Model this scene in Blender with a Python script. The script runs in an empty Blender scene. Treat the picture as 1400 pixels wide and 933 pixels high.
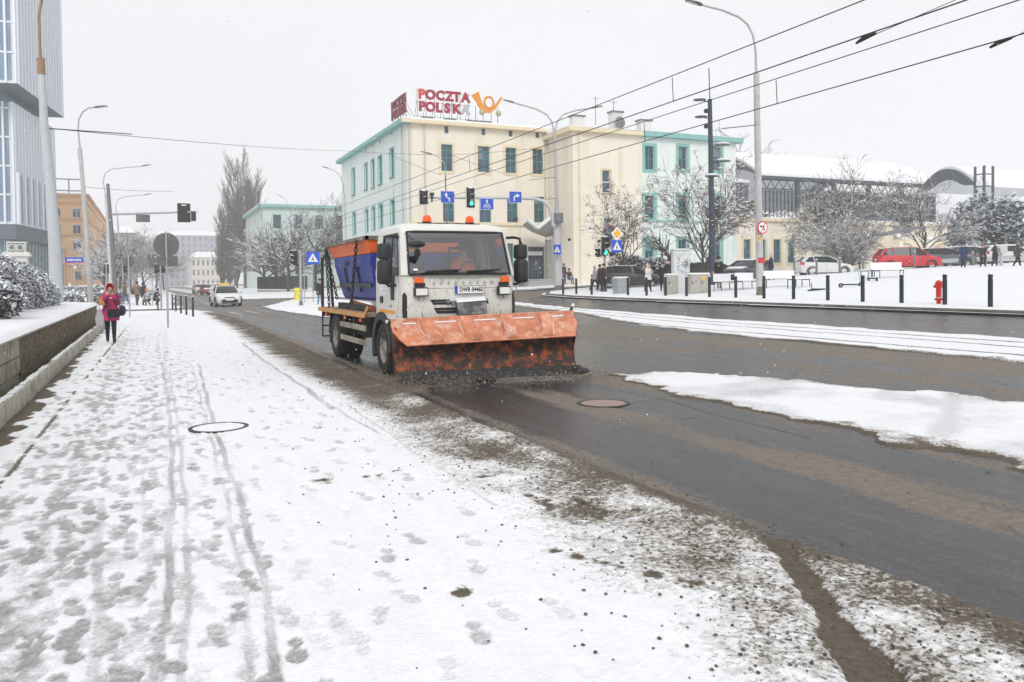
import bpy, bmesh, math, random
import numpy as np
from mathutils import Vector, Matrix
PI = math.pi
random.seed(7)
sc = bpy.context.scene
COL = sc.collection

# ------------------------------------------------------------------ camera
F = 1100.0; YAW = math.radians(24.2); PITCH = math.radians(1.3); ROLL = 0.012; HZ = 382.0; CH = 1.7
PPY = HZ + F*math.tan(PITCH)
_f = np.array([math.sin(YAW)*math.cos(PITCH), math.cos(YAW)*math.cos(PITCH), -math.sin(PITCH)])
_r0 = np.array([math.cos(YAW), -math.sin(YAW), 0.0]); _u0 = np.cross(_r0, _f)
_c, _s = math.cos(ROLL), math.sin(ROLL)
_r = _c*_r0 - _s*_u0; _u = _c*_u0 + _s*_r0
cd = bpy.data.cameras.new('camera'); cam = bpy.data.objects.new('camera', cd); COL.objects.link(cam)
cd.sensor_width = 36; cd.lens = F/1400*36; cd.shift_y = -(466.5-PPY)/1400
cd.clip_end = 5000; cd.clip_start = 0.05
cam.matrix_world = Matrix(((_r[0], _u[0], -_f[0], 0), (_r[1], _u[1], -_f[1], 0), (_r[2], _u[2], -_f[2], CH), (0, 0, 0, 1)))
sc.camera = cam

# ------------------------------------------------------------------ sky and overcast sun
SUN_EL, SUN_AZ = math.radians(38), math.radians(200)
w = bpy.data.worlds.new('World'); sc.world = w; w.use_nodes = True
nt = w.node_tree; nt.nodes.clear()
sky = nt.nodes.new('ShaderNodeTexSky'); sky.sky_type = 'NISHITA'; sky.sun_disc = False
sky.sun_elevation = SUN_EL; sky.sun_rotation = SUN_AZ; sky.air_density = 1.0; sky.dust_density = 6.0; sky.ozone_density = 1.0
hs = nt.nodes.new('ShaderNodeHueSaturation'); hs.inputs['Saturation'].default_value = 0.05
mx = nt.nodes.new('ShaderNodeMix'); mx.data_type = 'RGBA'; mx.inputs[0].default_value = 0.93
# even cloud cover with faint tonal drift
wn = nt.nodes.new('ShaderNodeTexNoise'); wn.inputs['Scale'].default_value = 2.2; wn.inputs['Detail'].default_value = 4
wr_ = nt.nodes.new('ShaderNodeMapRange'); wr_.inputs[1].default_value = .3; wr_.inputs[2].default_value = .7; wr_.inputs[3].default_value = .965; wr_.inputs[4].default_value = 1.03
wv = nt.nodes.new('ShaderNodeVectorMath'); wv.operation = 'SCALE'; wv.inputs[0].default_value = (7.25, 7.35, 7.52)
wc = nt.nodes.new('ShaderNodeTexCoord'); nt.links.new(wc.outputs['Generated'], wn.inputs['Vector']); nt.links.new(wn.outputs[0], wr_.inputs[0]); nt.links.new(wr_.outputs[0], wv.inputs['Scale']); nt.links.new(wv.outputs[0], mx.inputs[7])
bg = nt.nodes.new('ShaderNodeBackground'); bg.inputs[1].default_value = 0.121
wo = nt.nodes.new('ShaderNodeOutputWorld')
nt.links.new(sky.outputs[0], hs.inputs['Color']); nt.links.new(hs.outputs[0], mx.inputs[6])
nt.links.new(mx.outputs[2], bg.inputs[0]); nt.links.new(bg.outputs[0], wo.inputs[0])
sd = bpy.data.lights.new('sun', 'SUN'); sd.energy = 1.4; sd.angle = math.radians(25); sd.color = (1, .97, .93)
sun = bpy.data.objects.new('sun', sd); COL.objects.link(sun)
sun.rotation_euler = (math.radians(90)-SUN_EL, 0, math.radians(180)-SUN_AZ+math.radians(0))
vs = sc.view_settings; vs.view_transform = 'Standard'; vs.look = 'None'; vs.exposure = 0.13; vs.gamma = 1; vs.use_curve_mapping = False
sc.cycles.use_denoising = True
sc.cycles.max_bounces = 6; sc.cycles.volume_bounces = 2; sc.cycles.transparent_max_bounces = 16

# ------------------------------------------------------------------ pixel -> place helpers (directions only; depth from the ground or known size)
def ray(x, y): return _f + _r*(x-700)/F + _u*(PPY-y)/F
def sstep(a, b, x):
    t = np.clip((x-a)/(b-a), 0, 1); return t*t*(3-2*t)
def zt(X, Y):                       # the ground climbs gently to the right
    return 0.038*np.maximum(0, np.minimum(X, 60.0)-8) + 0.017*np.maximum(0, np.minimum(X, 46.0)-24)*(1-0.75*sstep(38, 52, Y))
def at(x, depth):                   # ground-plan point seen at image column x, depth metres in front of the camera
    d = ray(x, HZ-ROLL*(x-700)); return float(d[0]*depth), float(d[1]*depth)
def zat(x, y, depth):               # height of a point seen at (x, y) at that depth
    return CH + float(ray(x, y)[2])*depth
def gp(x, y, dz=0.0):               # point of the ground seen at pixel (x, y)
    d = ray(x, y); t = 1.0
    while t < 500:
        X, Y, Z = d[0]*t, d[1]*t, CH+d[2]*t
        if Z < float(zt(X, Y))+dz: break
        t *= 1.0006
    return float(X), float(Y)

# ------------------------------------------------------------------ mesh builder
class MB:
    def __init__(s): s.v = []; s.f = []
    def add(s, vs, fs):
        o = len(s.v); s.v.extend([tuple(map(float, p)) for p in vs]); s.f.extend([tuple(i+o for i in q) for q in fs]); return s
    def box(s, c, d, rz=0.0, rx=0.0, ry=0.0, taper=1.0):
        hx, hy, hz = d[0]/2, d[1]/2, d[2]/2
        P = []
        M = Matrix.Rotation(rz, 3, 'Z') @ Matrix.Rotation(ry, 3, 'Y') @ Matrix.Rotation(rx, 3, 'X')
        for z in (-hz, hz):
            k = 1.0 if z < 0 else taper
            for x, y in ((-hx, -hy), (hx, -hy), (hx, hy), (-hx, hy)):
                q = M @ Vector((x*k, y*k, z)); P.append((q.x+c[0], q.y+c[1], q.z+c[2]))
        return s.add(P, [(3, 2, 1, 0), (4, 5, 6, 7), (0, 1, 5, 4), (1, 2, 6, 5), (2, 3, 7, 6), (3, 0, 4, 7)])
    def bb(s, a, b):
        return s.box([(a[i]+b[i])/2 for i in range(3)], [abs(b[i]-a[i]) for i in range(3)])
    def loft(s, rings, closed=True, caps=(True, True)):
        n = len(rings[0]); o = len(s.v)
        for r in rings: s.v.extend([tuple(map(float, p)) for p in r])
        for k in range(len(rings)-1):
            for i in range(n if closed else n-1):
                j = (i+1) % n
                s.f.append((o+k*n+i, o+k*n+j, o+(k+1)*n+j, o+(k+1)*n+i))
        if closed and caps[0]: s.f.append(tuple(o+i for i in range(n-1, -1, -1)))
        if closed and caps[1]: s.f.append(tuple(o+(len(rings)-1)*n+i for i in range(n)))
        return s
    def tube(s, pts, r, n=8, caps=True):
        pts = [Vector(p) for p in pts]; m = len(pts)
        rs = r if isinstance(r, (list, tuple)) else [r]*m
        rings = []; up = None
        for i, p in enumerate(pts):
            t = (pts[min(i+1, m-1)]-pts[max(i-1, 0)])
            if t.length < 1e-9: t = Vector((0, 0, 1))
            t.normalize()
            if up is None:
                up = t.orthogonal().normalized()
            else:
                up = (up - t*up.dot(t))
                if up.length < 1e-6: up = t.orthogonal()
                up.normalize()
            b = t.cross(up)
            rings.append([tuple(p + (up*math.cos(2*PI*k/n) + b*math.sin(2*PI*k/n))*rs[i]) for k in range(n)])
        return s.loft(rings, True, (caps, caps))
    def cyl(s, p, r, h, n=16, r2=None):
        return s.tube([(p[0], p[1], p[2]), (p[0], p[1], p[2]+h)], [r, r if r2 is None else r2], n)
    def lathe(s, prof, c=(0, 0, 0), n=16, axis='z', caps=True):
        rings = []
        for r, h in prof:
            R = []
            for k in range(n):
                a = 2*PI*k/n
                if axis == 'z': R.append((c[0]+r*math.cos(a), c[1]+r*math.sin(a), c[2]+h))
                elif axis == 'x': R.append((c[0]+h, c[1]+r*math.cos(a), c[2]+r*math.sin(a)))
                else: R.append((c[0]+r*math.sin(a), c[1]+h, c[2]+r*math.cos(a)))
            rings.append(R)
        return s.loft(rings, True, (caps, caps))
    def prism(s, poly, axis, a, b):         # poly in the plane across axis
        def P(q, t):
            return (t, q[0], q[1]) if axis == 'x' else ((q[0], t, q[1]) if axis == 'y' else (q[0], q[1], t))
        return s.loft([[P(q, a) for q in poly], [P(q, b) for q in poly]])
    def quad(s, *p): return s.add(p, [tuple(range(len(p)))])
    def ball(s, c, r, n=8, m=5, jit=0.0):
        rings = []
        for j in range(m+1):
            th = PI*j/m; rr = max(math.sin(th), 0.02)
            rings.append([(c[0]+r[0]*rr*math.cos(2*PI*k/n)*(1+random.uniform(-jit, jit)), c[1]+r[1]*rr*math.sin(2*PI*k/n)*(1+random.uniform(-jit, jit)), c[2]-r[2]*math.cos(th)) for k in range(n)])
        return s.loft(rings)

def islands(mb):
    par = list(range(len(mb.v)))
    def fd(i):
        while par[i] != i: par[i] = par[par[i]]; i = par[i]
        return i
    for f in mb.f:
        for k in f[1:]: par[fd(k)] = fd(f[0])
    out = {}
    for f in mb.f: out.setdefault(fd(f[0]), []).append(f)
    res = []
    for fs in out.values():
        ids = sorted({i for f in fs for i in f}); mp = {i: k for k, i in enumerate(ids)}
        q = MB(); q.v = [mb.v[i] for i in ids]; q.f = [tuple(mp[i] for i in f) for f in fs]; res.append(q)
    return res
def link(name, me, m, parent=None):
    o = bpy.data.objects.new(name, me); COL.objects.link(o)
    if m is not None and not me.materials: me.materials.append(m)
    if parent is not None: o.parent = parent
    return o
def obj(name, mb, m, parent=None, smooth=None, bevel=0.0, loc=None, rot=None, fix=True, split=False):
    if split:
        return [obj(name, q, m, parent, smooth, bevel, loc, rot, fix) for q in islands(mb)][0]
    me = bpy.data.meshes.new(name); me.from_pydata(mb.v, [], mb.f)
    if fix:
        bm = bmesh.new(); bm.from_mesh(me); bmesh.ops.recalc_face_normals(bm, faces=bm.faces); bm.to_mesh(me); bm.free()
    me.update()
    if smooth:
        me.shade_smooth(); me.set_sharp_from_angle(angle=math.radians(smooth))
    o = link(name, me, m, parent)
    if loc is not None: o.location = loc
    if rot is not None: o.rotation_euler = rot
    if bevel:
        b = o.modifiers.new('bevel', 'BEVEL'); b.width = bevel; b.segments = 2; b.limit_method = 'ANGLE'
    return o
def sobj_(*a, **k): return obj(*a, **k)
def tag(o, label=None, cat=None, group=None, kind=None):
    if label: o['label'] = label
    if cat: o['category'] = cat
    if group: o['group'] = group
    if kind: o['kind'] = kind
    return o
def thing(name, label, cat, loc=(0, 0, 0), rz=0.0, group=None):
    o = bpy.data.objects.new(name, None); COL.objects.link(o); o.empty_display_size = 0.2
    o.location = loc; o.rotation_euler = (0, 0, rz)
    return tag(o, label, cat, group)
def dup(root, loc, rz=None, label=None, group=None):
    r = root.copy(); COL.objects.link(r); r.location = loc
    if rz is not None: r.rotation_euler = (0, 0, rz)
    if label: r['label'] = label
    if group: r['group'] = group
    for ch in list(root.children):
        c = ch.copy(); COL.objects.link(c); c.parent = r
        for g in ch.children:
            d = g.copy(); COL.objects.link(d); d.parent = c
    return r

# ------------------------------------------------------------------ lettering
def text_mesh(body, size, m, name='lettering', extrude=.004, offset=0.0, space=1.0, sx=1.0):
    cu = bpy.data.curves.new(name, 'FONT'); cu.body = body; cu.size = size; cu.extrude = extrude; cu.offset = offset
    cu.align_x = 'CENTER'; cu.align_y = 'CENTER'; cu.space_character = space; cu.resolution_u = 3
    o = bpy.data.objects.new(name, cu); COL.objects.link(o)
    TEXTS.append((o, m, sx)); return o
TEXTS = []
def put_text(body, size, m, parent, loc, rot, name='lettering', **k):
    o = text_mesh(body, size, m, name, **k); o.parent = parent; o.location = loc; o.rotation_euler = rot; return o

# ------------------------------------------------------------------ materials
MATS = {}
def mat(name, col, rough=0.6, metal=0.0, var=0.12, scale=6.0, bump=0.0, bscale=40.0, spec=0.4, emit=None, dirt=None, dscale=3.0, damt=0.5, dstretch=None):
    if name in MATS: return MATS[name]
    m = bpy.data.materials.new(name); m.use_nodes = True; t = m.node_tree; b = t.nodes['Principled BSDF']; L = t.links.new
    b.inputs['Roughness'].default_value = rough; b.inputs['Metallic'].default_value = metal
    b.inputs['Specular IOR Level'].default_value = spec
    tc = t.nodes.new('ShaderNodeTexCoord')
    n = t.nodes.new('ShaderNodeTexNoise'); n.inputs['Scale'].default_value = scale; n.inputs['Detail'].default_value = 5; n.inputs['Roughness'].default_value = .65
    L(tc.outputs['Object'], n.inputs['Vector'])
    r = t.nodes.new('ShaderNodeMapRange'); r.inputs[1].default_value = .3; r.inputs[2].default_value = .7; r.inputs[3].default_value = 1-var; r.inputs[4].default_value = 1+var
    L(n.outputs[0], r.inputs[0])
    v = t.nodes.new('ShaderNodeVectorMath'); v.operation = 'SCALE'; v.inputs[0].default_value = col[:3]; L(r.outputs[0], v.inputs['Scale'])
    out = v.outputs[0]
    if dirt:
        n2 = t.nodes.new('ShaderNodeTexNoise'); n2.inputs['Scale'].default_value = dscale; n2.inputs['Detail'].default_value = 8; n2.inputs['Roughness'].default_value = .7
        if dstretch:
            mp = t.nodes.new('ShaderNodeMapping'); mp.inputs['Scale'].default_value = (1, 1, dstretch); L(tc.outputs['Object'], mp.inputs['Vector']); L(mp.outputs[0], n2.inputs['Vector'])
        else: L(tc.outputs['Object'], n2.inputs['Vector'])
        r2 = t.nodes.new('ShaderNodeMapRange'); r2.inputs[1].default_value = .62-damt*.35; r2.inputs[2].default_value = .72-damt*.15
        L(n2.outputs[0], r2.inputs[0])
        mx = t.nodes.new('ShaderNodeMix'); mx.data_type = 'RGBA'; L(r2.outputs[0], mx.inputs[0]); L(out, mx.inputs[6]); mx.inputs[7].default_value = (*dirt, 1)
        out = mx.outputs[2]
    L(out, b.inputs['Base Color'])
    if bump:
        n3 = t.nodes.new('ShaderNodeTexNoise'); n3.inputs['Scale'].default_value = bscale; n3.inputs['Detail'].default_value = 4
        L(tc.outputs['Object'], n3.inputs['Vector'])
        bp = t.nodes.new('ShaderNodeBump'); bp.inputs['Strength'].default_value = bump; bp.inputs['Distance'].default_value = .01
        L(n3.outputs[0], bp.inputs['Height']); L(bp.outputs[0], b.inputs['Normal'])
    if emit:
        b.inputs['Emission Color'].default_value = (*emit[:3], 1); b.inputs['Emission Strength'].default_value = emit[3]
    MATS[name] = m; return m
def glassmat(name, tint, fac, rough=0.03):
    if name in MATS: return MATS[name]
    m = bpy.data.materials.new(name); m.use_nodes = True; t = m.node_tree; t.nodes.clear(); L = t.links.new
    o = t.nodes.new('ShaderNodeOutputMaterial'); tr = t.nodes.new('ShaderNodeBsdfTransparent'); tr.inputs[0].default_value = (*tint, 1)
    g = t.nodes.new('ShaderNodeBsdfGlossy'); g.inputs['Roughness'].default_value = rough
    fr = t.nodes.new('ShaderNodeFresnel'); fr.inputs[0].default_value = 1.5
    ma = t.nodes.new('ShaderNodeMath'); ma.operation = 'ADD'; ma.inputs[1].default_value = fac
    ms = t.nodes.new('ShaderNodeMixShader'); L(fr.outputs[0], ma.inputs[0]); L(ma.outputs[0], ms.inputs[0]); L(tr.outputs[0], ms.inputs[1]); L(g.outputs[0], ms.inputs[2]); L(ms.outputs[0], o.inputs[0])
    MATS[name] = m; return m

SNOW = mat('snow', (.80, .81, .83), .75, var=.03, scale=1.5, bump=.25, bscale=18, spec=.2)
FARSNOW = mat('snow_clean', (.80, .81, .83), .8, var=.02, scale=.4, spec=.15)
BLACK = mat('black_paint', (.018, .019, .02), .45, var=.2)
BLKPLASTIC = mat('black_plastic', (.022, .022, .024), .55, var=.25, bump=.15, bscale=90, dirt=(.07, .065, .06), damt=.2, dscale=12)
RUBBER = mat('tyre_rubber', (.02, .02, .02), .8, var=.3, bump=.3, bscale=60, dirt=(.06, .055, .05), damt=.3, dscale=9)
STEEL = mat('galvanised_steel', (.42, .43, .44), .5, .55, var=.12, scale=3)
GREYPAINT = mat('grey_paint', (.16, .165, .17), .55, var=.15)
LTGREY = mat('light_grey_paint', (.5, .51, .52), .5, var=.08)
WHITE = mat('white_paint', (.78, .78, .77), .35, var=.04)
CONCRETE = mat('concrete', (.40, .39, .36), .85, var=.18, scale=4, bump=.3, bscale=35, dirt=(.22, .2, .17), damt=.35)
POLECON = mat('pole_concrete', (.46, .46, .45), .8, var=.12, scale=3, dirt=(.36, .30, .23), damt=.12, dscale=2)
RUST = mat('rusty_steel', (.30, .19, .11), .75, var=.3, scale=9)
BLUE = mat('sign_blue', (.02, .09, .55), .4, var=.04)
SIGNWHITE = mat('sign_white', (.82, .82, .82), .4, var=.03)
YELLOW = mat('sign_yellow', (.80, .48, .03), .4, var=.04)
RED = mat('sign_red', (.62, .02, .03), .4, var=.05)
SIGNBACK = mat('sign_back', (.13, .135, .14), .5, .2, var=.1)
GLASSD = mat('window_glass', (.035, .05, .065), .08, var=.3, scale=.6, spec=.6)
# ------------------------------------------------------------------ ground
rng = np.random.default_rng(11)
def vnoise(X, Y, s, seed=0):           # smooth value noise
    r = np.random.default_rng(seed); T = r.random((256, 256))
    x = X/s; y = Y/s; xi = np.floor(x).astype(int); yi = np.floor(y).astype(int); fx = x-xi; fy = y-yi
    fx = fx*fx*(3-2*fx); fy = fy*fy*(3-2*fy)
    a = T[xi % 256, yi % 256]; b = T[(xi+1) % 256, yi % 256]; c = T[xi % 256, (yi+1) % 256]; d = T[(xi+1) % 256, (yi+1) % 256]
    return (a*(1-fx)+b*fx)*(1-fy)+(c*(1-fx)+d*fx)*fy
def fbm(X, Y, s, seed=0, o=4):
    t = 0; a = 1; n = 0
    for k in range(o): t = t+a*vnoise(X, Y, s/2**k, seed+k); n += a; a *= .5
    return t/n
def sdist(X, Y, poly):                 # signed distance, positive inside
    X = np.asarray(X); Y = np.asarray(Y); d = np.full(X.shape, 1e9); ins = np.zeros(X.shape, bool)
    n = len(poly)
    for i in range(n):
        x0, y0 = poly[i]; x1, y1 = poly[(i+1) % n]
        dx, dy = x1-x0, y1-y0; L2 = dx*dx+dy*dy+1e-12
        t = np.clip(((X-x0)*dx+(Y-y0)*dy)/L2, 0, 1)
        d = np.minimum(d, (X-x0-t*dx)**2+(Y-y0-t*dy)**2)
        c = ((y0 > Y) != (y1 > Y)) & (X < (x1-x0)*(Y-y0)/((y1-y0) if abs(y1-y0) > 1e-12 else 1e-12)+x0)
        ins ^= c
    return np.where(ins, 1, -1)*np.sqrt(d)
def logspace(y0, y1, k, mn):
    ys = [y0]
    while ys[-1] < y1: ys.append(ys[-1]+max(mn, k*max(ys[-1], 0)))
    return np.array(ys)
def grid_obj(name, xs, ys, Z, m, attrs=None, keep=None, kind='structure', parent=None):
    nx, ny = len(xs), len(ys)
    X, Y = np.meshgrid(xs, ys)
    co = np.stack([X.ravel(), Y.ravel(), Z.ravel()], 1)
    I = np.arange(nx*ny).reshape(ny, nx)
    q = np.stack([I[:-1, :-1], I[:-1, 1:], I[1:, 1:], I[1:, :-1]], -1).reshape(-1, 4)
    if keep is not None:
        k = keep.ravel(); q = q[k[q].any(1)]
        used = np.zeros(nx*ny, bool); used[q.ravel()] = True
        idx = np.cumsum(used)-1; q = idx[q]; co = co[used]
    else: used = np.ones(nx*ny, bool)
    me = bpy.data.meshes.new(name)
    me.vertices.add(len(co)); me.vertices.foreach_set('co', co.ravel().astype(np.float32))
    me.loops.add(q.size); me.loops.foreach_set('vertex_index', q.ravel().astype(np.int32))
    me.polygons.add(len(q)); me.polygons.foreach_set('loop_start', np.arange(0, q.size, 4, dtype=np.int32))
    me.polygons.foreach_set('loop_total', np.full(len(q), 4, np.int32))
    me.update(calc_edges=True); me.shade_smooth()
    for an, A in (attrs or {}).items():
        at_ = me.attributes.new(an, 'FLOAT', 'POINT'); at_.data.foreach_set('value', A.ravel()[used].astype(np.float32))
    o = link(name, me, m, parent)
    if kind and parent is None: o['kind'] = kind
    return o
def attr_mat(name, base, layers, rough=.7, wetrough=None, bump=.3, bscale=60, fine=25.0, spec=.3):
    """layers: (attribute, colour, noise scale, softness): mask where the attribute beats a noise"""
    m = bpy.data.materials.new(name); m.use_nodes = True; t = m.node_tree; b = t.nodes['Principled BSDF']; L = t.links.new
    tc = t.nodes.new('ShaderNodeTexCoord')
    n = t.nodes.new('ShaderNodeTexNoise'); n.inputs['Scale'].default_value = fine; n.inputs['Detail'].default_value = 6; n.inputs['Roughness'].default_value = .7
    L(tc.outputs['Object'], n.inputs['Vector'])
    r = t.nodes.new('ShaderNodeMapRange'); r.inputs[1].default_value = .3; r.inputs[2].default_value = .7; r.inputs[3].default_value = .93; r.inputs[4].default_value = 1.05
    if base[0] < .3: r.inputs[3].default_value = .40; r.inputs[4].default_value = 1.7
    L(n.outputs[0], r.inputs[0])
    nc = t.nodes.new('ShaderNodeTexNoise'); nc.inputs['Scale'].default_value = 1.1; nc.inputs['Detail'].default_value = 6; nc.inputs['Roughness'].default_value = .65
    mpc = t.nodes.new('ShaderNodeMapping'); mpc.inputs['Scale'].default_value = (6, .8, 1); L(tc.outputs['Object'], mpc.inputs['Vector']); L(mpc.outputs[0], nc.inputs['Vector'])
    rc = t.nodes.new('ShaderNodeMapRange'); rc.inputs[1].default_value = .3; rc.inputs[2].default_value = .7; rc.inputs[3].default_value = .96 if base[0] > .3 else .5; rc.inputs[4].default_value = 1.03 if base[0] > .3 else 1.55; L(nc.outputs[0], rc.inputs[0])
    mu = t.nodes.new('ShaderNodeMath'); mu.operation = 'MULTIPLY'; L(r.outputs[0], mu.inputs[0]); L(rc.outputs[0], mu.inputs[1])
    v = t.nodes.new('ShaderNodeVectorMath'); v.operation = 'SCALE'; v.inputs[0].default_value = base; L(mu.outputs[0], v.inputs['Scale'])
    col = v.outputs[0]; ro = None
    b.inputs['Roughness'].default_value = rough; b.inputs['Specular IOR Level'].default_value = spec
    for (an, c, ns, soft, lr) in layers:
        a = t.nodes.new('ShaderNodeAttribute'); a.attribute_name = an
        nn = t.nodes.new('ShaderNodeTexNoise'); nn.inputs['Scale'].default_value = ns; nn.inputs['Detail'].default_value = 7; nn.inputs['Roughness'].default_value = .72
        L(tc.outputs['Object'], nn.inputs['Vector'])
        ad = t.nodes.new('ShaderNodeMath'); ad.operation = 'ADD'; L(a.outputs['Fac'], ad.inputs[0]); L(nn.outputs[0], ad.inputs[1])
        rr = t.nodes.new('ShaderNodeMapRange'); rr.inputs[1].default_value = 1-soft; rr.inputs[2].default_value = 1+soft; L(ad.outputs[0], rr.inputs[0])
        v2 = t.nodes.new('ShaderNodeVectorMath'); v2.operation = 'SCALE'; v2.inputs[0].default_value = c
        r3 = t.nodes.new('ShaderNodeMapRange'); r3.inputs[1].default_value = .3; r3.inputs[2].default_value = .7; r3.inputs[3].default_value = .65; r3.inputs[4].default_value = 1.35; L(n.outputs[0], r3.inputs[0]); L(r3.outputs[0], v2.inputs['Scale'])
        mx = t.nodes.new('ShaderNodeMix'); mx.data_type = 'RGBA'; L(rr.outputs[0], mx.inputs[0]); L(col, mx.inputs[6]); L(v2.outputs[0], mx.inputs[7]); col = mx.outputs[2]
        m2 = t.nodes.new('ShaderNodeMix'); L(rr.outputs[0], m2.inputs[0])
        if ro is None: m2.inputs[2].default_value = rough
        else: L(ro, m2.inputs[2])
        m2.inputs[3].default_value = lr; ro = m2.outputs[0]
    L(col, b.inputs['Base Color'])
    if ro is not None: L(ro, b.inputs['Roughness'])
    n3 = t.nodes.new('ShaderNodeTexNoise'); n3.inputs['Scale'].default_value = bscale; n3.inputs['Detail'].default_value = 5
    L(tc.outputs['Object'], n3.inputs['Vector'])
    bp = t.nodes.new('ShaderNodeBump'); bp.inputs['Strength'].default_value = bump; bp.inputs['Distance'].default_value = .012
    L(n3.outputs[0], bp.inputs['Height']); L(bp.outputs[0], b.inputs['Normal'])
    MATS[name] = m; return m

TRODDEN = attr_mat('trodden_snow', (.80, .81, .83), [('wet', (.30, .30, .30), 48, .30, .5), ('dirt', (.30, .26, .205), 13, .15, .8), ('dirt', (.105, .085, .062), 30, .07, .8)], .75, bump=.5, bscale=45)
ASPHALT = attr_mat('wet_asphalt', (.031, .031, .033), [('crack', (.012, .012, .012), 20, .15, .5), ('puddle', (.022, .022, .024), 3, .22, .10), ('slush', (.165, .135, .106), 19, .12, .65), ('frost', (.55, .55, .56), 30, .08, .8)], .27, bump=.6, bscale=70, fine=16, spec=.45)

# snow-covered land to the horizon
xs = np.array([-420, -250, -120, -60, -20, 8, 24, 40, 60, 90, 150, 300, 520.]); ys = np.array([-40, 0, 20, 38, 45, 52, 70, 110, 180, 300, 450, 700.])
X, Y = np.meshgrid(xs, ys)
grid_obj('ground', xs, ys, zt(X, Y)-.12, FARSNOW)

# the carriageways: one sheet
xs = np.concatenate([np.arange(-1.9, 3.2, .4), np.arange(3.2, 10.5, .028), np.arange(10.5, 22.6, .09), np.arange(22.6, 35, .8)])
ys = logspace(1.2, 60, .0058, .02); ys = np.concatenate([np.array([-6, -3, 0]), ys, np.arange(62, 420, 4)])
X, Y = np.meshgrid(xs, ys)
f1 = fbm(X, Y, .5, 3); f2 = fbm(X*1.0, Y*.25, .6, 9); f3 = fbm(X, Y, 2.2, 5)
f4 = fbm(X, Y*.12, .16, 19, 3)
sl = .15+.36*(f3-.5)+.45*(f4-.5)+.30*(f1-.5)
# brown slush ridge between the wheel paths of the near lane
c1 = 5.35+.10*np.sin(Y*.5)
sl += .62*np.exp(-((X-c1)/.42)**4)*(1-sstep(10.5, 12.5, Y))*(.6+1.0*(f2-.3))
sl -= .16*np.exp(-((X-4.35)/.40)**4)+.14*np.exp(-((X-6.25)/.28)**4)
sl += .35*sstep(6.3, 6.75, X)*(1-sstep(6.8, 7.2, X))*(Y < 13)
sl += .42*np.exp(-((X-3.72)/.16)**2)*sstep(2.5, 4.5, Y)
sl += .22*sstep(9.2, 10, X)*(1-sstep(13, 13.6, X))+.45*np.exp(-((X-12.45)/.6)**2)*(1-sstep(26, 36, Y))            # thrown up beside the tram bed
sl += .30*np.exp(-((X-10.6)/.22)**2)
sl += .22*np.exp(-((X-20.3)/.9)**2)+.2*np.exp(-((X-18.2)/.25)**2)
sl += .50*sstep(11.3, 12.3, Y)*(1-sstep(13.0, 16, Y))*np.exp(-((X-3.9)/.9)**2)   # spill off the blade
sl += .42*sstep(9.6, 11, Y)*(1-sstep(12, 14, Y))*np.exp(-((X-7.4)/.9)**2)
sl += .25*(Y > 20)*(X < 8)+.14*(Y > 40)
sl += .36*sstep(44, 47, Y)*(X > 9)
fr = -.2+.25*(f1-.5)
for xr in (16.95, 21.4): fr += .55*np.exp(-((X-xr)/.2)**2)*(.3+1.3*f2)
ck = np.full(X.shape, -.3)
for (pa, pb) in (((800, 527), (905, 545)), ((905, 545), (975, 567)), ((835, 590), (960, 570)), ((975, 567), (1110, 600)), ((640, 560), (770, 600)), ((905, 545), (860, 552)), ((1000, 515), (1110, 520)), ((1060, 540), (1100, 500))):
    p0, p1 = gp(*pa), gp(*pb); L2 = (p1[0]-p0[0])**2+(p1[1]-p0[1])**2; t = np.clip(((X-p0[0])*(p1[0]-p0[0])+(Y-p0[1])*(p1[1]-p0[1]))/L2, 0, 1)
    ck = np.maximum(ck, .75-14*np.hypot(X-p0[0]-t*(p1[0]-p0[0])-.03*(f1-.5), Y-p0[1]-t*(p1[1]-p0[1])))
pud = -.1+1.3*(fbm(X*1.6, Y*.45, 1.1, 55)-.45)+.30*np.exp(-((X-4.3)/.35)**2)+.25*np.exp(-((X-6.2)/.25)**2)+.25*np.exp(-((X-19.4)/.5)**2)
zz = zt(X, Y)+.012*np.clip(sl, 0, 1)*(f1-.3)+.004*(f1-.5)
for xr in (5.1, 5.55, 12.3, 12.8): zz -= .012*np.exp(-((X-xr)/.07)**2)*(fbm(X, Y, .8, 21) > .45)
grid_obj('road', xs, ys, zz, ASPHALT, {'slush': sl, 'frost': fr, 'crack': ck, 'puddle': pud})

def snow_sheet(name, poly, xs, ys, thick=.05, base=0.0, edge=.12, es=.35, m=None, seed=1, attrs=None, extra=None, rough=.02):
    X, Y = np.meshgrid(xs, ys)
    d = sdist(X, Y, poly)+edge*2*(fbm(X, Y, es, seed, 3)-.5)
    h = -.05+(thick+.05)*sstep(-.08, .16, d)*1.0
    h = h+rough*(fbm(X, Y, .6, seed+30, 4)-.5)*sstep(0, .3, d)
    if extra is not None: h = h+extra(X, Y)
    Z = zt(X, Y)+base+h
    return grid_obj(name, xs, ys, Z, m or SNOW, attrs(X, Y, d) if attrs else None, keep=d > -.3)

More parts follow.
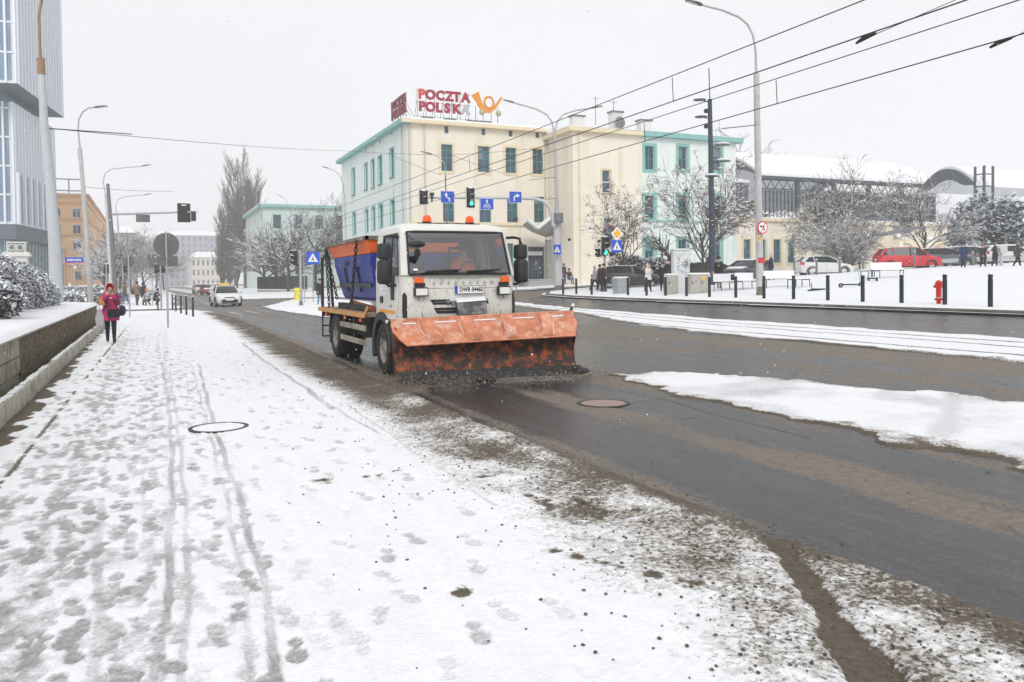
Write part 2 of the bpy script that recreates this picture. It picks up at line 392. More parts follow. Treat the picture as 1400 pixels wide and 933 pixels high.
# ---- near pavement: footprints, wheel tracks, dirt
WXS = np.arange(-1.66, 4.15, .0165); WYS = logspace(1.9, 57, .0048, .011)
SX, SY = np.meshgrid(WXS, WYS)
wet = np.zeros(SX.shape); dep = np.zeros(SX.shape)
def stamp(x, y, a, L, wd, depth, k):
    phase = random.uniform(0, 6)
    i0, i1 = np.searchsorted(WXS, [x-.3, x+.3]); j0, j1 = np.searchsorted(WYS, [y-.3, y+.3])
    if i0 >= i1 or j0 >= j1: return
    xx = SX[j0:j1, i0:i1]-x; yy = SY[j0:j1, i0:i1]-y
    u = xx*math.sin(a)+yy*math.cos(a); v = xx*math.cos(a)-yy*math.sin(a)
    e = np.minimum(((u-.05*L/.3)/(L*.33))**2+(v/(wd*.5))**2, ((u+.36*L)/(L*.2))**2+(v/(wd*.4))**2)
    s = (1-sstep(.72, 1.12, e))
    tread = .86+.14*np.sin(u*2*PI/.024+phase)*(np.abs(v) < wd*.42)
    wet[j0:j1, i0:i1] = np.maximum(wet[j0:j1, i0:i1], k*s*tread)
    rim = np.exp(-((e-1.25)/.22)**2)*.35
    dep[j0:j1, i0:i1] = np.where(s > 0.02, np.minimum(dep[j0:j1, i0:i1], -depth*s), dep[j0:j1, i0:i1])+depth*rim*(s < .02)
for trail in range(74):                    # walking lines up and down the pavement
    r = random.random(); x0 = random.gauss(-.45, .42) if r < .55 else random.uniform(-1.2, 2.1)
    dirn = random.choice((0, PI)); y = random.uniform(1.8, 3); k0 = random.uniform(.2, .68); drift = random.uniform(-.015, .015)
    y1 = random.uniform(12, 40); side = 1; L = random.uniform(.22, .28)
    while y < y1:
        if random.random() < .86:
            stamp(x0+.09*side+random.gauss(0, .03), y, dirn+random.gauss(0, .14)+side*.1, L, L*.38, random.uniform(.005, .014), (k0+random.uniform(-.15, .15))*(.72 if x0 > .6 else 1))
        y += random.uniform(.5, .72); x0 += drift+random.gauss(0, .012); side = -side
def line_track(pts, wd, k, depth):
    P = [gp(*p) for p in pts]; P.sort(key=lambda q: q[1])
    py = np.array([q[1] for q in P]); px = np.array([q[0] for q in P])
    if pts[0][1] < 900: return line_apply(px, py, wd, k, depth)
    py = np.concatenate([[1.0], py]); px = np.concatenate([[px[0]+(px[0]-px[1])/(py[2]-py[1])*(py[1]-1.0)*.5], px])
    line_apply(px, py, wd, k, depth)
def line_apply(px, py, wd, k, depth):
    cx = np.interp(SY, py, px)+.012*np.sin(SY*3.1)
    d = np.abs(SX-cx); a = (1-sstep(wd*.6, wd, d))*(SY < py[-1])*(SY > py[0])*(.7+.6*(vnoise(SX, SY, .5, 77)-.3))
    np.maximum(wet, a*k, out=wet); np.minimum(dep, -depth*a, out=dep)
line_track([(215, 933), (232, 790), (236, 650), (231, 560), (222, 500)], .030, .62, .014)
line_track([(252, 933), (258, 760), (249, 640), (240, 560), (232, 505)], .024, .50, .012)
line_track([(382, 933), (352, 770), (322, 670), (293, 590), (272, 500)], .032, .66, .016)
line_track([(346, 933), (332, 800), (310, 690), (287, 600), (262, 500)], .022, .48, .012)
line_track([(132, 933), (134, 800), (137, 690)], .034, .42, .008)
line_track([(210, 820), (194, 690), (205, 590)], .018, .35, .006)
line_track([(455, 565), (420, 535), (360, 495), (330, 470)], .05, .62, .02)
line_track([(520, 600), (455, 560), (420, 540)], .03, .45, .015)
line_track([(680, 700), (590, 640), (520, 590), (470, 555)], .02, .40, .01)
line_track([(840, 720), (640, 610), (560, 560)], .02, .4, .01)
fA = fbm(SX, SY, .35, 51); fB = fbm(SX, SY, .09, 61, 3); fC = fbm(SX, SY, 1.6, 71, 3)
wet += (.26*np.exp(-((SX+.75)/.55)**2)+.12)*(fA+.5*fC-.5)*1.6*(1-.55*sstep(14, 26, SY))+.22*np.exp(-((SX+.6)/.6)**2)*(fB-.42)*2*(SY < 14)
wet += .28*sstep(.0, 1.2, fC*2-.9)*(fB-.3)*(SX < 2)
# ring of the sidewalk manhole
mhx, mhy = gp(299, 590); rr_ = np.hypot(SX-mhx, SY-mhy)
ring = np.exp(-((rr_-.30)/.022)**2)
# splashed dirt towards the carriageway
bnd = 3.62+.05*np.sin(SY*.7)
near = 1-sstep(7, 12, SY)
d0 = sstep(1.35, 3.0, SX)*near+sstep(1.75, 3.1, SX)*(1-near)
dirt = .10+.40*d0*(.55+.9*fbm(SX, SY, .55, 81, 3))+.10*d0*(fbm(SX, SY, .12, 83, 2)-.3)
dirt += .20*sstep(11, 14, SY)*(1-sstep(23, 30, SY))*sstep(2.0, 2.9, SX)*(fB*.5+fA)+.16*sstep(16, 26, SY)*sstep(2.6, 3.3, SX)*(fA+.2)
dirt += .14*sstep(3.25, 3.6, SX)
q0, q1 = gp(1043, 718), gp(1195, 933)      # muddy rut where a wheel mounted the pavement
tt = np.clip((q0[1]-SY)/(q0[1]-q1[1]), -.2, 1.6); cx = q0[0]+(q1[0]-q0[0])*tt
rut = (1-sstep(.06, .17, np.abs(SX-cx)+.16*(fA-.5)+.08*(fB-.5)))*(SY < q0[1]+.12)
dirt = np.maximum(dirt, .80*rut); dep = dep-.03*rut
for k in range(22):                        # tufts showing through
    tx, ty = random.uniform(1.1, 3.4), random.uniform(2, 7); tr = random.uniform(.03, .09)
    dd = np.hypot(SX-tx, (SY-ty)*.8)/tr
    dirt = np.maximum(dirt, (.66-.25*dd)*(dd < 2.4)*(.4+1.2*fB))
dirt = np.maximum(dirt, .75*ring*(fA > .40))
# bare wet strip along the planter
e1 = -1.24+.10*(fA-.5)*2
strip = (1-sstep(-.06, .06, SX-(-1.42+.22*(fA-.5)*2-.10*sstep(16, 30, SY))))
dirt = np.maximum(dirt, strip*(.42+.5*fA)); dirt = np.maximum(dirt, .6*np.exp(-((SX+1.13-.012*(SY-11))/.045)**2)*(SY < 34)*sstep(.36, .5, fA))
poly = [(-1.75, 1), (-1.75, 53), (2.7, 53), (3.1, 48), (3.66, 39), (3.55, 22), (3.48, 11.5), (3.50, 8.8), (3.68, 4.5), (3.85, 1)]
d = sdist(SX, SY, poly)+.10*(fbm(SX, SY, .3, 5, 5)-.5)+.14*(fbm(SX, SY, 1.2, 15, 2)-.5)
h = -.05+.10*sstep(-.10, .10, d)-.02*np.clip(dirt-.3, 0, .5)+dep+.014*(fA-.5)+.007*(fB-.5)-.012*np.clip(wet, 0, .6)*fB
h += .05*np.exp(-((SX-3.35)/.18)**2)*fB*(SY > 3.8)
grid_obj('sidewalk', WXS, WYS, h, TRODDEN, {'wet': np.clip(wet, 0, .8), 'dirt': np.clip(dirt, 0, .9)}, keep=d > -.25)

# ---- near snow island between the two carriageways
ixs = np.arange(6.4, 11.2, .03); iys = logspace(1.2, 13.2, .005, .02); iys = np.concatenate([[-5, -2], iys])
def isl_attr(X, Y, d):
    fb = fbm(X, Y, .25, 14)
    wt = .26+.8*(fbm(X, Y, .7, 4)-.5)
    dt = .75*(1-sstep(.02, .14, d))+.34*(1-sstep(.1, .7, d))*(fb+.3)+.14+.5*(fbm(X, Y, 1.1, 44)-.5)  # dirty rim; its dark edge line also has the gutter's shadow painted in
    for (a, b_) in (((1205, 545), (1240, 520)), ((1290, 600), (1310, 535))):
        p0, p1 = gp(*a), gp(*b_); L2 = (p1[0]-p0[0])**2+(p1[1]-p0[1])**2
        t = np.clip(((X-p0[0])*(p1[0]-p0[0])+(Y-p0[1])*(p1[1]-p0[1]))/L2, 0, 1)
        dd = np.hypot(X-p0[0]-t*(p1[0]-p0[0]), Y-p0[1]-t*(p1[1]-p0[1]))
        wt = np.maximum(wt, .42*(1-sstep(.05, .30, dd+.15*(fb-.5)))); dt = np.maximum(dt, .48*(1-sstep(.05, .25, dd))*t)
    dt = np.maximum(dt, .55*sstep(9.0, 10.2, X)*fb*(d < .9))
    return {'wet': wt, 'dirt': dt}
snow_sheet('snow_island', [(6.8, -6), (6.78, 8), (6.87, 11.2), (7.3, 12.1), (8.2, 12.0), (8.9, 10.8), (9.5, 8.6), (10.0, 6.9), (10.3, 4), (10.5, -6)], ixs, iys, .035, 0, .30, .45, TRODDEN, 3, isl_attr)
# ---- tram bed under snow, rails as dark lines pressed through it
txs = np.arange(12.8, 19.6, .045); tys = np.concatenate([np.arange(-6, 6, .8), logspace(6, 47, .006, .05)])
def tram_attr(X, Y, d):
    dt = .55*(1-sstep(0, .35, d))+.10+.4*(fbm(X, Y*.3, .8, 48)-.5); sh = np.maximum(0, Y-20)*.085
    for xr in (13.95, 15.05, 15.75):
        dt = np.maximum(dt, (.88+.5*(fbm(X, Y, 1.5, 8)-.45))*np.exp(-((X-xr-sh)/.075)**2))
    return {'wet': .08+.2*(fbm(X, Y, 1.3, 6)-.5), 'dirt': dt}
def tram_extra(X, Y):
    sh = np.maximum(0, Y-20)*.085; h = 0
    for xr in (13.95, 15.05, 15.75): h = h-.03*np.exp(-((X-xr-sh)/.06)**2)
    return h
snow_sheet('tram_bed', [(13.15, -8), (13.25, 12), (13.3, 18), (14.2, 23), (15.6, 28), (17.8, 44), (19.0, 44), (17.4, 32), (16.6, 20), (16.4, -8)], txs, tys, .04, 0, .22, .6, TRODDEN, 5, tram_attr, tram_extra)
# ---- plaza with its kerb
KERB = [(21.75, -8), (21.8, 19), (22, 26.7), (22.2, 35.5), (22.7, 42), (23.7, 47), (25.5, 50.3), (28.5, 52.3), (34, 53.4), (60, 54), (130, 50)]
pxs = np.concatenate([np.arange(21.5, 34, .16), np.arange(34, 60, .5), np.arange(60, 131, 5)]); pys = np.concatenate([np.arange(-8, 8, 1.), np.arange(8, 56, .2)])
def plaza_attr(X, Y, d):
    w_ = .12+.28*(fbm(X, Y, 2.2, 31)-.5)+.25*np.exp(-((Y-50)/2.5)**2)
    line = .5*np.exp(-((X-28.6-.08*np.sin(Y))/.07)**2)*(Y < 33)*(fbm(X, Y, .8, 33) > .42)
    return {'wet': w_, 'dirt': np.maximum(.03, line)}
snow_sheet('plaza', KERB+[(130, -8)], pxs, pys, .05, .12, .03, .5, TRODDEN, 7, plaza_attr, rough=.05)
def kerb(name, pts, h=.13, wd=.22, m=None):
    mb = MB(); rings = []
    P = [Vector((p[0], p[1], 0)) for p in pts]; Q = []
    for i in range(len(P)-1):
        n = max(1, int((P[i+1]-P[i]).length/1.0))
        for k in range(n): Q.append(P[i].lerp(P[i+1], k/n))
    Q.append(P[-1])
    for i, p in enumerate(Q):
        t = (Q[min(i+1, len(Q)-1)]-Q[max(i-1, 0)]).normalized(); nrm = Vector((t.y, -t.x, 0)); z = float(zt(p.x, p.y))
        a = p-nrm*wd*.75; b = p+nrm*wd*.25
        rings.append([(a.x, a.y, z-.1), (a.x, a.y, z+h-.03), (a.x+nrm.x*.03, a.y+nrm.y*.03, z+h), (b.x, b.y, z+h), (b.x, b.y, z-.1)])
    mb.loft(rings); return tag(obj(name, mb, m or KERBM, smooth=40), kind='structure')
KERBM = mat('kerb_stone', (.12, .115, .10), .85, var=.35, scale=2.5, bump=.5, bscale=20, dirt=(.6, .6, .6), damt=.12, dscale=1.5)
kerb('kerb', [(p[0]-.02, p[1]) for p in KERB[:9]], .15)
# ---- pavement round the post office
bxs = np.arange(16, 100, .6); bys = np.arange(55, 96, .4)
snow_sheet('building_pavement', [(17, 100), (17, 63), (19, 59.5), (36, 57.6), (60, 57.6), (110, 56), (110, 100)], bxs, bys, .05, .12, .05, 1.0, FARSNOW, 9, rough=.03)
kerb('kerb', [(16.95, 99), (16.95, 63), (18.95, 59.45), (36, 57.55), (60, 57.55)][::-1], .13)
# ---- snowy verges and islands of the far junction, outlined where they meet the road
def far_patch(name, pts, base=.02, seed=1, pix=True, m=None):
    P = [gp(*p) for p in pts] if pix else pts
    x0, x1 = min(p[0] for p in P)-.5, max(p[0] for p in P)+.5; y0, y1 = min(p[1] for p in P)-.5, max(p[1] for p in P)+.5
    n = 70
    return snow_sheet(name, P, np.linspace(x0, x1, n), np.linspace(y0, y1, n), .06, base, .15, .8, m or FARSNOW, seed, rough=.02)
far_patch('snow_island', [(368, 420), (385, 424.5), (410, 428), (450, 433), (500, 436), (500, 414), (440, 409.5), (400, 411.5)], .08, 21)
far_patch('snow_island', [(300, 405), (345, 404), (420, 402.5), (520, 402.5), (520, 406), (420, 406.5), (360, 408.5), (315, 409)], .06, 22)
far_patch('snow_island', [(232, 395), (262, 397), (300, 399.5), (350, 402), (322, 403), (285, 403.5), (255, 400), (238, 397)], .06, 23)
far_patch('snow_verge', [(9.5, 82), (24, 84), (24, 400), (14, 400), (11, 120)], .08, 24, False)
far_patch('snow_verge', [(-1.6, 36.3), (-40, 36.3), (-40, 52.5), (2.6, 52.5), (2.9, 49), (-1.6, 49)], .03, 25, False)
far_patch('snow_verge', [(-40, 59), (1.4, 59), (1.6, 64), (-40, 65)], .05, 26, False)
far_patch('snow_verge', [(-40, 68), (0.8, 67), (1.2, 75), (2.6, 120), (3, 400), (-40, 400)], .06, 27, False)
tag(grid_obj('side_road', np.array([-60, -30, -10, -1.8]), np.array([36, 50, 58, 70, 100.]), np.full((5, 4), -.03), ASPHALT), kind='structure')
# painted crossing bars on the far road
CROSSP = mat('worn_road_paint', (.55, .55, .54), .7, var=.25, scale=8)
for k, (a, b_) in enumerate((((312, 427), (330, 430)), ((333, 425.5), (352, 428)), ((352, 424), (372, 427)))):
    p, q = gp(*a), gp(*b_)
    o = obj('crossing_stripe', MB().quad((p[0], p[1]-1.3, .012), (q[0], q[1]-1.3, .012), (q[0], q[1]+.6, .012), (p[0], p[1]+.6, .012)), CROSSP, fix=False); o['kind'] = 'structure'
# ------------------------------------------------------------------ buildings
CREAM = mat('cream_render', (.81, .75, .64), .85, var=.04, scale=.7, bump=.1, bscale=8, dirt=(.72, .635, .51), damt=.30, dscale=.9, dstretch=.12)
CREAMTRIM = mat('cream_trim', (.76, .66, .46), .8, var=.06, scale=1.5)
MINT = mat('mint_render', (.72, .785, .755), .85, var=.04, scale=.7, bump=.1, bscale=8, dirt=(.56, .66, .63), damt=.28, dscale=.9, dstretch=.12)
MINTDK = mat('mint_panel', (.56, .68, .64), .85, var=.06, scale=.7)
TEAL = mat('teal_trim', (.24, .47, .44), .6, var=.08, scale=2)
TEALDK = mat('teal_frame', (.06, .28, .29), .5, var=.1)
ROOFSNOW = FARSNOW
STONEG = mat('grey_stone', (.30, .30, .29), .8, var=.15, scale=1.5, bump=.2)
PANE = mat('pane_glass', (.045, .075, .11), .12, var=.5, scale=.5, spec=.7)
BLIND = mat('window_blind', (.22, .23, .25), .8, var=.15, scale=2)
def onY(x, y, Y0):
    d = ray(x, y); k = Y0/d[1]; return float(d[0]*k), CH+float(d[2]*k)
def onX(x, y, X0):
    d = ray(x, y); k = X0/d[0]; return float(d[1]*k), CH+float(d[2]*k)
class Fac:
    """a wall from P0 to P1 with outward normal n, in metres along (a) and up (b, world height)"""
    def __init__(s, P0, P1, n, z0, z1):
        s.P0 = Vector((P0[0], P0[1], 0)); s.u = Vector((P1[0]-P0[0], P1[1]-P0[1], 0)); s.L = s.u.length; s.u.normalize(); s.n = Vector((n[0], n[1], 0)).normalized(); s.z0, s.z1 = z0, z1; s.holes = []
    def p(s, a, b, out=0.0):
        q = s.P0+s.u*a+s.n*out; return (q.x, q.y, b)
    def slab(s, mb, a0, a1, b0, b1, o0, o1):
        return mb.loft([[s.p(a0, b0, o), s.p(a1, b0, o), s.p(a1, b1, o), s.p(a0, b1, o)] for o in (o0, o1)])
    def wall(s, name, m, parent, depth=.2, a0=0.0, a1=None):
        a1 = s.L if a1 is None else a1
        H = [h for h in s.holes if h[0] >= a0-1e-6 and h[1] <= a1+1e-6]
        A = sorted({a0, a1, *[h[0] for h in H], *[h[1] for h in H]}); B = sorted({s.z0, s.z1, *[h[2] for h in H], *[h[3] for h in H]})
        mb = MB()
        for i in range(len(A)-1):
            for j in range(len(B)-1):
                ca, cb = (A[i]+A[i+1])/2, (B[j]+B[j+1])/2
                if any(h[0] < ca < h[1] and h[2] < cb < h[3] for h in H): continue
                mb.quad(s.p(A[i], B[j]), s.p(A[i+1], B[j]), s.p(A[i+1], B[j+1]), s.p(A[i], B[j+1]))
        for h in H:
            c = [(h[0], h[2]), (h[1], h[2]), (h[1], h[3]), (h[0], h[3])]
            for k in range(4):
                q, r = c[k], c[(k+1) % 4]
                mb.quad(s.p(*q), s.p(*r), s.p(*r, -depth), s.p(*q, -depth))
        bmo = obj(name, mb, m, parent, fix=False)
        bm = bmesh.new(); bm.from_mesh(bmo.data); bmesh.ops.remove_doubles(bm, verts=bm.verts, dist=.001); bmesh.ops.recalc_face_normals(bm, faces=bm.faces); bm.to_mesh(bmo.data); bm.free()
        return bmo
    def window(s, a0, a1, b0, b1, parent, frame, pane=None, nv=1, nh=(.5,), depth=.2, fw=.07, trim=None, tw=.18, sill=None, name='window'):
        s.holes.append((a0, a1, b0, b1)); i0, i1 = -depth, -depth+.07
        mb = MB()
        for q in ((a0, a0+fw, b0, b1), (a1-fw, a1, b0, b1)): s.slab(mb, *q, i0, i1)
        for q in ((a0+fw, a1-fw, b0, b0+fw), (a0+fw, a1-fw, b1-fw, b1)): s.slab(mb, *q, i0, i1)
        for k in range(nv):
            c = a0+(a1-a0)*(k+1)/(nv+1); s.slab(mb, c-fw*.4, c+fw*.4, b0+fw, b1-fw, i0+.005, i1-.01)
        for t in nh:
            c = b0+(b1-b0)*t; s.slab(mb, a0+fw, a1-fw, c-fw*.5, c+fw*.5, i0+.002, i1-.004)
        w_ = obj(name, mb, frame, parent)
        obj('pane', MB().quad(s.p(a0, b0, i0+.02), s.p(a1, b0, i0+.02), s.p(a1, b1, i0+.02), s.p(a0, b1, i0+.02)), pane or PANE, w_, fix=False)
        if name == 'window' and random.random() < .45:
            bh = (b1-b0)*random.choice((.25, .4, .5, .7)); mid_ = a0+(a1-a0)*random.choice((.5, 1.0))
            obj('blind', MB().quad(s.p(a0+fw, b1-bh, i0+.026), s.p(mid_-fw*.5, b1-bh, i0+.026), s.p(mid_-fw*.5, b1-fw, i0+.026), s.p(a0+fw, b1-fw, i0+.026)), BLIND, w_, fix=False)
        if trim:
            t = MB()
            s.slab(t, a0-tw, a0-.002, b0-tw, b1+tw, -.01, .05); s.slab(t, a1+.002, a1+tw, b0-tw, b1+tw, -.01, .05)
            s.slab(t, a0-.002, a1+.002, b1+.002, b1+tw, -.01, .047); s.slab(t, a0-.002, a1+.002, b0-tw, b0-.002, -.01, .06)
            obj('window_surround', t, trim, w_)
        if sill:
            obj('sill', s.slab(MB(), a0-.08, a1+.08, b0-.10, b0-.002, -.05, .12), sill, w_)
        return w_

# ---- post office: main block
BZ = 0.2
po = thing('post_office', 'cream post office block with mint side wall, red roof lettering and folded entrance canopy', 'building', (20, 66, 0))
po.location = (0, 0, 0)
fr_ = Fac((20, 66), (33.4, 66), (0, -1), BZ, 15.0); sd_ = Fac((20, 66), (20, 91), (-1, 0), BZ, 15.0)
for (x0, x1, y0, y1) in ((602.9, 618.9, 197.3, 234.6), (653, 669.6, 199.8, 236), (690.9, 706, 201.8, 237.3), (727.9, 742.3, 203.7, 238.5)):
    X0, Z1 = onY(x0, y0, 66); X1, Z0 = onY(x1, y1, 66)
    fr_.window(X0-20, X1-20, Z0, Z1, po, TEALDK, nv=1, nh=(.5, .78), trim=CREAMTRIM, tw=.22)
    Z1b = onY(x0, 269, 66)[1]; Z0b = onY(x1, 304.5, 66)[1]
    fr_.window(X0-20+.1, X1-20+.1, Z0b, Z1b, po, TEALDK, nv=1, nh=(.5, .75))
    zz_ = onY((x0+x1)/2, y0-20, 66)[1]; c = (X0+X1)/2-20
    fr_.window(c-.19, c+.19, zz_-.35, zz_+.30, po, STONEG, nv=0, nh=(), fw=.04, name='attic_vent', depth=.12)
for (x0, x1, y0, y1) in ((693.5, 702.5, 333, 369), (610, 626, 335, 370), (650, 668, 335, 370)):
    X0, Z1 = onY(x0, y0, 66); X1, Z0 = onY(x1, y1, 66); fr_.window(X0-20, X1-20, Z0, Z1, po, TEALDK, nv=1, nh=(.45,))
X0, Z1 = onY(722, 337.5, 66); X1, Z0 = onY(745, 379, 66); Z0 = 1.62
dw = fr_.window(X0-20, X1-20, Z0, Z1, po, GREYPAINT, nv=2, nh=(.74,), name='entrance_door', depth=.35)
obj('door_sign', fr_.slab(MB(), X0-19.9, X1-20.1, Z0+(Z1-Z0)*.74, Z0+(Z1-Z0)*.86, -.26, -.20), SIGNWHITE, dw)
for (du, dz, ww, hh, mm) in ((.75, .55, .10, .14, RED), (.62, .35, .12, .12, SIGNWHITE), (.75, .33, .10, .2, SIGNWHITE), (.8, .2, .08, .12, SIGNWHITE)):
    a = X0-20+(X1-X0)*du; b_ = Z0+(Z1-Z0)*dz; obj('door_notice', fr_.slab(MB(), a, a+ww, b_, b_+hh, -.27, -.262), mm, dw)
for (ya, yb, pair) in ((0, 0, 0),):
    for (x0, x1, y0, y1, r0, r1) in ((481.4, 486.0, 231.5, 265.3, 292, 320), (498.3, 503, 224.8, 258.3, 287.5, 316), (507.6, 512.5, 219.6, 255.5, 284, 314), (517, 522.9, 215, 250.6, 280.6, 310.5), (533.1, 539.2, 204.6, 240.9, 275, 307)):
        Y1, Za = onX(x0, y0, 20); Y0, Zb = onX(x1, y1, 20)
        sd_.window(Y0-66, Y1-66, Zb, Za, po, TEALDK, nv=0, nh=(.5,), trim=TEAL, tw=.10, sill=STONEG, pane=mat('pane_teal', (.05, .20, .22), .15, var=.3))
        Za2 = onX(x0, r0, 20)[1]; Zb2 = onX(x1, r1, 20)[1]
        sd_.window(Y0-66, Y1-66, Zb2, Za2, po, TEALDK, nv=0, nh=(.5,), trim=TEAL, tw=.10, pane=MATS['pane_teal'])
        c = (Y0+Y1)/2-66; zz_ = Za+1.2; sd_.window(c-.2, c+.2, zz_, zz_+.6, po, STONEG, nv=0, nh=(), fw=.04, name='attic_vent', depth=.12)
fr_.wall('wall', CREAM, po); sd_.wall('wall', MINT, po)
YP0 = onX(523.5, 215, 20)[0]-66-.35; YP1 = onX(497, 225, 20)[0]-66+.5
bk = MB(); bk.quad((20, 91, BZ), (33.4, 91, BZ), (33.4, 91, 15), (20, 91, 15)); bk.quad((33.4, 66, 14), (33.4, 91, 14), (33.4, 91, 15), (33.4, 66, 15)); bk.quad((20.3, 66.5, 0.3), (33.4, 66.5, .3), (33.4, 66.5, 15), (20.3, 66.5, 15)); bk.quad((20.5, 66.3, .3), (20.5, 91, .3), (20.5, 91, 15), (20.5, 66.3, 15))
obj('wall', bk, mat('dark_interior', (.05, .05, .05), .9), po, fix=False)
obj('string_course', fr_.slab(MB(), 0, 13.4, onY(650, 308, 66)[1], onY(650, 305, 66)[1]+.05, -.01, .14), CREAMTRIM, po)
obj('cornice', fr_.slab(MB(), -.55, 13.4, 15.0, 15.32, -.4, .55), CREAMTRIM, po, bevel=.03)
obj('cornice', sd_.slab(MB(), -.54, 25.5, 14.98, 15.36, -.4, .56), TEAL, po, bevel=.03)
obj('roof', MB().loft([[(19.5, 65.5, 15.33), (33.9, 65.5, 15.33), (33.9, 91.5, 15.37), (19.5, 91.5, 15.37)], [(19.7, 65.7, 15.5), (33.8, 65.7, 15.5), (33.8, 91.3, 15.55), (19.7, 91.3, 15.55)]]), ROOFSNOW, po)
obj('plinth', fr_.slab(MB(), 0, 13.4, BZ, 1.55, .0, .12), STONEG, po)
obj('drain_pipe', MB().tube([(20.25, 65.9, 1), (20.25, 65.9, 15.0)], .07, 6).tube([(21.6, 65.9, 1), (21.6, 65.9, 15.0)], .05, 6).tube([(33.1, 65.9, 1), (33.1, 65.9, 15)], .07, 6).tube([(19.9, 67, 1), (19.9, 67, 15)], .06, 6), LTGREY, po, split=True)
def W2(x, y, Y0): X, z = onY(x, y, Y0); return (X, Y0, z)
# entrance canopy, pillar, steps
cl = MB()
for pts in (((715.2, 309.5, 64.5), (723, 303.2, 62.2), (736.6, 314.4, 62.0), (747, 325, 65.2), (728, 318, 65.2)), ((736.6, 314.4, 62.0), (752.5, 301.4, 62.2), (774.5, 308.4, 64.5), (765, 319, 65.2), (747, 325, 65.2))):
    P = [W2(*p) for p in pts]; cl.loft([P, [(q[0], q[1], q[2]+.16) for q in P]])
cn = obj('entrance_canopy', cl, STONEG, po, split=True)
sc_ = MB()
for a, b_ in (((723, 302.6, 62.15), (736.6, 313.6, 61.95)), ((736.6, 313.6, 61.95), (752.5, 300.8, 62.15))):
    A, B = Vector(W2(*a)), Vector(W2(*b_)); sc_.loft([[A, A+Vector((0, 0, .22)), A+Vector((0, .5, .25)), A+Vector((0, .5, .02))], [B, B+Vector((0, 0, .22)), B+Vector((0, .5, .25)), B+Vector((0, .5, .02))]])
obj('canopy_snow', sc_, SNOW, po, split=True)
cx_ = onY(750, 340, 64.5)[0]
obj('canopy_pillar', MB().loft([[(cx_-.22, 64.3, 1.6), (cx_+.22, 64.3, 1.6), (cx_+.22, 64.8, 1.6), (cx_-.22, 64.8, 1.6)], [(cx_-.2, 64.3, 5.2), (cx_+.2, 64.3, 5.2), (cx_+.2, 64.8, 5.2), (cx_-.2, 64.8, 5.2)]]), STONEG, po)
XL, XR = onY(714, 390, 64)[0], onY(764, 390, 64)[0]
for k in range(4):
    st = obj('step', MB().bb((XL-.0+.25*k, 63.2+.34*k, .6), (XR, 66, .98+.165*(k+1))), STONEG, po)
    obj('step_snow', MB().bb((XL+.3+.25*k, 63.22+.34*k, .98+.165*(k+1)), (XR-.1, 63.22+.34*k+(.30 if k < 3 else 1.2), .98+.165*(k+1)+.03)), SNOW, st)
obj('step_wall', MB().bb((onY(690, 390, 64.6)[0], 64.6, .6), (XL-.02, 66, 2.0)), STONEG, po)
obj('handrail', MB().tube([(XL-1.9, 62.9, .95), (XL-1.9, 62.9, 1.95), (XL-.2, 62.9, 1.97), (XL-.2, 62.9, .95)], .03, 6), STEEL, po)
# ---- roof signs
SGRED = mat('letter_red', (.34, .02, .05), .5, var=.1); SGBRIGHT = mat('letter_bright_red', (.62, .05, .05), .5, var=.1); SGDARK = mat('letter_dim_red', (.20, .03, .05), .5, var=.1); SGORG = mat('horn_orange', (.72, .28, .02), .45, var=.08); SGPALE = mat('letter_pale', (.45, .43, .44), .5, var=.1)
def letter_sign(name, label, org, u, words, mats, H, rowgap, base, parent_rot, sx=1.0):
    s_ = thing(name, label, 'sign', org, 0)
    for r, word in enumerate(words):
        for i, ch in enumerate(word):
            a = WID[r][i]*sx; z = base+(len(words)-1-r)*rowgap+H/2
            o = put_text(ch, H*1.38, mats(r, i), s_, (u[0]*a, u[1]*a, z), (PI/2, 0, parent_rot), name='letter', extrude=.06, offset=.06)
    return s_
ps = [W2(573, 123.5, 66.6), W2(640, 128, 66.6)]
PX = lambda x, y: onY(x, y, 66.6)
xs_ = [576.5, 588.5, 602, 614.5, 624.5, 636.5]
x20 = PX(571, 150)[0]
WID = [[PX(x, 140)[0]-x20 for x in xs_], [PX(x, 150)[0]-x20 for x in (577, 588.5, 600, 611.5, 624, 636.5)]]
top = PX(606, 125.5)[1]; mid = PX(606, 142)[1]; bot = PX(606, 154.5)[1]
Hl = (mid-bot)*1.02
rs = letter_sign('roof_lettering', 'tall red letters in two rows on the cream front edge of the roof', (x20, 66.6, 15.5), (1, 0), ('POCZTA', 'POLSKA'), lambda r, i: SGPALE if (r, i) == (1, 5) else (SGBRIGHT if (r, i) == (0, 0) else SGRED), Hl, top-mid, bot-15.5-.02, 0)
frm = MB()
for a in np.linspace(0, WID[0][-1]+.3, 7): frm.tube([(a, .1, 0), (a, .1, top-15.4)], .025, 4); frm.tube([(a, .1, (top-15.5)*.7), (a, 1.2, 0)], .02, 4)
for z in (.35, mid-15.5, top-15.6): frm.tube([(-.2, .1, z), (WID[0][-1]+.5, .1, z)], .02, 4)
f_ = obj('sign_frame', frm, GREYPAINT, rs); f_['kind'] = 'stuff'
for a in (.8, 2.9, 5.0): obj('ballast_block', MB().box((a, -.1, .13), (1.0, .5, .26)), GREYPAINT, rs)
Ys = [onX(x, 150, 20.3)[0] for x in (553.5, 550, 546.3, 543, 540, 536.5)]
y20 = Ys[0]; WID = [[-(y-y20) for y in Ys]]*2; WID = [[(y-y20) for y in Ys][::1]]*2
t2, b2 = onX(545, 132.5, 20.3)[1], onX(545, 160, 20.3)[1]
